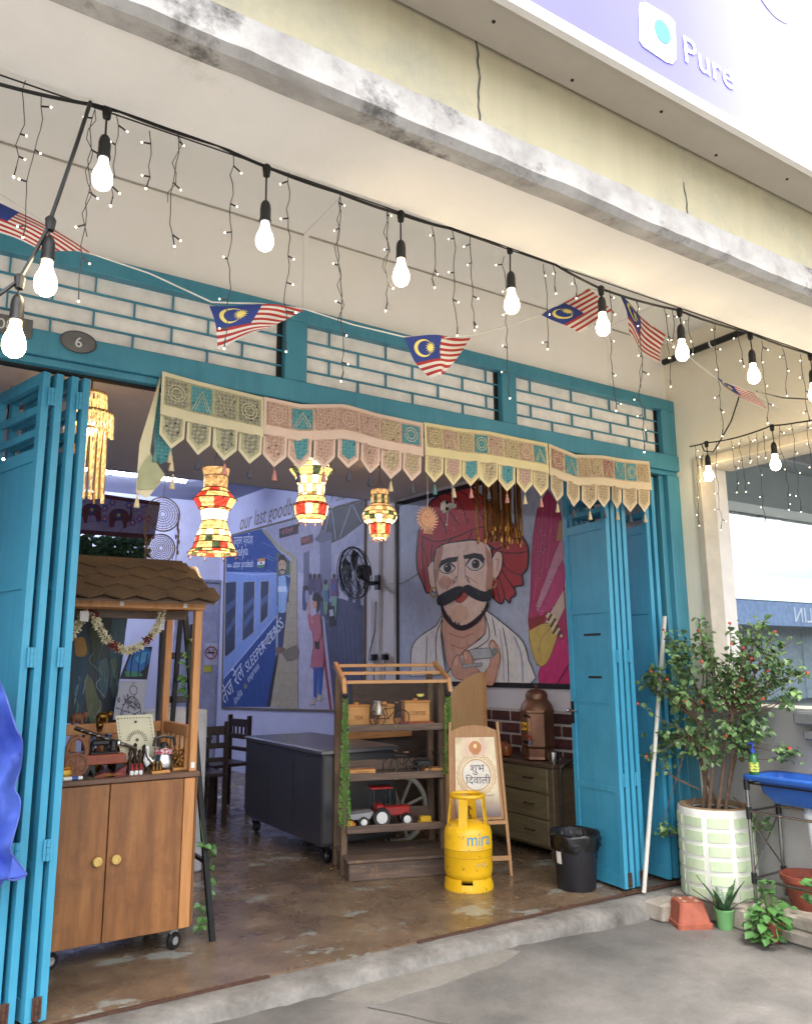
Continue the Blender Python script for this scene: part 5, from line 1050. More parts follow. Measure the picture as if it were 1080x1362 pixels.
# ------------------------------------------------------------------ gas cylinder
GA = thing('gas_cylinder', 'yellow steel gas cylinder with blue lettering in front of the easel', 'gas cylinder', (3.36, .67, 0))
def yellow():
    m, nt, b = _base('yellow_paint'); v = mapping(nt, (1, 1, 1)); col = ramp(nt, noise(nt, v, 5, 5), ((.3, 'd6a512'), (.7, 'e3b51c')))
    ch = ramp(nt, noise(nt, v, 22, 8, .75), ((.60, (0, 0, 0)), (.615, (.9, .9, .9)))); col = mixc(nt, ch, col, '6f4f1c'); nt.links.new(col, b.inputs['Base Color']); b.inputs['Roughness'].default_value = .38; bump(nt, b, noise(nt, v, 12, 4), .1, .004); return m
YM = yellow(); RG = .158
MB().lathe([(.02, .045), (.12, .05), (.150, .075), (RG, .11), (RG, .245), (RG+.002, .249), (RG+.002, .255), (RG, .259), (RG, .34), (.150, .375), (.125, .40), (.08, .418), (.03, .425)], n=40).build('body', YM, GA, smooth=True)
fr = MB()
for k in range(40):
    a0, a1 = 2*math.pi*k/40, 2*math.pi*(k+1)/40; gap = (k % 10) in (4, 5, 6); z1 = .045 if gap else .075
    rr = ((.162, .0), (.162, .012), (.156, z1))
    for (r0, z0), (r1, z2) in zip(rr, rr[1:]): fr.add([(r0*math.cos(a0), r0*math.sin(a0), z0), (r0*math.cos(a1), r0*math.sin(a1), z0), (r1*math.cos(a1), r1*math.sin(a1), z2), (r1*math.cos(a0), r1*math.sin(a0), z2)], [(0, 1, 2, 3)])
    for (r0, z0), (r1, z2) in zip(rr, rr[1:]): fr.add([((r0-.006)*math.cos(a0), (r0-.006)*math.sin(a0), z0), ((r1-.006)*math.cos(a0), (r1-.006)*math.sin(a0), z2), ((r1-.006)*math.cos(a1), (r1-.006)*math.sin(a1), z2), ((r0-.006)*math.cos(a1), (r0-.006)*math.sin(a1), z0)], [(0, 1, 2, 3)])
fr.build('foot_ring', YM, GA, smooth=True)
MB().torus((0, 0, .252), RG+.0025, .0012, 'z', 48, 4).build('weld_seam', mat('seam_brown', '7a5a20', .7), GA); MB().torus((0, 0, .205), RG+.0005, .0009, 'z', 48, 4).build('weld_seam', MATS['seam_brown'], GA)
MB().torus((0, 0, .575), .108, .014, 'z', 32, 8).build('handle_ring', YM, GA, smooth=True)
vd = math.atan2(CLOC.y-.67, CLOC.x-3.36)
for da in (-1.55, .0, 1.55, 3.14):
    a = vd+da-.25; w_ = .030; q = MB(); c_, s_ = math.cos(a), math.sin(a)
    def pt(r, t, z): return (r*c_-t*s_, r*s_+t*c_, z)
    q.rings([[pt(r-.004, -w_, z), pt(r+.004, -w_, z), pt(r+.004, w_, z), pt(r-.004, w_, z)] for r, z in ((.128, .385), (.12, .45), (.112, .52), (.110, .575))]); q.build('handle_post', YM, GA)
MB().lathe([(.025, .42), (.025, .45), (.014, .455), (.014, .49), (.02, .495), (.02, .505)], n=14).build('valve', mat('brass', '8a6d35', .35, .9), GA, smooth=True)
def wrap_text(s, th0, z, size, sx, mt, name):
    q = MB(); text_mb(q, s, (0, 0, 0), (1, 0, 0), (0, 0, 1), size, 0, sx=sx)
    q.v = [Vector(((RG+.0015)*math.cos(th0+p.x/RG), (RG+.0015)*math.sin(th0+p.x/RG), z+p.z)) for p in q.v]; q.build(name, mt, GA)
BLT = mat('print_blue', '2f8fc0', .5); wrap_text('mira', vd-.06, .285, .115, .85, BLT, 'lettering'); wrap_text('GAS', vd+.33, .262, .032, .9, mat('print_pale', 'b9b08a', .5), 'lettering'); wrap_text('14 KG', vd+.28, .155, .036, .9, MATS['print_pale'], 'lettering')
# ------------------------------------------------------------------ drawer cabinet and what stands on it
CA = thing('drawer_cabinet', 'dark olive wood chest of drawers against the brick facing', 'cabinet', (4.3, .85, 0)); OL = wood('olive_wood', '44382a', '584a38', '685844', (3, 3, 26), .45); OLY = wood('olive_front', '4a4230', '60563f', '70664c', (20, 2.2, 26), .45)
MB().rbox(0, 0, .07, .42, 1.0, .655, .004).build('carcass', OL, CA); MB().rbox(-.02, -.02, .656, .42, 1.02, .685, .005).build('top', wood('cab_top', '3d2f24', '4e3d30', '5a483a', (20, 3, 20), .35), CA)
for z in (.09, .28, .47):
    d_ = MB().rbox(-.016, .05, z, -.0005, .95, z+.18, .004).build('drawer', OLY, CA)
    for yh in (.25, .75): MB().tube([(-.016, yh-.05, z+.1), (-.035, yh-.045, z+.1), (-.035, yh+.045, z+.1), (-.016, yh+.05, z+.1)], .004, 5).ball((-.035, yh-.045, z+.1), .007, 6, 4).ball((-.035, yh+.045, z+.1), .007, 6, 4).build('pull', IRON, d_)
for x, y_ in ((.03, .04), (.38, .04), (.03, .96), (.38, .96)): MB().rbox(x-.02, y_-.02, 0, x+.02, y_+.02, .071, .003).build('foot', OL, CA)
UR = thing('copper_urn', 'antique six sided copper tea urn with tap on the chest of drawers', 'urn', (4.45, 1.17, .685), R(12)); COP = wood('aged_copper', '4f352a', '6f4d3b', '86654f', (4, 4, 3), .42); COP.node_tree.nodes['Principled BSDF'].inputs['Metallic'].default_value = .6
MB().lathe([(.10, .0), (.125, .01), (.12, .03), (.125, .09), (.135, .1)], n=6, cap=False).build('foot', COP, UR); MB().lathe([(.128, .1), (.132, .11), (.13, .36), (.138, .37), (.136, .385)], n=6).build('body', COP, UR)
MB().lathe([(.136, .385), (.125, .42), (.10, .455), (.085, .47)], n=24).build('shoulder', COP, UR, smooth=True); MB().lathe([(.09, .47), (.09, .505), (.075, .53), (.05, .545), (.012, .55), (.008, .56), (.018, .57), (.012, .582), (.003, .585)], n=24).build('lid', COP, UR, smooth=True)
for a in (0, math.pi):
    for z in (.33, .13): q = MB().tube([(.12*math.cos(a), .12*math.sin(a)-.02, z), (.165*math.cos(a), .165*math.sin(a)-.02, z+.02), (.165*math.cos(a), .165*math.sin(a)+.02, z+.02), (.12*math.cos(a), .12*math.sin(a)+.02, z)], .006, 6); q.build('handle', IRON, UR)
fa = math.atan2(CLOC.y-1.17, CLOC.x-4.45)-R(12); fx, fy = math.cos(fa-.35), math.sin(fa-.35)
MB().tube([(.12*fx, .12*fy, .16), (.19*fx, .19*fy, .155), (.195*fx, .195*fy, .12)], .010, 8).build('tap', mat('chrome', 'c4c4c4', .15, 1, var=.03), UR, smooth=True); MB().tube([(.165*fx, .165*fy, .165), (.165*fx, .165*fy, .19), (.165*fx+.05*fy, .165*fy-.05*fx, .195)], .006, 6).build('tap_lever', TRED, UR)
fx, fy = math.cos(fa-.9), math.sin(fa-.9); Ml = Matrix(((-fy, fx, 0, .118*fx), (fx, fy, 0, .118*fy), (0, 0, 1, .26), (0, 0, 0, 1)))
l_ = MB().box(-.05, 0, -.03, .05, .004, .03, 0, Ml).build('label', mat('label_yellow', 'd7b52c', .5), UR); MB().box(-.045, .004, -.02, -.02, .0055, .02, 0, Ml).box(.02, .004, -.02, .045, .0055, .02, 0, Ml).build('label_mark', mat('label_red', 'b0402a', .5), l_); MB().lathe([(.001, 0), (.013, 0), (.013, .002)], n=12, M=Ml @ T(0, .005, 0) @ RX(R(90))).build('label_mark', BLACK, l_)
for i, (x, y_, r) in enumerate(((4.36, 1.47, .058), (4.46, 1.60, .055))):
    t = thing('clay_pot', ('round polished brown clay pot nearer the copper urn', 'round polished brown clay pot half hidden by the easel')[i], 'pot', (x, y_, .685)); MB().lathe([(.02, 0), (.045, .012), (r, .05), (r*.9, .085), (.03, .105), (.022, .108), (.02, .10)], n=20).build('body', mat('polished_clay', '7d4422', .25, var=.2), t, smooth=True); MB().lathe([(.012, .1), (.01, .112)], n=8).build('stopper', IRON, t)
t = thing('steel_mug', 'shiny steel mug on the corner of the chest of drawers', 'mug', (4.36, .90, .685)); MB().lathe([(.038, 0), (.04, .004), (.042, .085), (.039, .085), (.037, .008)], n=24).build('cup', MATS['chrome'], t, smooth=True); MB().torus((.055, 0, .045), .022, .004, 'y', 14, 6).build('handle', MATS['chrome'], t)
tag(MB().tube([(4.33, .80, .0), (4.33, .80, .60), (4.335, .795, .665), (4.37, .78, .70), (4.44, .77, .715), (4.62, .77, .72)], .013, 8).build('bent_rail', mat('rail_brown', '4a4440', .35, .6), smooth=True), 'dark bent metal rail standing at the corner of the chest of drawers', 'rail')
# ------------------------------------------------------------------ bin
BI = thing('rubbish_bin', 'black plastic rubbish bin lined with a black bag', 'bin', (3.93, .26, 0)); BP = mat('bin_plastic', '1c1c22', .45, var=.15)
MB().lathe([(.12, 0), (.124, .01), (.150, .33), (.156, .335), (.156, .345), (.148, .345), (.118, .02)], n=36).build('body', BP, BI, smooth=True)
random.seed(8); n = 72; rows = []
ph = [random.uniform(0, 6.28) for _ in range(6)]
for r_, z, am in ((.135, .20, .004), (.142, .30, .005), (.153, .349, .003), (.161, .352, .002), (.163, .33, .003), (.161, .30, .006), (.159, .265, .007), (.153, .245, .005)):
    rows.append([((r_+am*(math.sin(7*a+ph[0]+z*40)+.8*math.sin(17*a+ph[1]-z*60)+.8*math.sin(29*a+ph[2]+z*90))*.9)*math.cos(a), (r_+am*(math.sin(7*a+ph[0]+z*40)+.8*math.sin(17*a+ph[1]-z*60)+.8*math.sin(29*a+ph[2]+z*90))*.9)*math.sin(a), z+am*1.3*math.sin(5*a+ph[3])) for a in [2*math.pi*j/n for j in range(n)]])
MB().rings(rows, False).build('bag', mat('bag_film', '141416', .2, var=.2, bs=1.0, bsc=38), BI, smooth='all')
va = math.atan2(CLOC.y-.26, CLOC.x-3.93)-.85; q = MB(); L = []
for k in range(6):
    a = va-.16+.32*k/5; L.append([(.1465*math.cos(a), .1465*math.sin(a), .24), (.1405*math.cos(a), .1405*math.sin(a), .165)])
q.rings(L, False, 0, False); q.build('paper_label', mat('paper_white', 'd9d6ce', .7, var=.03), BI)
# ------------------------------------------------------------------ wooden display cart with shingled roof
CX0, CX1, CY0, CY1 = .70, 1.47, .55, 1.12
CK = thing('display_cart', 'wooden display cart with two cupboard doors and brown shingled roof', 'cart', (CX0, CY0, 0))
PLY = wood('plywood', '5f3b20', '85572f', 'a06f40', (9, 9, 1.1), .5, '6b4526', (.5, .75)); PLYD = wood('plywood_dark', '5e3d24', '734c2c', '835a36', (7, 7, 1.3), .5); PST = wood('post_pine', '9c6a3c', 'b57f4c', 'c28d5a', (25, 25, 2), .55)
Wc, Dc = CX1-CX0, CY1-CY0
MB().rbox(.0, .02, .10, Wc-.002, Dc, .855, .004).build('carcass', PLYD, CK)
MB().rbox(-.01, -.012, .856, Wc+.01, Dc+.01, .882, .004).build('counter_top', wood('cart_top', '4f3a2a', '64493a', '735846', (3, 20, 20), .6), CK)
xm = ony(148, 1035, .55).x-CX0
for x0, x1, kx in ((.0, xm-.003, xm-.045), (xm+.003, Wc-.075, xm+.045)):
    d_ = MB().rbox(x0, .0, .105, x1, .0195, .852, .002).build('door', PLY, CK)
    MB().lathe([(.010, 0), (.010, .012), (.022, .016), (.024, .022), (.020, .030), (.012, .031), (.010, .027), (.003, .027)], n=20, M=T(kx, 0, .49) @ RX(R(90))).build('knob', mat('knob_cream', 'cfae62', .4, var=.1), d_, smooth=True)
MB().rbox(Wc-.07, .002, .105, Wc-.012, .0195, .852, .003).build('stile', PST, CK); MB().rbox(Wc-.0015, .03, .105, Wc+.012, Dc, .852, .003).build('side_panel', PLYD, CK)
for x, y in ((.09, .1), (Wc-.09, .06), (.09, Dc-.08), (Wc-.09, Dc-.08)): castor(CK, x, y, .042, .10, mat('castor_zinc', 'b5b8ba', .35, .6), .5)
for x, y in ((Wc-.045, .01), (Wc-.06, Dc-.06), (.0, .01), (.0, Dc-.06)):
    MB().rbox(x, y, .8825, x+.04, y+.045, 1.745, .003).build('post', PST, CK)
    MB().box(x+.008, y-.003, .90, x+.028, y, .93).build('tape', WHITEP, CK)
MB().rbox(-.02, -.005, 1.7455, Wc+.005, .05, 1.79, .003).build('front_beam', PST, CK); MB().rbox(-.0, Dc-.06, 1.7455, Wc, Dc-.02, 1.79, .003).build('rear_beam', PST, CK)
MB().rbox(.0, .18, 1.70, Wc-.046, .21, 1.745, .003).build('cross_beam', DKW, CK); MB().rbox(Wc-.05, .051, 1.75, Wc-.01, Dc-.061, 1.785, .003).build('side_beam', PST, CK)
for x in (Wc-.12, Wc-.46): MB().box(x, -.006, 1.755, x+.02, -.003, 1.785).build('tape', WHITEP, CK)
MB().rbox(.0, Dc-.05, 1.06, Wc-.061, Dc-.02, 1.12, .003).build('rear_rail', PST, CK); MB().rbox(Wc-.05, .06, 1.06, Wc-.02, Dc-.065, 1.12, .003).build('side_rail', PST, CK)
for k in range(9): MB().rbox(.06+k*.075, Dc-.045, .8825, .09+k*.075, Dc-.028, 1.0595, .002).build('slat', PST, CK)
for k in range(5): MB().rbox(Wc-.045, .1+k*.085, .8825, Wc-.028, .13+k*.085, 1.0595, .002).build('slat', PST, CK)
# roof: sloped deck with overlapping arrow-tailed shingles
RY0, RZ0, RY1, RZ1 = -.10, 1.775, .26, 2.02; RL = math.hypot(RY1-RY0, RZ1-RZ0); sl_ = math.atan2(RZ1-RZ0, RY1-RY0)
RM = T(-.12, RY0, RZ0) @ RX(sl_); RWd = Wc+.12+.06
MB().box(0, .015, -.014, RWd-.03, RL, -.002, 0, RM).build('roof_deck', DKW, CK)
MB().box(0, 0, -.014, RWd-.03, RL, -.002, 0, T(-.12, RY1+.002, RZ1) @ RX(-sl_*.9)).build('roof_deck', DKW, CK)
def shingle_mat():
    m, nt, b = _base('shingle'); v = mapping(nt, (1, 1, 1)); col = ramp(nt, noise(nt, v, 6, 5), ((.3, '4a3828'), (.7, '62492f'))); sp = ramp(nt, noise(nt, v, 90, 3), ((.66, (0, 0, 0)), (.7, (.7, .7, .7)))); nt.links.new(mixc(nt, sp, col, '8a7a68'), b.inputs['Base Color']); b.inputs['Roughness'].default_value = .9; bump(nt, b, noise(nt, v, 120, 3), .5, .003); return m
SHM = shingle_mat(); tw = .165; random.seed(2)
rp = CK
for r_ in range(4):
    v0 = r_*RL/4.0; n = int(RWd/tw)+2
    for k in range(n):
        x0 = k*tw-(tw*.5 if r_ % 2 else 0)
        def X(x): return min(max(x, -.005), RWd-.035*(r_*.9)/1.0)
        a, b_, c_ = X(x0), X(x0+tw*.5), X(x0+tw)
        if c_-a < .02: continue
        t_ = .004+.0095*1; z0 = .004+.001*random.random()
        top_ = min(v0+RL/4.0+.05, RL)
        pts = [(a, v0+.035), (b_, v0-.018), (c_-.001, v0+.035), (c_-.001, top_), (a, top_)]
        L0 = [RM @ Vector((x, y, z0+.012-(y-v0)*.085)) for x, y in pts]; nn = (RM.to_3x3() @ Vector((0, 0, 1)))
        MB().prism(L0, nn, .011).build('shingle', SHM, CK)
for k in range(5):
    x0 = k*.2; x1 = min(x0+.2, RWd-.12)
    if x1 > x0+.02: MB().prism([RM @ Vector(q) for q in ((x0, RL-.05, .012), (x1-.002, RL-.05, .012), (x1-.002, RL+.004, .02), (x0, RL+.004, .02))], RM.to_3x3() @ Vector((0, 0, 1)), .008).build('shingle', SHM, CK)
# ------------------------------------------------------------------ garland, picture, things on the cart
def cart(px, py, y): return ony(px, py, y)
def on_cart(px, y): p = ony(px, 1000, y); return Vector((p.x, y, .882))
GL = thing('flower_garland', 'thick white flower garland with red blooms swagged under the cart roof', 'garland', cart(170, 830, .62)); random.seed(12)
gp = sm([(92, 850), (100, 838), (113, 818), (124, 818), (131, 832), (142, 850), (158, 862), (172, 865), (188, 858), (202, 845), (211, 832), (216, 812)], 5); g3 = [cart(x, y, .63) for x, y in gp]
MB().tube(g3, .008, 5).build('thread', DM, GL, True); wf = MB(); rf = MB()
for i, p in enumerate(g3):
    red = i in (13, 14, 15, 16, 27, 28, 29, 42, 43, 44)
    for k in range(26):
        d = Vector((jit(1), jit(1), jit(1))).normalized(); c = p+Vector((jit(.006), jit(.006), jit(.006))); s_ = d.orthogonal().normalized()*.0055
        (rf if red else wf).add([c+d*.010-s_, c+d*.024-s_*.6, c+d*.028, c+d*.024+s_*.6, c+d*.010+s_], [(0, 1, 2, 3, 4)])
stuff(wf.build('blossoms', mat('jasmine', 'cfc8a8', .8, var=.15, vs=50), GL, True)); stuff(rf.build('red_blooms', mat('red_bloom', '6e2420', .8, var=.2), GL, True))
def picture(name, label, cat, corners, y, m, thick=.012, extra=None):
    P = [ony(px, py, y) for px, py in corners]; t = thing(name, label, cat, P[3]); MB().prism(P, (0, 1, 0), thick).build('panel', m, t, True); return t
picture('photo_card', 'small framed portrait card pinned to the cart beam', 'picture', ((107, 813), (119, 813), (118, 827), (107, 826)), .585, mat('card_white', 'b9b4ae', .6), .004)
t = picture('painted_backdrop', 'dark blue green painted cloth of figures behind the cart', 'painting', ((90, 812), (171, 816), (150, 962), (88, 962)), 1.35, wood('backdrop_dark', '12181c', '1d2a33', '26343a', (3, 3, 2)), .01)
bk = Paint(0, 0, 1); bk.plane = lambda x, y, off: ony(x, y, 1.35-off)
for pts, c in (([(96, 830), (112, 820), (118, 900), (108, 950), (98, 940)], '1f3f55'), ([(112, 905), (122, 902), (138, 958), (120, 960)], '5a6248'), ([(100, 850), (112, 848), (116, 870), (102, 872)], '8a6a35'), ([(133, 880), (143, 876), (146, 905), (138, 930), (132, 910)], '3f5663'), ([(150, 818), (168, 820), (160, 900), (150, 930), (146, 870)], '24465c'), ([(120, 824), (134, 822), (136, 860), (124, 880)], '2c3c33'), ([(146, 880), (156, 876), (158, 920), (150, 925)], '3b4f55')): bk.poly(sm(pts+[pts[0]], 3), c)
for i in range(26):
    x, y = random.uniform(94, 160), random.uniform(825, 945); bk.line(sm([(x, y), (x+jit(6), y+10), (x+jit(10), y+26)]), 1.1, random.choice(('4f7285', '6b7a5a', '7d8c94', '2f5568')))
bk.build('painted_figures', t)
t = picture('blue_canvas', 'small canvas painting of bright blue sky and dark trees', 'painting', ((176, 862), (203, 860), (196, 904), (160, 903)), 1.22, mat('canvas_dark', '10161f', .6)); bk = Paint(0, 0, 1); bk.plane = lambda x, y, off: ony(x, y, 1.22-off)
bk.poly(sm([(168, 890), (178, 866), (200, 863), (198, 882), (186, 894), (172, 896)], 3), '1f5fa8'); bk.poly(sm([(180, 876), (190, 868), (199, 868), (196, 878), (186, 884)], 3), '3f8cc8'); bk.poly(sm([(166, 893), (182, 893), (190, 899), (168, 900)], 3), '2f6a58')
for x in (174, 184, 193): bk.line(sm([(x, 900), (x+1, 885), (x+4, 868)]), 1.6, '0c1016')
bk.build('painted_trees', t)
t = picture('deity_sketch', 'white sheet with a line drawing of a seated figure on a clipboard', 'drawing', ((160, 906), (196, 905), (190, 955), (151, 957)), 1.2, mat('sketch_paper', '9fa0ae', .7, var=.05), .004); bk = Paint(0, 0, 1); bk.plane = lambda x, y, off: ony(x, y, 1.2-off); Kq = '3c3c46'
bk.line([(178+5*math.cos(a*.4), 918+6*math.sin(a*.4)) for a in range(17)], .8, Kq); bk.line([(176, 911), (178, 907), (180, 911)], .9, Kq)
for i in range(40): x, y = 174+random.gauss(0, 6.5), 938+random.gauss(0, 6.5); bk.line(sm([(x, y), (x+jit(4), y+jit(4)), (x+jit(6), y+jit(6))]), .7, Kq)
bk.line(sm([(160, 954), (166, 936), (176, 926), (186, 936), (188, 952)]), .9, Kq); bk.build('drawing', t)
# card with printed pattern
t = picture('printed_card', 'cream square card printed with dots and a sunburst', 'card', ((154, 952), (203, 950), (210, 1006), (162, 1014)), .74, mat('card_cream', 'c4bfa4', .7, var=.05), .004); bk = Paint(0, 0, 1); bk.plane = lambda x, y, off: ony(x, y, .74-off); 
for k in range(11):
    for q in ((158+k*4.0, 955.5-k*.15), (157.5+.6*k, 957+k*4.6), (200+.6*k, 955+k*4.4)): bk.circ(q[0], q[1], .8, '3f3a33', n=6)
for k in range(15): a = math.pi+k*math.pi/14; bk.line([(183+9*math.cos(a), 985+9*math.sin(a)), (183+14*math.cos(a), 985+14*math.sin(a))], 1.3, '4b443b')
bk.circ(181, 960, 1.8, '3f3a33', n=8); bk.circ(183, 984, 2.2, '4b443b', n=8); bk.build('print', t)
TERR = mat('carved_terracotta', '7d5038', .65, var=.2, vs=40)
p = on_cart(103, .66); t = thing('padlock_ornament', 'carved reddish brown ornament shaped like a giant padlock', 'ornament', p); MB().prism([(.062*math.cos(a*.2618), 0, .062+.062*math.sin(a*.2618)) for a in range(24)], (0, 1, 0), .03).torus((0, -.002, .062), .052, .006, 'y', 24, 5).build('body', TERR, t)
q = MB(); 
for k in range(8): a = k*math.pi/4; q.tube([(0, -.003, .062), (.045*math.cos(a), -.003, .062+.045*math.sin(a))], .003, 4)
q.build('carving', TERR, t); MB().tube([(-.045, .015, .09), (-.048, .015, .14), (-.03, .015, .185), (0, .015, .2), (.03, .015, .185), (.048, .015, .14), (.045, .015, .09)], .013, 8).build('shackle', TERR, t, smooth=True)
p = on_cart(86, .63); t = thing('painted_bowl', 'small painted yellow bowl at the front of the cart', 'bowl', p); MB().lathe([(.025, 0), (.042, .03), (.036, .055), (.042, .062), (.038, .062), (.03, .05)], n=20).build('bowl', mat('bowl_yellow', 'c9a02e', .45, var=.1), t, smooth=True); MB().torus((0, 0, .052), .0375, .003, 'z', 20, 5).build('band', TRED, t)
p = on_cart(141, .72); t = thing('toy_sewing_machine', 'miniature black sewing machine on a reddish wooden stand', 'sewing machine', p); RDW = wood('red_wood', '6e2f1a', '86402a', '954e36', (3, 20, 20), .45)
MB().rbox(-.11, -.05, .055, .095, .05, .105, .004).build('table', RDW, t)
for x in (-.08, .07): MB().prism([(x-.02, -.04, .055), (x+.02, -.04, .055), (x+.028, -.04, 0), (x+.016, -.04, 0), (x, -.04, .035), (x-.016, -.04, 0), (x-.028, -.04, 0)], (0, 1, 0), .08).build('leg', BLACK, t)
MB().rbox(-.08, -.025, .1055, .06, .025, .115, .002).build('bed', BLACK, t); MB().rbox(.02, -.02, .1155, .05, .02, .175, .006).rbox(-.075, -.016, .148, .0195, .016, .178, .008).rbox(-.075, -.012, .122, -.06, .012, .1475, .003).build('arm', BLACK, t); MB().lathe([(.003, -.006), (.024, -.005), (.024, .005), (.003, .006)], n=16, M=T(.06, 0, .155) @ RY(R(90))).build('hand_wheel', STEEL, t); MB().rbox(-.05, -.0515, .07, .05, -.0502, .09, .001).build('drawer', RDW, t)
p = on_cart(218, .68); t = thing('patterned_kettle', 'steel kettle with black handle and pink patterned band', 'kettle', p); MB().lathe([(.055, 0), (.062, .01), (.06, .05), (.05, .085), (.046, .087), (.046, .12), (.03, .128), (.025, .13)], n=24).build('body', STEEL, t, smooth=True); MB().lathe([(.0475, .09), (.0475, .117)], n=24, cap=False).build('band', embroid('kettle_band', 'cfc9c6', 'a84a58', '6b3038'), t); MB().lathe([(.024, .13), (.024, .142), (.012, .15)], n=14).build('lid_knob', BLACK, t)
MB().tube([(-.055, 0, .13), (-.05, 0, .172), (0, 0, .182), (.05, 0, .172), (.06, 0, .13)], .009, 8).build('handle', BLACK, t, smooth=True); MB().tube([(-.05, 0, .04), (-.085, 0, .08), (-.095, 0, .12)], [.014, .01, .008], 8).build('spout', STEEL, t, smooth=True)
p = on_cart(239, .66); t = thing('brass_ornament', 'small brass spoked wheel on a wooden stand', 'ornament', p); BRS = mat('antique_brass', '7d5a26', .35, .85, var=.25, vs=40); MB().rbox(-.05, -.02, 0, .03, .02, .014, .003).build('stand', OAK, t); q = MB().torus((0, 0, .062), .044, .006, 'y', 24, 6)
for k in range(6): a = k*math.pi/3; q.tube([(0, 0, .062), (.044*math.cos(a), 0, .062+.044*math.sin(a))], .004, 5).ball((.026*math.cos(a), -.004, .062+.026*math.sin(a)), .007, 6, 4)
q.build('wheel', BRS, t)
DKB = mat('dark_bottle', '2c1d17', .3, var=.2)
for i, (px, y, h, nm) in enumerate(((174, .70, .13, 'tall'), (180, .74, .15, 'taller'), (186, .68, .12, 'shorter'), (192, .72, .14, 'slim'))):
    t = thing('turned_figurine', 'dark turned wooden figurine, %s one of the cluster beside the kettle' % nm, 'figurine', on_cart(px, y)); MB().lathe([(.016, 0), (.017, .01), (.009, .025), (.014, h*.4), (.007, h*.6), (.013, h*.75), (.008, h*.85), (.011, h*.93), (.003, h)], n=12).build('body', DKB, t, smooth=True); MB().torus((0, 0, h*.5), .012, .003, 'z', 12, 5).build('collar', BRS, t)
for i, px in enumerate((177, 183, 189)):
    t = thing('salt_shaker', 'small white and red turned shaker at the front of the figurines', 'shaker', on_cart(px, .605), group='white and red shakers on the cart'); MB().lathe([(.010, 0), (.011, .016), (.007, .022)], n=12).build('foot', WHITEP, t, smooth=True); MB().lathe([(.007, .022), (.010, .03), (.006, .045), (.008, .052), (.002, .058)], n=12).build('top', TRED, t, smooth=True)
p = on_cart(212, .585); t = thing('brass_tool_rack', 'tiny wooden block holding three brass pegs', 'ornament', p); MB().rbox(-.035, -.015, 0, .06, .015, .014, .002).build('block', OAK, t)
for k in range(3): MB().lathe([(.006, .014), (.008, .02), (.004, .04), (.007, .05), (.003, .065)], (-.025+.018*k, 0, 0), 10).build('peg', BRS, t)
p = on_cart(193, .69); t = thing('porcelain_pipe', 'white curved porcelain pipe bowl beside the kettle', 'pipe', p); MB().tube([(.012, 0, .135), (.014, 0, .10), (.006, 0, .06), (.016, 0, .035), (.026, 0, .05)], [.010, .012, .013, .016, .015], 10).build('bowl', WHITEP, t, smooth=True); MB().tube([(.026, 0, .05), (.03, 0, .075)], [.015, .010], 8).build('lip', WHITEP, t)
a, b_ = ony(100, 968, .80), ony(182, 996, .70); t = thing('inlaid_flute', 'dark inlaid wooden flute lying slanted across the cart', 'flute', a); MB().tube([a, a.lerp(b_, .5), b_], [.012, .010, .009], 8).build('shaft', DKB, t, True, smooth=True); q = MB()
for k in range(6): q.torus(a.lerp(b_, .12+.13*k), .0105, .003, 'z', 10, 4)
q.build('inlay_band', mat('inlay_ivory', 'c9bfa8', .5), t, True)
for i, (px, lb) in enumerate(((140, 'flat red and gold embroidered slipper lying on the cart edge'), (155, 'pointed maroon slipper standing on the cart edge'))):
    t = thing('toy_slipper', lb, 'slipper', on_cart(px, .60)); MB().prism([(-.05, -.018, 0), (.05, -.018, 0), (.05, -.018, .05 if i else .018), (.0, -.018, .02 if i else .024), (-.05, -.018, .008)], (0, 1, 0), .036).build('sole', mat('slipper_red', '6b1f26', .6, var=.2), t); MB().prism([(-.045, -.0185, .004), (.03, -.0185, .012), (.03, -.0185, .018), (-.045, -.0185, .010)], (0, -1, 0), .001).build('trim', BRS, t)
p = on_cart(104, .57); t = thing('paint_tube', 'small blue and white tube lying at the cart edge', 'tube', p); MB().tube([(-.06, 0, .010), (.03, 0, .010)], .010, 10).build('barrel', WHITEP, t); MB().tube([(-.02, 0, .010), (.01, 0, .010)], .0104, 10).build('label', mat('tube_blue', '2f4f8f', .5), t)
p = on_cart(122, .565); t = thing('peacock_feather', 'peacock feather eye lying at the cart edge', 'feather', p+Vector((0, 0, .003))); MB().ball((0, 0, .002), .022, 12, 5, sc=(1.2, .8, .1)).build('vane', mat('feather_green', '3d5a30', .5), t); MB().ball((0, 0, .004), .012, 10, 5, sc=(1.1, .8, .12)).build('eye', mat('feather_blue', '1f4f7a', .4), t)
for i, (px, py, y, lb) in enumerate(((108, 938, 1.02, 'carved brown elephant figurine on the rear rail'), (140, 962, 1.02, 'small golden reclining animal figurine on the rear rail'))):
    p = Vector((ony(px, py, y).x, 1.085, 1.12)); t = thing('animal_figurine', lb, 'figurine', p); mm = (TERR, BRS)[i]; MB().ball((0, 0, .035), .03, 10, 7, sc=(1.3, .8, .9)).build('body', mm, t, smooth='all'); MB().ball((.038, 0, .048), .02, 10, 6).build('head', mm, t, smooth='all')
    for x in (-.022, .022): MB().tube([(x, -.012, .03), (x, -.012, 0)], .008, 6).tube([(x, .012, .03), (x, .012, 0)], .008, 6).build('legs', mm, t)
random.seed(77)
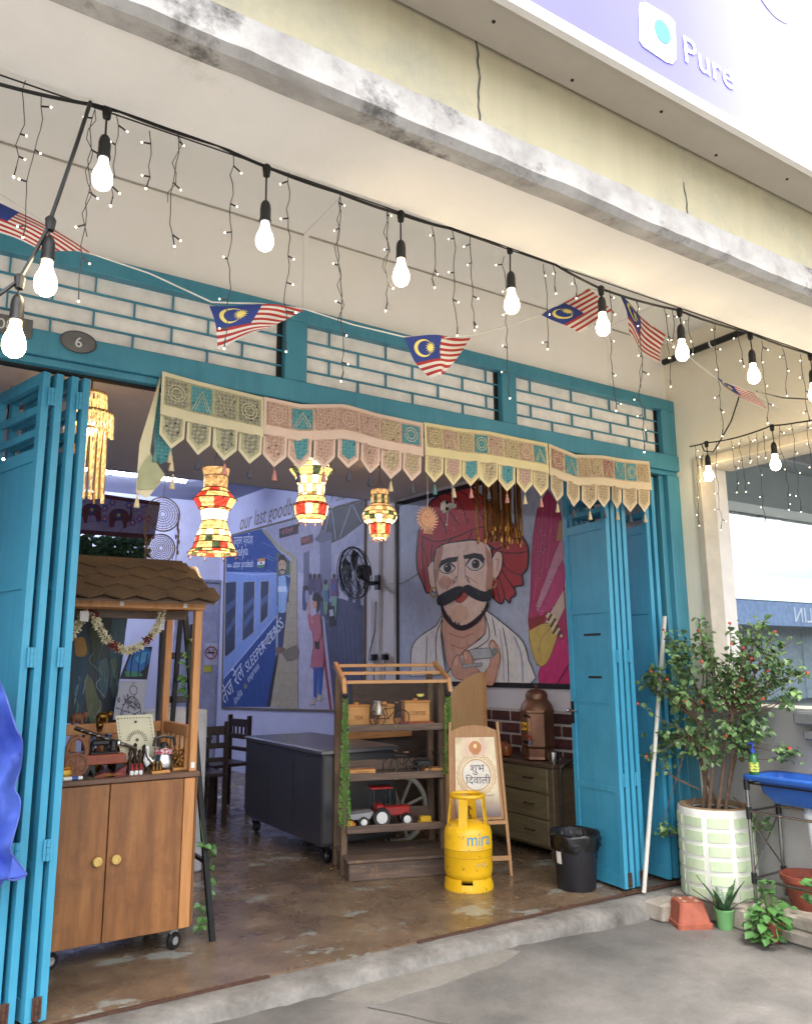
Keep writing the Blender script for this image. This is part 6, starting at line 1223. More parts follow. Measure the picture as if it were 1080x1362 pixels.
for i, (px, y, s_) in enumerate(((152, .92, 1.0), (226, .88, 1.15), (241, .80, .9), (128, .86, 1.1), (203, .93, 1.2), (96, .80, 1.0))):
    t = thing('brass_pot', 'small tarnished brass pot among the curios on the cart', 'pot', on_cart(px, y), group='brass pots on the cart'); t.scale = (s_, s_, s_); MB().lathe([(.018, 0), (.03, .012), (.034, .035), (.022, .058), (.018, .062), (.026, .074), (.022, .074)], n=18).build('body', BRS, t, smooth=True); MB().torus((0, 0, .05), .0265, .003, 'z', 18, 5).build('band', BRS, t)
t = thing('carved_box', 'dark carved wooden box behind the padlock ornament', 'box', on_cart(100, .88)); MB().rbox(-.06, -.04, 0, .06, .04, .09, .004).build('body', DKB, t); MB().rbox(-.064, -.044, .0905, .064, .044, .105, .004).build('lid', DKB, t)
t = thing('turned_lamp_stand', 'turned wooden lamp stand at the end of the cart top', 'stand', on_cart(131, .95)); MB().lathe([(.035, 0), (.035, .012), (.012, .03), (.018, .08), (.009, .12), (.016, .16), (.008, .2), (.02, .215)], n=16).build('stem', TERR, t, smooth=True); MB().ball((0, 0, .235), .022, 10, 7).build('finial', BRS, t, smooth='all')
# ------------------------------------------------------------------ black ladder rack beside the cart with ivy
f1 = onz(283, 1252, 0); LD = thing('ladder_rack', 'black slatted ladder rack with leaf garland beside the cart', 'ladder', (f1.x, f1.y, 0)); BKW = mat('black_wood', '17171a', .5, var=.2, vs=20)
tp = Vector((1.52, 1.1, 1.85))
for dx_ in (0, -.0):
    MB().tube([f1, f1.lerp(tp, 1)], .020, 4).build('rail', BKW, LD, True)
f2 = Vector((f1.x-.02, 1.55, 0)); MB().tube([f2, tp+Vector((0, .03, 0))], .018, 4).build('rail', BKW, LD, True)

for z in (.38, .95, 1.35): 
    u = z/1.85; a, b_ = f1.lerp(tp, u), f2.lerp(tp, u); MB().tube([a, b_], .014, 4).build('rung', BKW, LD, True)
RK = thing('black_rack', 'black wooden rack with two shelves seen between the cart posts', 'rack', (1.5, 1.35, 0))
ra, rb_ = ony(218, 838, 1.3), ony(258, 830, 1.3)
for q_ in (ra, rb_): MB().rbox(q_.x-.02, 1.28, 0, q_.x+.02, 1.32, q_.z, .003).build('upright', BKW, RK, True)
for py in (872, 930): z = ony(238, py, 1.3).z; MB().rbox(ra.x+.021, 1.285, z-.02, rb_.x-.021, 1.315, z+.02, .003).build('shelf', BKW, RK, True)
LEAFM = mat('leaf_pothos', '4f7a3a', .45, var=.35, vs=12); LEAFD = mat('leaf_dark', '2f5230', .4, var=.3, vs=12)
def leaf_mb(mb, p, d, up, L, w_, mi=0, fold=.25):
    d = d.normalized(); s_ = d.cross(up); s_ = s_.normalized() if s_.length > 1e-4 else d.orthogonal().normalized(); n_ = s_.cross(d).normalized()
    q = [p, p+d*L*.35+s_*w_*.5+n_*w_*fold, p+d*L*.7+s_*w_*.42+n_*w_*fold*.8, p+d*L-n_*L*.12, p+d*L*.7-s_*w_*.42+n_*w_*fold*.8, p+d*L*.35-s_*w_*.5+n_*w_*fold, p+d*L*.5]
    mb.add(q, [(0, 1, 6), (1, 2, 6), (2, 3, 6), (3, 4, 6), (4, 5, 6), (5, 0, 6)], mi)
random.seed(14); IV = thing('leaf_garland', 'thin artificial leaf garland trailing down the black ladder rack', 'garland', f1.lerp(tp, .5)); 
ivp = [ony(x, y, .70) for x, y in ((266, 1090), (272, 1125), (280, 1130), (284, 1140), (278, 1155), (285, 1170), (276, 1190), (268, 1205), (270, 1220), (266, 1232))]; MB().tube(ivp, .002, 4).build('vine', mat('stem_green', '4f7a34', .7), IV, True)
for p in ivp[1:]:
    for k in range(2): q = MB(); leaf_mb(q, p, Vector((jit(1), jit(.6)-.4, jit(.7)-.1)), Vector((0, -.6, .8)), .045, .042); q.build('leaf', LEAFM, IV, True)
iv2 = [ony(x, y, 1.0) for x, y in ((252, 850), (254, 870), (249, 885), (247, 900), (246, 915), (250, 925))]; IV2 = thing('leaf_garland', 'leafy pothos garland seen inside the cart frame', 'garland', iv2[0]); MB().tube(iv2, .002, 4).build('vine', MATS['stem_green'], IV2, True)
for p in iv2:
    for k in range(3): q = MB(); leaf_mb(q, p, Vector((jit(1), jit(.6)-.4, jit(.6)-.2)), Vector((0, -.6, .8)), .06, .035); q.build('leaf', LEAFM, IV2, True)
# ------------------------------------------------------------------ rear of the shop: tapestry, ivy screen, signs, table and chairs
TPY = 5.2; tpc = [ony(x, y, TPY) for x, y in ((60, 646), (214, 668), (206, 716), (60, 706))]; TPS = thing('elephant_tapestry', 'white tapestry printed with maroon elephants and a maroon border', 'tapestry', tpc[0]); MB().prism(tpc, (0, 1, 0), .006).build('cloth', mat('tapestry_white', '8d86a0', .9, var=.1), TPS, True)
bk = Paint(0, 0, 1); bk.plane = lambda x, y, off: ony(x, y, TPY-off); MRN = '4c1724'
bk.poly([(60, 646), (214, 668), (213, 673), (60, 652)], MRN); bk.poly([(60, 701), (206, 711), (206, 717), (60, 707)], MRN)
def eleph(cx_, cy_, s_):
    bk.poly(sm([(cx_-16*s_, cy_+13), (cx_-17*s_, cy_-4), (cx_-8*s_, cy_-11), (cx_+5*s_, cy_-11), (cx_+12*s_, cy_-7), (cx_+15*s_, cy_-2), (cx_+16*s_, cy_-14), (cx_+19*s_, cy_-13), (cx_+19*s_, cy_+4), (cx_+12*s_, cy_+6), (cx_+10*s_, cy_+14), (cx_+5*s_, cy_+14), (cx_+4*s_, cy_+5), (cx_-7*s_, cy_+5), (cx_-9*s_, cy_+13)], 2), '57202c'); bk.poly([(cx_-8*s_, cy_-9), (cx_+3*s_, cy_-9), (cx_+2*s_, cy_+3), (cx_-8*s_, cy_+2)], '2c3a66'); bk.circ(cx_-2*s_, cy_-3, 2.4, 'b5994a', n=10)
eleph(160, 688, .85); eleph(121, 681, -.85); eleph(80, 676, .85)
for x, y in ((140, 690), (140, 676), (177, 695), (186, 690), (197, 690), (150, 668), (172, 672), (104, 682)):
    for k in range(6): bk.circ(x+3.2*math.cos(k*1.05), y+3.6*math.sin(k*1.05), 1.7, random.choice(('a8407a', '5a4a9a', '3f5a9a')), n=7)
    bk.circ(x, y, 1.5, 'c9b05a', n=7)
for i in range(40): x = random.uniform(70, 205); y = 664+.14*(x-105)*.9+random.uniform(-4, 36); bk.line(sm([(x, y), (x+jit(4), y+jit(4)), (x+jit(6), y+jit(6))]), .8, random.choice(('4a4f8a', '7a4a7a', '3f6a6a')))
bk.build('print', TPS)
SC_ = thing('ivy_screen', 'screen of hanging dark ivy leaves below the elephant tapestry', 'ivy', ony(150, 735, TPY+.1)); lv = MB(); random.seed(17)
for k in range(1500):
    p = ony(random.uniform(90, 196), random.uniform(712, 800), TPY+.1+jit(.06)); leaf_mb(lv, p, Vector((jit(1), jit(.6), jit(.8)-.5)), Vector((0, -1, .2)), .07, .055)
stuff(lv.build('leaves', LEAFD, SC_, True))
for k in range(9): a = ony(95+k*12.5, 708+k, TPY+.1); MB().tube([a, a-Vector((jit(.03), 0, .8))], .004, 4).build('vine', MATS['stem_green'], SC_, True)
DO = thing('rear_door', 'pale blue flush door beside the railway mural', 'door', ony(280, 900, 7.5)); P = [ony(x, y, 7.55) for x, y in ((240, 772), (297, 772))]; MB().rbox(P[0].x, 7.70, .01, P[1].x, 7.748, P[0].z, .004).build('leaf', mat('door_blue', '9093ad', .6), DO, True); MB().rbox(P[1].x+.002, 7.68, .01, P[1].x+.06, 7.749, P[0].z+.05, .004).build('jamb', mat('jamb_blue', '7d8199', .6), DO, True); MB().rbox(P[0].x, 7.68, P[0].z+.002, P[1].x, 7.749, P[0].z+.05, .004).build('head', MATS['jamb_blue'], DO, True)
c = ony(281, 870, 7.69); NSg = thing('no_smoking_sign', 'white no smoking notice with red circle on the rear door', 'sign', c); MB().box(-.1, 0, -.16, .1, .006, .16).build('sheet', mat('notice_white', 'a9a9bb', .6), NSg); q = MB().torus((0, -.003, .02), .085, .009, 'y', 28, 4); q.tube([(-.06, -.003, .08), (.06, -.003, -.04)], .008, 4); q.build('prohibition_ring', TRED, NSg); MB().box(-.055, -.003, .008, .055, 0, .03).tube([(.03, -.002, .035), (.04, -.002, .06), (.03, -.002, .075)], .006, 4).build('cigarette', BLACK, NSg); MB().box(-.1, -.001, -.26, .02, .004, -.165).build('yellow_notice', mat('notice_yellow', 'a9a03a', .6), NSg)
DKC = wood('dark_chair_wood', '1f1512', '2e1f19', '3a2820', (20, 20, 3), .4)
def chair(x, y, rz, label):
    t = thing('dining_chair', label, 'chair', (x, y, 0), rz, 'dark wooden chairs around the rear table')
    MB().rbox(-.21, -.21, .43, .21, .21, .46, .006).build('seat', DKC, t)
    for sx_ in (-1, 1):
        MB().rbox(sx_*.19-.02, -.205, 0, sx_*.19+.02, -.165, .43, .003).build('leg', DKC, t); MB().rbox(sx_*.19-.02, .165, 0, sx_*.19+.02, .205, .92, .004).build('leg', DKC, t)
    for z0, z1 in ((.80, .88), (.68, .73), (.56, .60)): MB().rbox(-.17, .172, z0, .17, .198, z1, .003).build('back_slat', DKC, t)
    for k in range(4): MB().rbox(-.12+.075*k, .178, .73, -.095+.075*k, .192, .80, .002).build('back_spindle', DKC, t)
    MB().rbox(-.17, -.19, .2, .17, -.175, .23, .002).build('stretcher', DKC, t); return t
chair(2.55, 3.75, math.pi, 'dark wooden dining chair with its back to the steel counter, at the rear table')
chair(2.0, 4.9, .2, 'dark wooden dining chair standing beyond the rear table'); chair(3.0, 4.35, -1.4, 'dark wooden dining chair between the rear table and the railway mural'); chair(2.75, 5.2, .1, 'dark wooden dining chair at the far corner of the rear table')
DT = thing('dining_table', 'dark wooden dining table at the rear of the shop', 'table', (2.25, 4.35, 0)); MB().rbox(-.55, -.38, .72, .5, .38, .75, .006).build('top', wood('table_top', '3a2a20', '4b382a', '5a4535', (3, 20, 20), .25), DT)
for x in (-.5, .45):
    for y in (-.33, .33): MB().rbox(x-.03, y-.03, 0, x+.03, y+.03, .7195, .003).build('leg', DKC, DT)
p = ony(316, 983, 4.3); t = thing('tissue_box', 'orange and green tissue box on the rear table', 'tissue box', (2.52, 4.3, .75)); MB().rbox(-.1, -.06, 0, .02, .06, .085, .003).build('box', mat('box_orange', '8e3f22', .5), t); MB().rbox(.0205, -.06, 0, .11, .06, .085, .003).build('box', mat('box_olive', '5c5a36', .5), t); MB().add([(-.03, -.03, .085), (.05, -.03, .085), (.05, .03, .085), (-.03, .03, .085), (-.05, -.02, .14), (.02, -.01, .16), (.07, .02, .13), (0, .03, .15)], [(0, 1, 5, 4), (1, 2, 6, 5), (2, 3, 7, 6), (3, 0, 4, 7), (4, 5, 6, 7)]).build('tissue', WHITEP, t)
p = ony(228, 985, 2.4); t = thing('white_appliance', 'white box shaped appliance behind the cart frame', 'appliance', (1.85, 2.3, 0)); MB().rbox(-.28, -.25, 0, .18, .25, 1.12, .01).build('cabinet', mat('enamel', 'a9adb5', .4), t); MB().rbox(-.26, -.262, .2, .16, -.251, 1.08, .006).build('door', MATS['enamel'], t)
# ------------------------------------------------------------------ blue tarpaulin at the left edge
TA = thing('blue_tarpaulin', 'folded bright blue cloth hanging in front of the teal folding door', 'cloth', ony(5, 1040, -.12)); random.seed(6)
edge = [(-2, 900), (2, 912), (8, 925), (22, 968), (30, 985), (28, 1020), (20, 1048), (27, 1062), (26, 1085), (17, 1118), (16, 1135), (36, 1163), (18, 1171), (8, 1168), (2, 1178)]
rows = []
for i, (x, y) in enumerate(sm(edge, 3)):
    row = []
    for k in range(9):
        u = k/8; px = x-u*70; dep = -.12-.05*math.sin(u*7+y*.035)-.03*math.sin(u*13-y*.05)-.012*math.sin(u*31+y*.11)-.008*math.sin(u*47-y*.16); row.append(ony(px, y+u*u*6, dep))
    rows.append(row)
tm = mat('tarp_blue', '4560c0', .75, var=.16, vs=6, bs=.2, bsc=300)
MB().rings(rows, False, 0, False).build('cloth', tm, TA, True, smooth='all'); MB().tube([r_[0] for r_ in rows], .0035, 5).build('hem', mat('tarp_hem', '5f72c4', .6), TA, True)
MB().add([ony(17, 1140, -.16), ony(36, 1163, -.17), ony(12, 1168, -.2), ony(14, 1150, -.21)], [(0, 1, 2, 3)]).build('folded_corner', tm, TA, True)
# ------------------------------------------------------------------ planter, shrub and washing corner by the end wall
random.seed(41)
def block(name, label, x0, y0, z0, x1, y1, z1, grp):
    mb = MB().rbox(x0, y0, z0, x1, y1, z1, .012); mb.v = [p+Vector((jit(.004), jit(.004), jit(.003))) for p in mb.v]
    return tag(mb.build(name, BLOCKM, smooth=False), label, 'block', grp)
block('concrete_block', 'rough concrete block at the end of the step beside the upturned pot', 4.12, -.27, -.12, 4.33, -.12, -.015, 'loose concrete blocks by the end wall')
block('concrete_block', 'flat concrete slab half hidden under the tiled planter', 4.40, -.64, -.12, 4.835, -.10, 0, 'loose concrete blocks by the end wall')
block('concrete_block', 'lower block of the pair under the sink stand', 4.43, -1.32, -.12, 4.835, -.70, -.045, 'loose concrete blocks by the end wall')
block('concrete_block', 'upper block of the pair under the sink stand', 4.45, -1.30, -.044, 4.835, -.72, .03, 'loose concrete blocks by the end wall')
def planter_mat():
    m, nt, b = _base('pale_green_paint'); v = mapping(nt, (1, 1, 1)); col = ramp(nt, noise(nt, v, 6, 6), ((.3, 'aebf9c'), (.7, 'c3d2b2'))); ch = ramp(nt, noise(nt, v, 18, 8, .7), ((.68, (0, 0, 0)), (.72, (1, 1, 1)))); nt.links.new(mixc(nt, ch, col, '8d8c7c'), b.inputs['Base Color']); b.inputs['Roughness'].default_value = .6; bump(nt, b, noise(nt, v, 50, 4), .2, .003); return m
PC = Vector((4.595, -.335, 0)); PR_ = .235; PH = .53
PT = thing('tiled_planter', 'pale green concrete planter painted with a white grid', 'planter', PC)
MB().lathe([(PR_-.012, 0), (PR_-.006, .01), (PR_-.006, PH-.02), (PR_-.012, PH), (PR_-.05, PH), (PR_-.055, PH-.05)], n=48, cap=False).build('drum', mat('white_grid_paint', 'd8d8d0', .65, var=.1), PT, smooth=True)
GP = planter_mat(); NA = 9; nr = 6
for r_ in range(nr):
    z0 = .012+r_*(PH-.03)/nr; z1 = z0+(PH-.03)/nr-.026
    for k in range(NA):
        a0 = 2*math.pi*k/NA+.10; a1 = a0+2*math.pi/NA-.15; L = []
        for j in range(5): a = a0+(a1-a0)*j/4; L.append([(PR_*math.cos(a)+0, PR_*math.sin(a), z0), ((PR_-.007)*math.cos(a), (PR_-.007)*math.sin(a), z0), ((PR_-.007)*math.cos(a), (PR_-.007)*math.sin(a), z1), (PR_*math.cos(a), PR_*math.sin(a), z1)])
        MB().rings(L, True).build('tile', GP, PT)
MB().lathe([(PR_-.02, PH-.005), (PR_-.02, PH+.008), (PR_-.06, PH+.006), (PR_-.06, PH-.02)], n=40, cap=False).build('rim', mat('rim_brown', '8b7358', .8), PT, smooth=True)
MB().lathe([(PR_-.055, PH-.03), (.08, PH-.02), (.001, PH-.015)], n=30).build('soil', mat('soil', '3d2f24', .95, var=.3, vs=30, bs=.6, bsc=80), PT)
# shrub
SHB = thing('flowering_shrub', 'bushy crown of thorns shrub with coral flowers in the tiled planter', 'shrub', PC+Vector((0, 0, PH-.02)))
LF1, LF2, LF3 = mat('shrub_leaf_a', '6b8a56', .36, var=.3, vs=9), mat('shrub_leaf_b', '7c9a62', .38, var=.3, vs=9), mat('shrub_leaf_c', '4a6a42', .36, var=.3, vs=9)
BARK = mat('shrub_bark', '6b5646', .85, var=.25, vs=30); FLW = mat('coral_flower', 'd0543f', .6, var=.15, vs=30)
def Xd(px): return 4.40+.34*max(0, min(1, (px-850)/200))
def tip(px, py, dx=0): return onx(px, py, min(Xd(px)+dx, 4.81))
crown = [(868, 905, 14), (885, 870, 16), (900, 845, 14), (925, 825, 12), (912, 880, 22), (935, 860, 20), (950, 900, 28), (975, 865, 18), (1000, 845, 14), (1012, 828, 8), (965, 930, 26), (920, 925, 26), (890, 925, 18), (985, 900, 24), (1012, 880, 18), (1015, 920, 18), (1000, 950, 18), (940, 960, 24), (900, 965, 16), (880, 985, 10), (1030, 860, 9), (1040, 900, 10), (1052, 925, 10), (975, 975, 14), (918, 995, 14), (950, 1000, 14), (860, 895, 10), (990, 985, 14), (1010, 965, 12), (1045, 880, 5), (1060, 895, 4)]
stem_b = [PC+Vector((.07*math.cos(a), .07*math.sin(a), PH-.03)) for a in (0.3, 1.2, 2.2, 3.3, 4.1, 5.0, 5.8)]
mids = [tip(918+i*11, 975-(i % 3)*14, jit(.05)) for i in range(7)]
wd = MB(); lv = {0: MB(), 1: MB(), 2: MB()}
for s_, m_ in zip(stem_b, mids): wd.tube([s_, s_.lerp(m_, .5)+Vector((jit(.02), jit(.02), 0)), m_], [.013, .010, .008], 6)
wd.build('stem', BARK, SHB, True, smooth=True)
def leaves_along(a, b_, n, spread, Lr=(.03, .06)):
    for k in range(n):
        u = random.random()**.7; p = a.lerp(b_, .25+.75*u)+Vector((random.gauss(0, spread), random.gauss(0, spread), random.gauss(0, spread)))
        if p.x > 4.83: p.x = 4.83-random.random()*.05
        d = Vector((jit(1), jit(1)-.25, jit(1)+.15)); L = random.uniform(*Lr)
        leaf_mb(lv[random.choice((0, 0, 1, 2))], p, d, Vector((jit(.5), -.4+jit(.5), 1)), L, L*.72, 0, .12)
tw_ = MB()
for (px, py, rad) in crown:
    for rep in range(2):
        t_ = tip(px+jit(rad*.8), py+jit(rad*.8), jit(.10)); m_ = min(mids, key=lambda q: (q-t_).length+random.random()*.15); mid = m_.lerp(t_, .5)+Vector((jit(.03), jit(.03), jit(.03)))
        tw_.tube([m_, mid, t_], [.006, .004, .002], 4); leaves_along(mid, t_, int(10+rad*1.7), .013+rad*.0016)
for pts, n in (([(930, 1050), (890, 1030), (862, 1010), (858, 1000)], 22), ([(930, 1050), (895, 1035), (885, 1020), (880, 1000)], 26), ([(925, 1060), (900, 1110), (888, 1112), (880, 1105)], 34), ([(970, 1010), (1020, 1010), (1045, 1012), (1058, 1005)], 40), ([(975, 1060), (1000, 1085), (1012, 1100), (1020, 1105)], 26), ([(985, 990), (1030, 1000), (1045, 1005), (1050, 1000)], 20), ([(975, 960), (1000, 985), (990, 1000), (985, 1010)], 30), ([(1000, 890), (1030, 868), (1045, 858), (1052, 852)], 14), ([(1000, 920), (1030, 908), (1055, 897), (1072, 892)], 14)):
    q = [tip(x, y) for x, y in pts]; tw_.tube(q, [.005, .004, .003, .002], 4); leaves_along(q[1], q[3], n, .022, (.03, .045))
stuff(tw_.build('twigs', BARK, SHB, True))
for k, m_ in ((0, LF1), (1, LF2), (2, LF3)): stuff(lv[k].build('foliage', m_, SHB, True))
for (px, py) in ((882, 838), (929, 839), (970, 829), (972, 856), (988, 862), (933, 880), (887, 904), (866, 893), (848, 936), (911, 933), (978, 912), (999, 876), (1030, 840), (1020, 893), (1014, 930), (950, 945), (965, 979), (938, 995), (1050, 995), (859, 1006), (879, 1103), (1073, 895), (932, 934), (985, 905)):
    c_ = tip(px, py, -.09); q = MB()
    for k in range(6):
        d = Vector((jit(1)-.3, jit(1)-.4, jit(1)+.2)).normalized(); cc = c_+d*.008; s_ = d.orthogonal().normalized()*.008; t2 = d.cross(s_).normalized()*.008; q.add([cc-s_, cc-t2, cc+s_, cc+t2], [(0, 1, 2, 3)]); 
    q.ball(c_, .006, 6, 4); fl_ = q.build('flower', FLW, SHB, True)
    m_ = min(mids, key=lambda s: (s-c_).length); k_ = c_.lerp(m_, .45)+Vector((jit(.02), jit(.02), -.02)); MB().tube([c_, k_, m_], [.0018, .0025, .004], 4).build('flower_stalk', BARK, fl_, True)
    for k in range(5): q = MB(); leaf_mb(q, c_.lerp(k_, random.uniform(.05, .5)), Vector((jit(1), jit(1)-.2, jit(1))), Vector((jit(.4), -.3, 1)), random.uniform(.03, .05), .03, 0, .12); q.build('leaf', (LF1, LF2)[k % 2], fl_, True)
# pole
a, b_ = Vector((4.20, -.06, 0)), ony(883, 820, -.05); b_.y = -.055
tag(MB().tube([a, b_], .0145, 12).build('white_pole', mat('pole_white', 'c9c6bc', .5, var=.08), smooth=True), 'plain white pole leaning against the teal door jamb', 'pole')
# small pots
TC = mat('terracotta', '94503c', .7, var=.15, vs=15, bs=.15); TC2 = mat('terracotta_dark', '803f2e', .7, var=.15, vs=15)
t = thing('upturned_pot', 'square terracotta pot standing upside down beside the tiled planter', 'pot', (4.245, -.36, -.12), R(-28))
q = MB()
def sq(r, z, c=.012): return [(-r+c, -r, z), (r-c, -r, z), (r, -r+c, z), (r, r-c, z), (r-c, r, z), (-r+c, r, z), (-r, r-c, z), (-r, -r+c, z)]
q.rings([sq(.108, 0), sq(.108, .028), sq(.098, .03), sq(.075, .135), sq(.068, .14)]).build('body', TC, t); q = MB()
for x, y in ((-.035, -.035), (.035, -.035), (-.035, .035), (.035, .035)): q.lathe([(.014, .14), (.012, .144)], (x, y, 0), 10)
q.build('foot_pads', mat('pot_dust', '9a8a78', .9), t)
t = thing('snake_plant', 'small snake plant in a bright green plastic pot', 'potted plant', (4.36, -.53, -.12)); MB().lathe([(.042, 0), (.045, .005), (.056, .10), (.059, .104), (.059, .112), (.053, .112), (.05, .09)], n=24).build('pot', mat('lime_plastic', '74ad70', .4, var=.05), t, smooth=True); MB().lathe([(.052, .095), (.001, .1)], n=20).build('soil', MATS['soil'], t); random.seed(19)
SNK = wood('snake_leaf', '1f3a22', '35573a', '6d8a5a', (14, 14, 40), .4)
for k in range(13):
    a = k*2.4; L = random.uniform(.10, .20) if k > 3 else .22; w_ = .022; d = Vector((math.cos(a)*.5, math.sin(a)*.5, 1 if k < 8 else .45)).normalized(); s_ = Vector((-math.sin(a), math.cos(a), 0)); base = Vector((.02*math.cos(a), .02*math.sin(a), .095)); rows = []
    for i in range(6): u = i/5; ww = w_*(.7+.6*u if u < .5 else 2.0*(1-u)+.02); c_ = base+d*L*u+Vector((math.cos(a), math.sin(a), 0))*(.03*u*u); n_ = d.cross(s_); rows.append([c_-s_*ww+n_*.004, c_, c_+s_*ww+n_*.004])
    MB().rings(rows, False, 0, False).build('leaf', SNK if k != 11 else mat('dry_leaf', 'b99a5c', .7), t, smooth='all')
t = thing('terracotta_bowl', 'large terracotta tub under the blue sink', 'pot', (4.66, -.89, .03)); MB().lathe([(.09, 0), (.135, .15), (.145, .152), (.148, .185), (.132, .185), (.125, .14)], n=32).build('tub', TC2, t, smooth=True); MB().lathe([(.128, .13), (.001, .14)], n=24).build('soil', MATS['soil'], t)
t = thing('pothos_plant', 'leafy pothos spilling from a small terracotta pot onto the ground', 'potted plant', (4.40, -.80, -.12)); MB().lathe([(.05, 0), (.07, .09), (.078, .092), (.078, .12), (.07, .12), (.066, .09)], n=24).build('pot', TC, t, smooth=True); MB().lathe([(.068, .105), (.001, .11)], n=20).build('soil', MATS['soil'], t); random.seed(23); PO1 = mat('pothos_leaf', '48703a', .4, var=.3, vs=8)
for k in range(74):
    a = random.uniform(0, 6.28); rr = random.uniform(.0, .13); z = random.uniform(.02, .20); p = Vector((-.04+rr*math.cos(a), -.03+rr*math.sin(a), z)); q = MB(); L = random.uniform(.045, .085); leaf_mb(q, p, Vector((math.cos(a)-.5, math.sin(a)-.4, jit(.5)-.1)), Vector((-.4, -.5, 1)), L, L*.62, 0, .1); q.build('leaf', PO1, t, smooth='all')
for k in range(8):
    a = k*.8; MB().tube([(0, 0, .11), (.05*math.cos(a)-.03, .05*math.sin(a)-.03, .17), (.11*math.cos(a)-.04, .11*math.sin(a)-.04, .06)], .003, 5).build('stem', MATS['stem_green'], t)
for k in range(6):
    a = k*1.05; q = MB(); q.tube([(.0, .0, .12), (.03*math.cos(a), .03*math.sin(a), .26), (.05*math.cos(a), .05*math.sin(a), .30)], .003, 5); q.build('stem', MATS['stem_green'], t)
    for j in range(3): q = MB(); leaf_mb(q, Vector((.03*math.cos(a), .03*math.sin(a), .2+.05*j)), Vector((math.cos(a+j*2), math.sin(a+j*2), .2)), Vector((0, 0, 1)), .07, .032); q.build('leaf', PO1, t, smooth='all')
t = thing('round_leaf_plant', 'plant with large round green leaves in front of the sink stand', 'potted plant', (4.42, -1.16, .03)); MB().lathe([(.045, 0), (.06, .08), (.066, .09), (.06, .09)], n=20).build('pot', TC2, t, smooth=True)
for k in range(22):
    a = random.uniform(0, 6.28); z = random.uniform(.1, .27); q = MB(); L = random.uniform(.07, .10); leaf_mb(q, Vector((.06*math.cos(a), .06*math.sin(a), z)), Vector((math.cos(a)-.2, math.sin(a), jit(.3))), Vector((-.4, 0, 1)), L, L*.85, 0, .06); q.build('leaf', PO1, t, smooth='all')
    MB().tube([(0, 0, .08), (.03*math.cos(a), .03*math.sin(a), z*.7), (.06*math.cos(a), .06*math.sin(a), z)], .0025, 4).build('stem', MATS['stem_green'], t)
# sink on a tubular stand
SX0, SX1, SY0, SY1, SZ = 4.47, 4.82, -1.22, -.63, .765
SN = thing('blue_sink', 'blue plastic sink on a steel tube stand against the end wall', 'sink', (4.64, -.93, .03)); BLU = mat('sink_blue', '2a5cae', .35, var=.08)
rim = MB(); cxs, cys = (SX0+SX1)/2, (SY0+SY1)/2
def rr_(hx, hy, z, rad=.05, n=5):
    P = []
    for sx_, sy_, a0 in ((1, 1, 0), (-1, 1, 90), (-1, -1, 180), (1, -1, 270)):
        for k in range(n): a = R(a0+90*k/(n-1)); P.append((cxs+sx_*(hx-rad)+rad*math.cos(a), cys+sy_*(hy-rad)+rad*math.sin(a), z))
    return P
hx, hy = (SX1-SX0)/2, (SY1-SY0)/2
rim.rings([rr_(hx-.005, hy-.005, SZ-.03), rr_(hx, hy, SZ-.022), rr_(hx, hy, SZ-.004), rr_(hx-.006, hy-.006, SZ), rr_(hx-.055, hy-.07, SZ), rr_(hx-.062, hy-.08, SZ-.01), rr_(hx-.08, hy-.10, SZ-.10), rr_(hx-.11, hy-.15, SZ-.15, .04), rr_(.02, .02, SZ-.155, .01)], False)
rim.rings([rr_(hx-.05, hy-.065, SZ-.03), rr_(hx-.066, hy-.085, SZ-.105), rr_(hx-.10, hy-.14, SZ-.16, .04), rr_(.02, .02, SZ-.165, .01)], False); rim.build('basin', BLU, SN, True, smooth=True)
SSB = mat('tube_steel', '9a9a98', .25, .95, var=.08)
legs = [(SX0+.02, SY1-.03), (SX0+.02, SY0+.03), (SX1-.03, SY1-.03), (SX1-.03, SY0+.03)]
for x, y in legs:
    l_ = MB().tube([(x, y, .03), (x, y, SZ-.03)], .011, 10).build('leg', SSB, SN, True, smooth=True)
    for z0, z1 in ((SZ-.09, SZ-.03), (SZ-.26, SZ-.19), (.14, .20)): MB().tube([(x, y, z0), (x, y, z1)], .017, 10).build('joint', BLACK, l_, True, smooth=True)
for (a, b_) in ((0, 1), (2, 3), (0, 2), (1, 3)):
    for z in (SZ-.215, .17): MB().tube([(*legs[a], z), (*legs[b_], z)], .008, 8).build('brace', SSB, SN, True)
    MB().tube([(*legs[a], SZ-.05), (*legs[b_], SZ-.05)], .006, 6).build('top_bar', BLACK, SN, True)
MB().tube([(*legs[0], .2), (*legs[2], SZ-.25)], .005, 6).tube([(*legs[2], .2), (*legs[0], SZ-.25)], .005, 6).build('cross_brace', SSB, SN, True)
hs_ = MB(); hs_.lathe([(.028, SZ-.16), (.028, SZ-.20), (.034, SZ-.205), (.034, SZ-.235), (.022, SZ-.24)], (cxs, cys-.03, 0), 16); hp = []
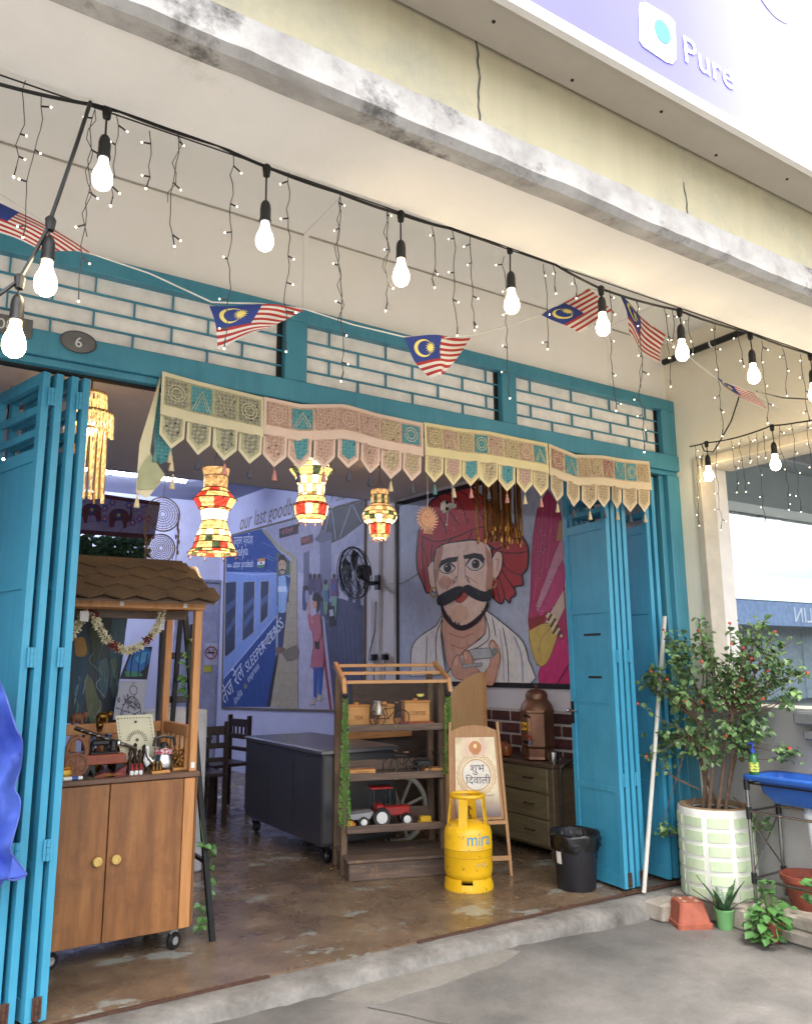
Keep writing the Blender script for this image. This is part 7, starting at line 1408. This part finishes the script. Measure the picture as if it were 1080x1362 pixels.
for k in range(40): u = k/39; hp.append((Vector((cxs+.02*u, cys-.03-.06*u*u, SZ-.24-.46*u)), .019+(.003 if k % 2 else 0)))
hs_.tube([p for p, _ in hp], [r_ for _, r_ in hp], 10); hs_.build('drain_hose', mat('hose_white', 'bcbfc2', .45, var=.05), SN, True, smooth='all')
p = Vector((4.52, -.70, SZ)); t = thing('soap_bottle', 'green dish soap pump bottle with blue cap on the sink rim', 'bottle', p); MB().lathe([(.026, 0), (.029, .004), (.029, .085), (.02, .11), (.012, .118), (.012, .13)], n=20).build('bottle', mat('soap_green', '2f6b35', .2, var=.1), t, smooth=True); MB().lathe([(.0295, .02), (.0295, .075)], n=20, cap=False).build('label', embroid('soap_label', '4f8a3f', 'd2c65a', '2f5a8a'), t); MB().lathe([(.015, .128), (.015, .15), (.006, .153), (.006, .18)], n=12).rbox(-.04, -.006, .178, .012, .006, .19, .003).build('pump', mat('pump_blue', '2f3f9a', .35), t)
p = Vector((XW-.012, -.98, .93)); t = thing('wall_tap', 'white wall tap above the blue sink', 'tap', p); MB().tube([(.01, 0, 0), (-.07, 0, 0), (-.09, 0, -.01), (-.095, 0, -.05)], .011, 10).build('spout', WHITEP, t, smooth=True); MB().lathe([(.02, -.004), (.02, .004)], n=12, M=T(0, 0, 0) @ RY(R(90))).build('flange', WHITEP, t); MB().tube([(-.045, 0, .01), (-.045, 0, .035)], .007, 8).rbox(-.08, -.006, .035, -.02, .006, .045, .002).build('lever', mat('tap_grey', '7d8aa0', .4), t)
MB().tube([(.004, -.03, -.25), (.004, -.03, .02), (-.02, -.01, .02)], .009, 8).build('supply_pipe', mat('hose_white', 'bcbfc2', .45), t)
random.seed(33)
for k in range(22):
    a = onz(random.uniform(930, 1040), random.uniform(1205, 1245), -.115); 
    if a.x > 4.40 and a.y > -.7: continue
    q = MB(); leaf_mb(q, Vector((a.x, a.y, -.117)), Vector((jit(1), jit(1), .05)), Vector((0, 0, 1)), .02, .012); tag(q.build('fallen_petal', mat('petal_dry', '8a3f35', .8)), 'small dry red petal fallen on the concrete by the pots', 'petal', 'fallen petals by the pots')
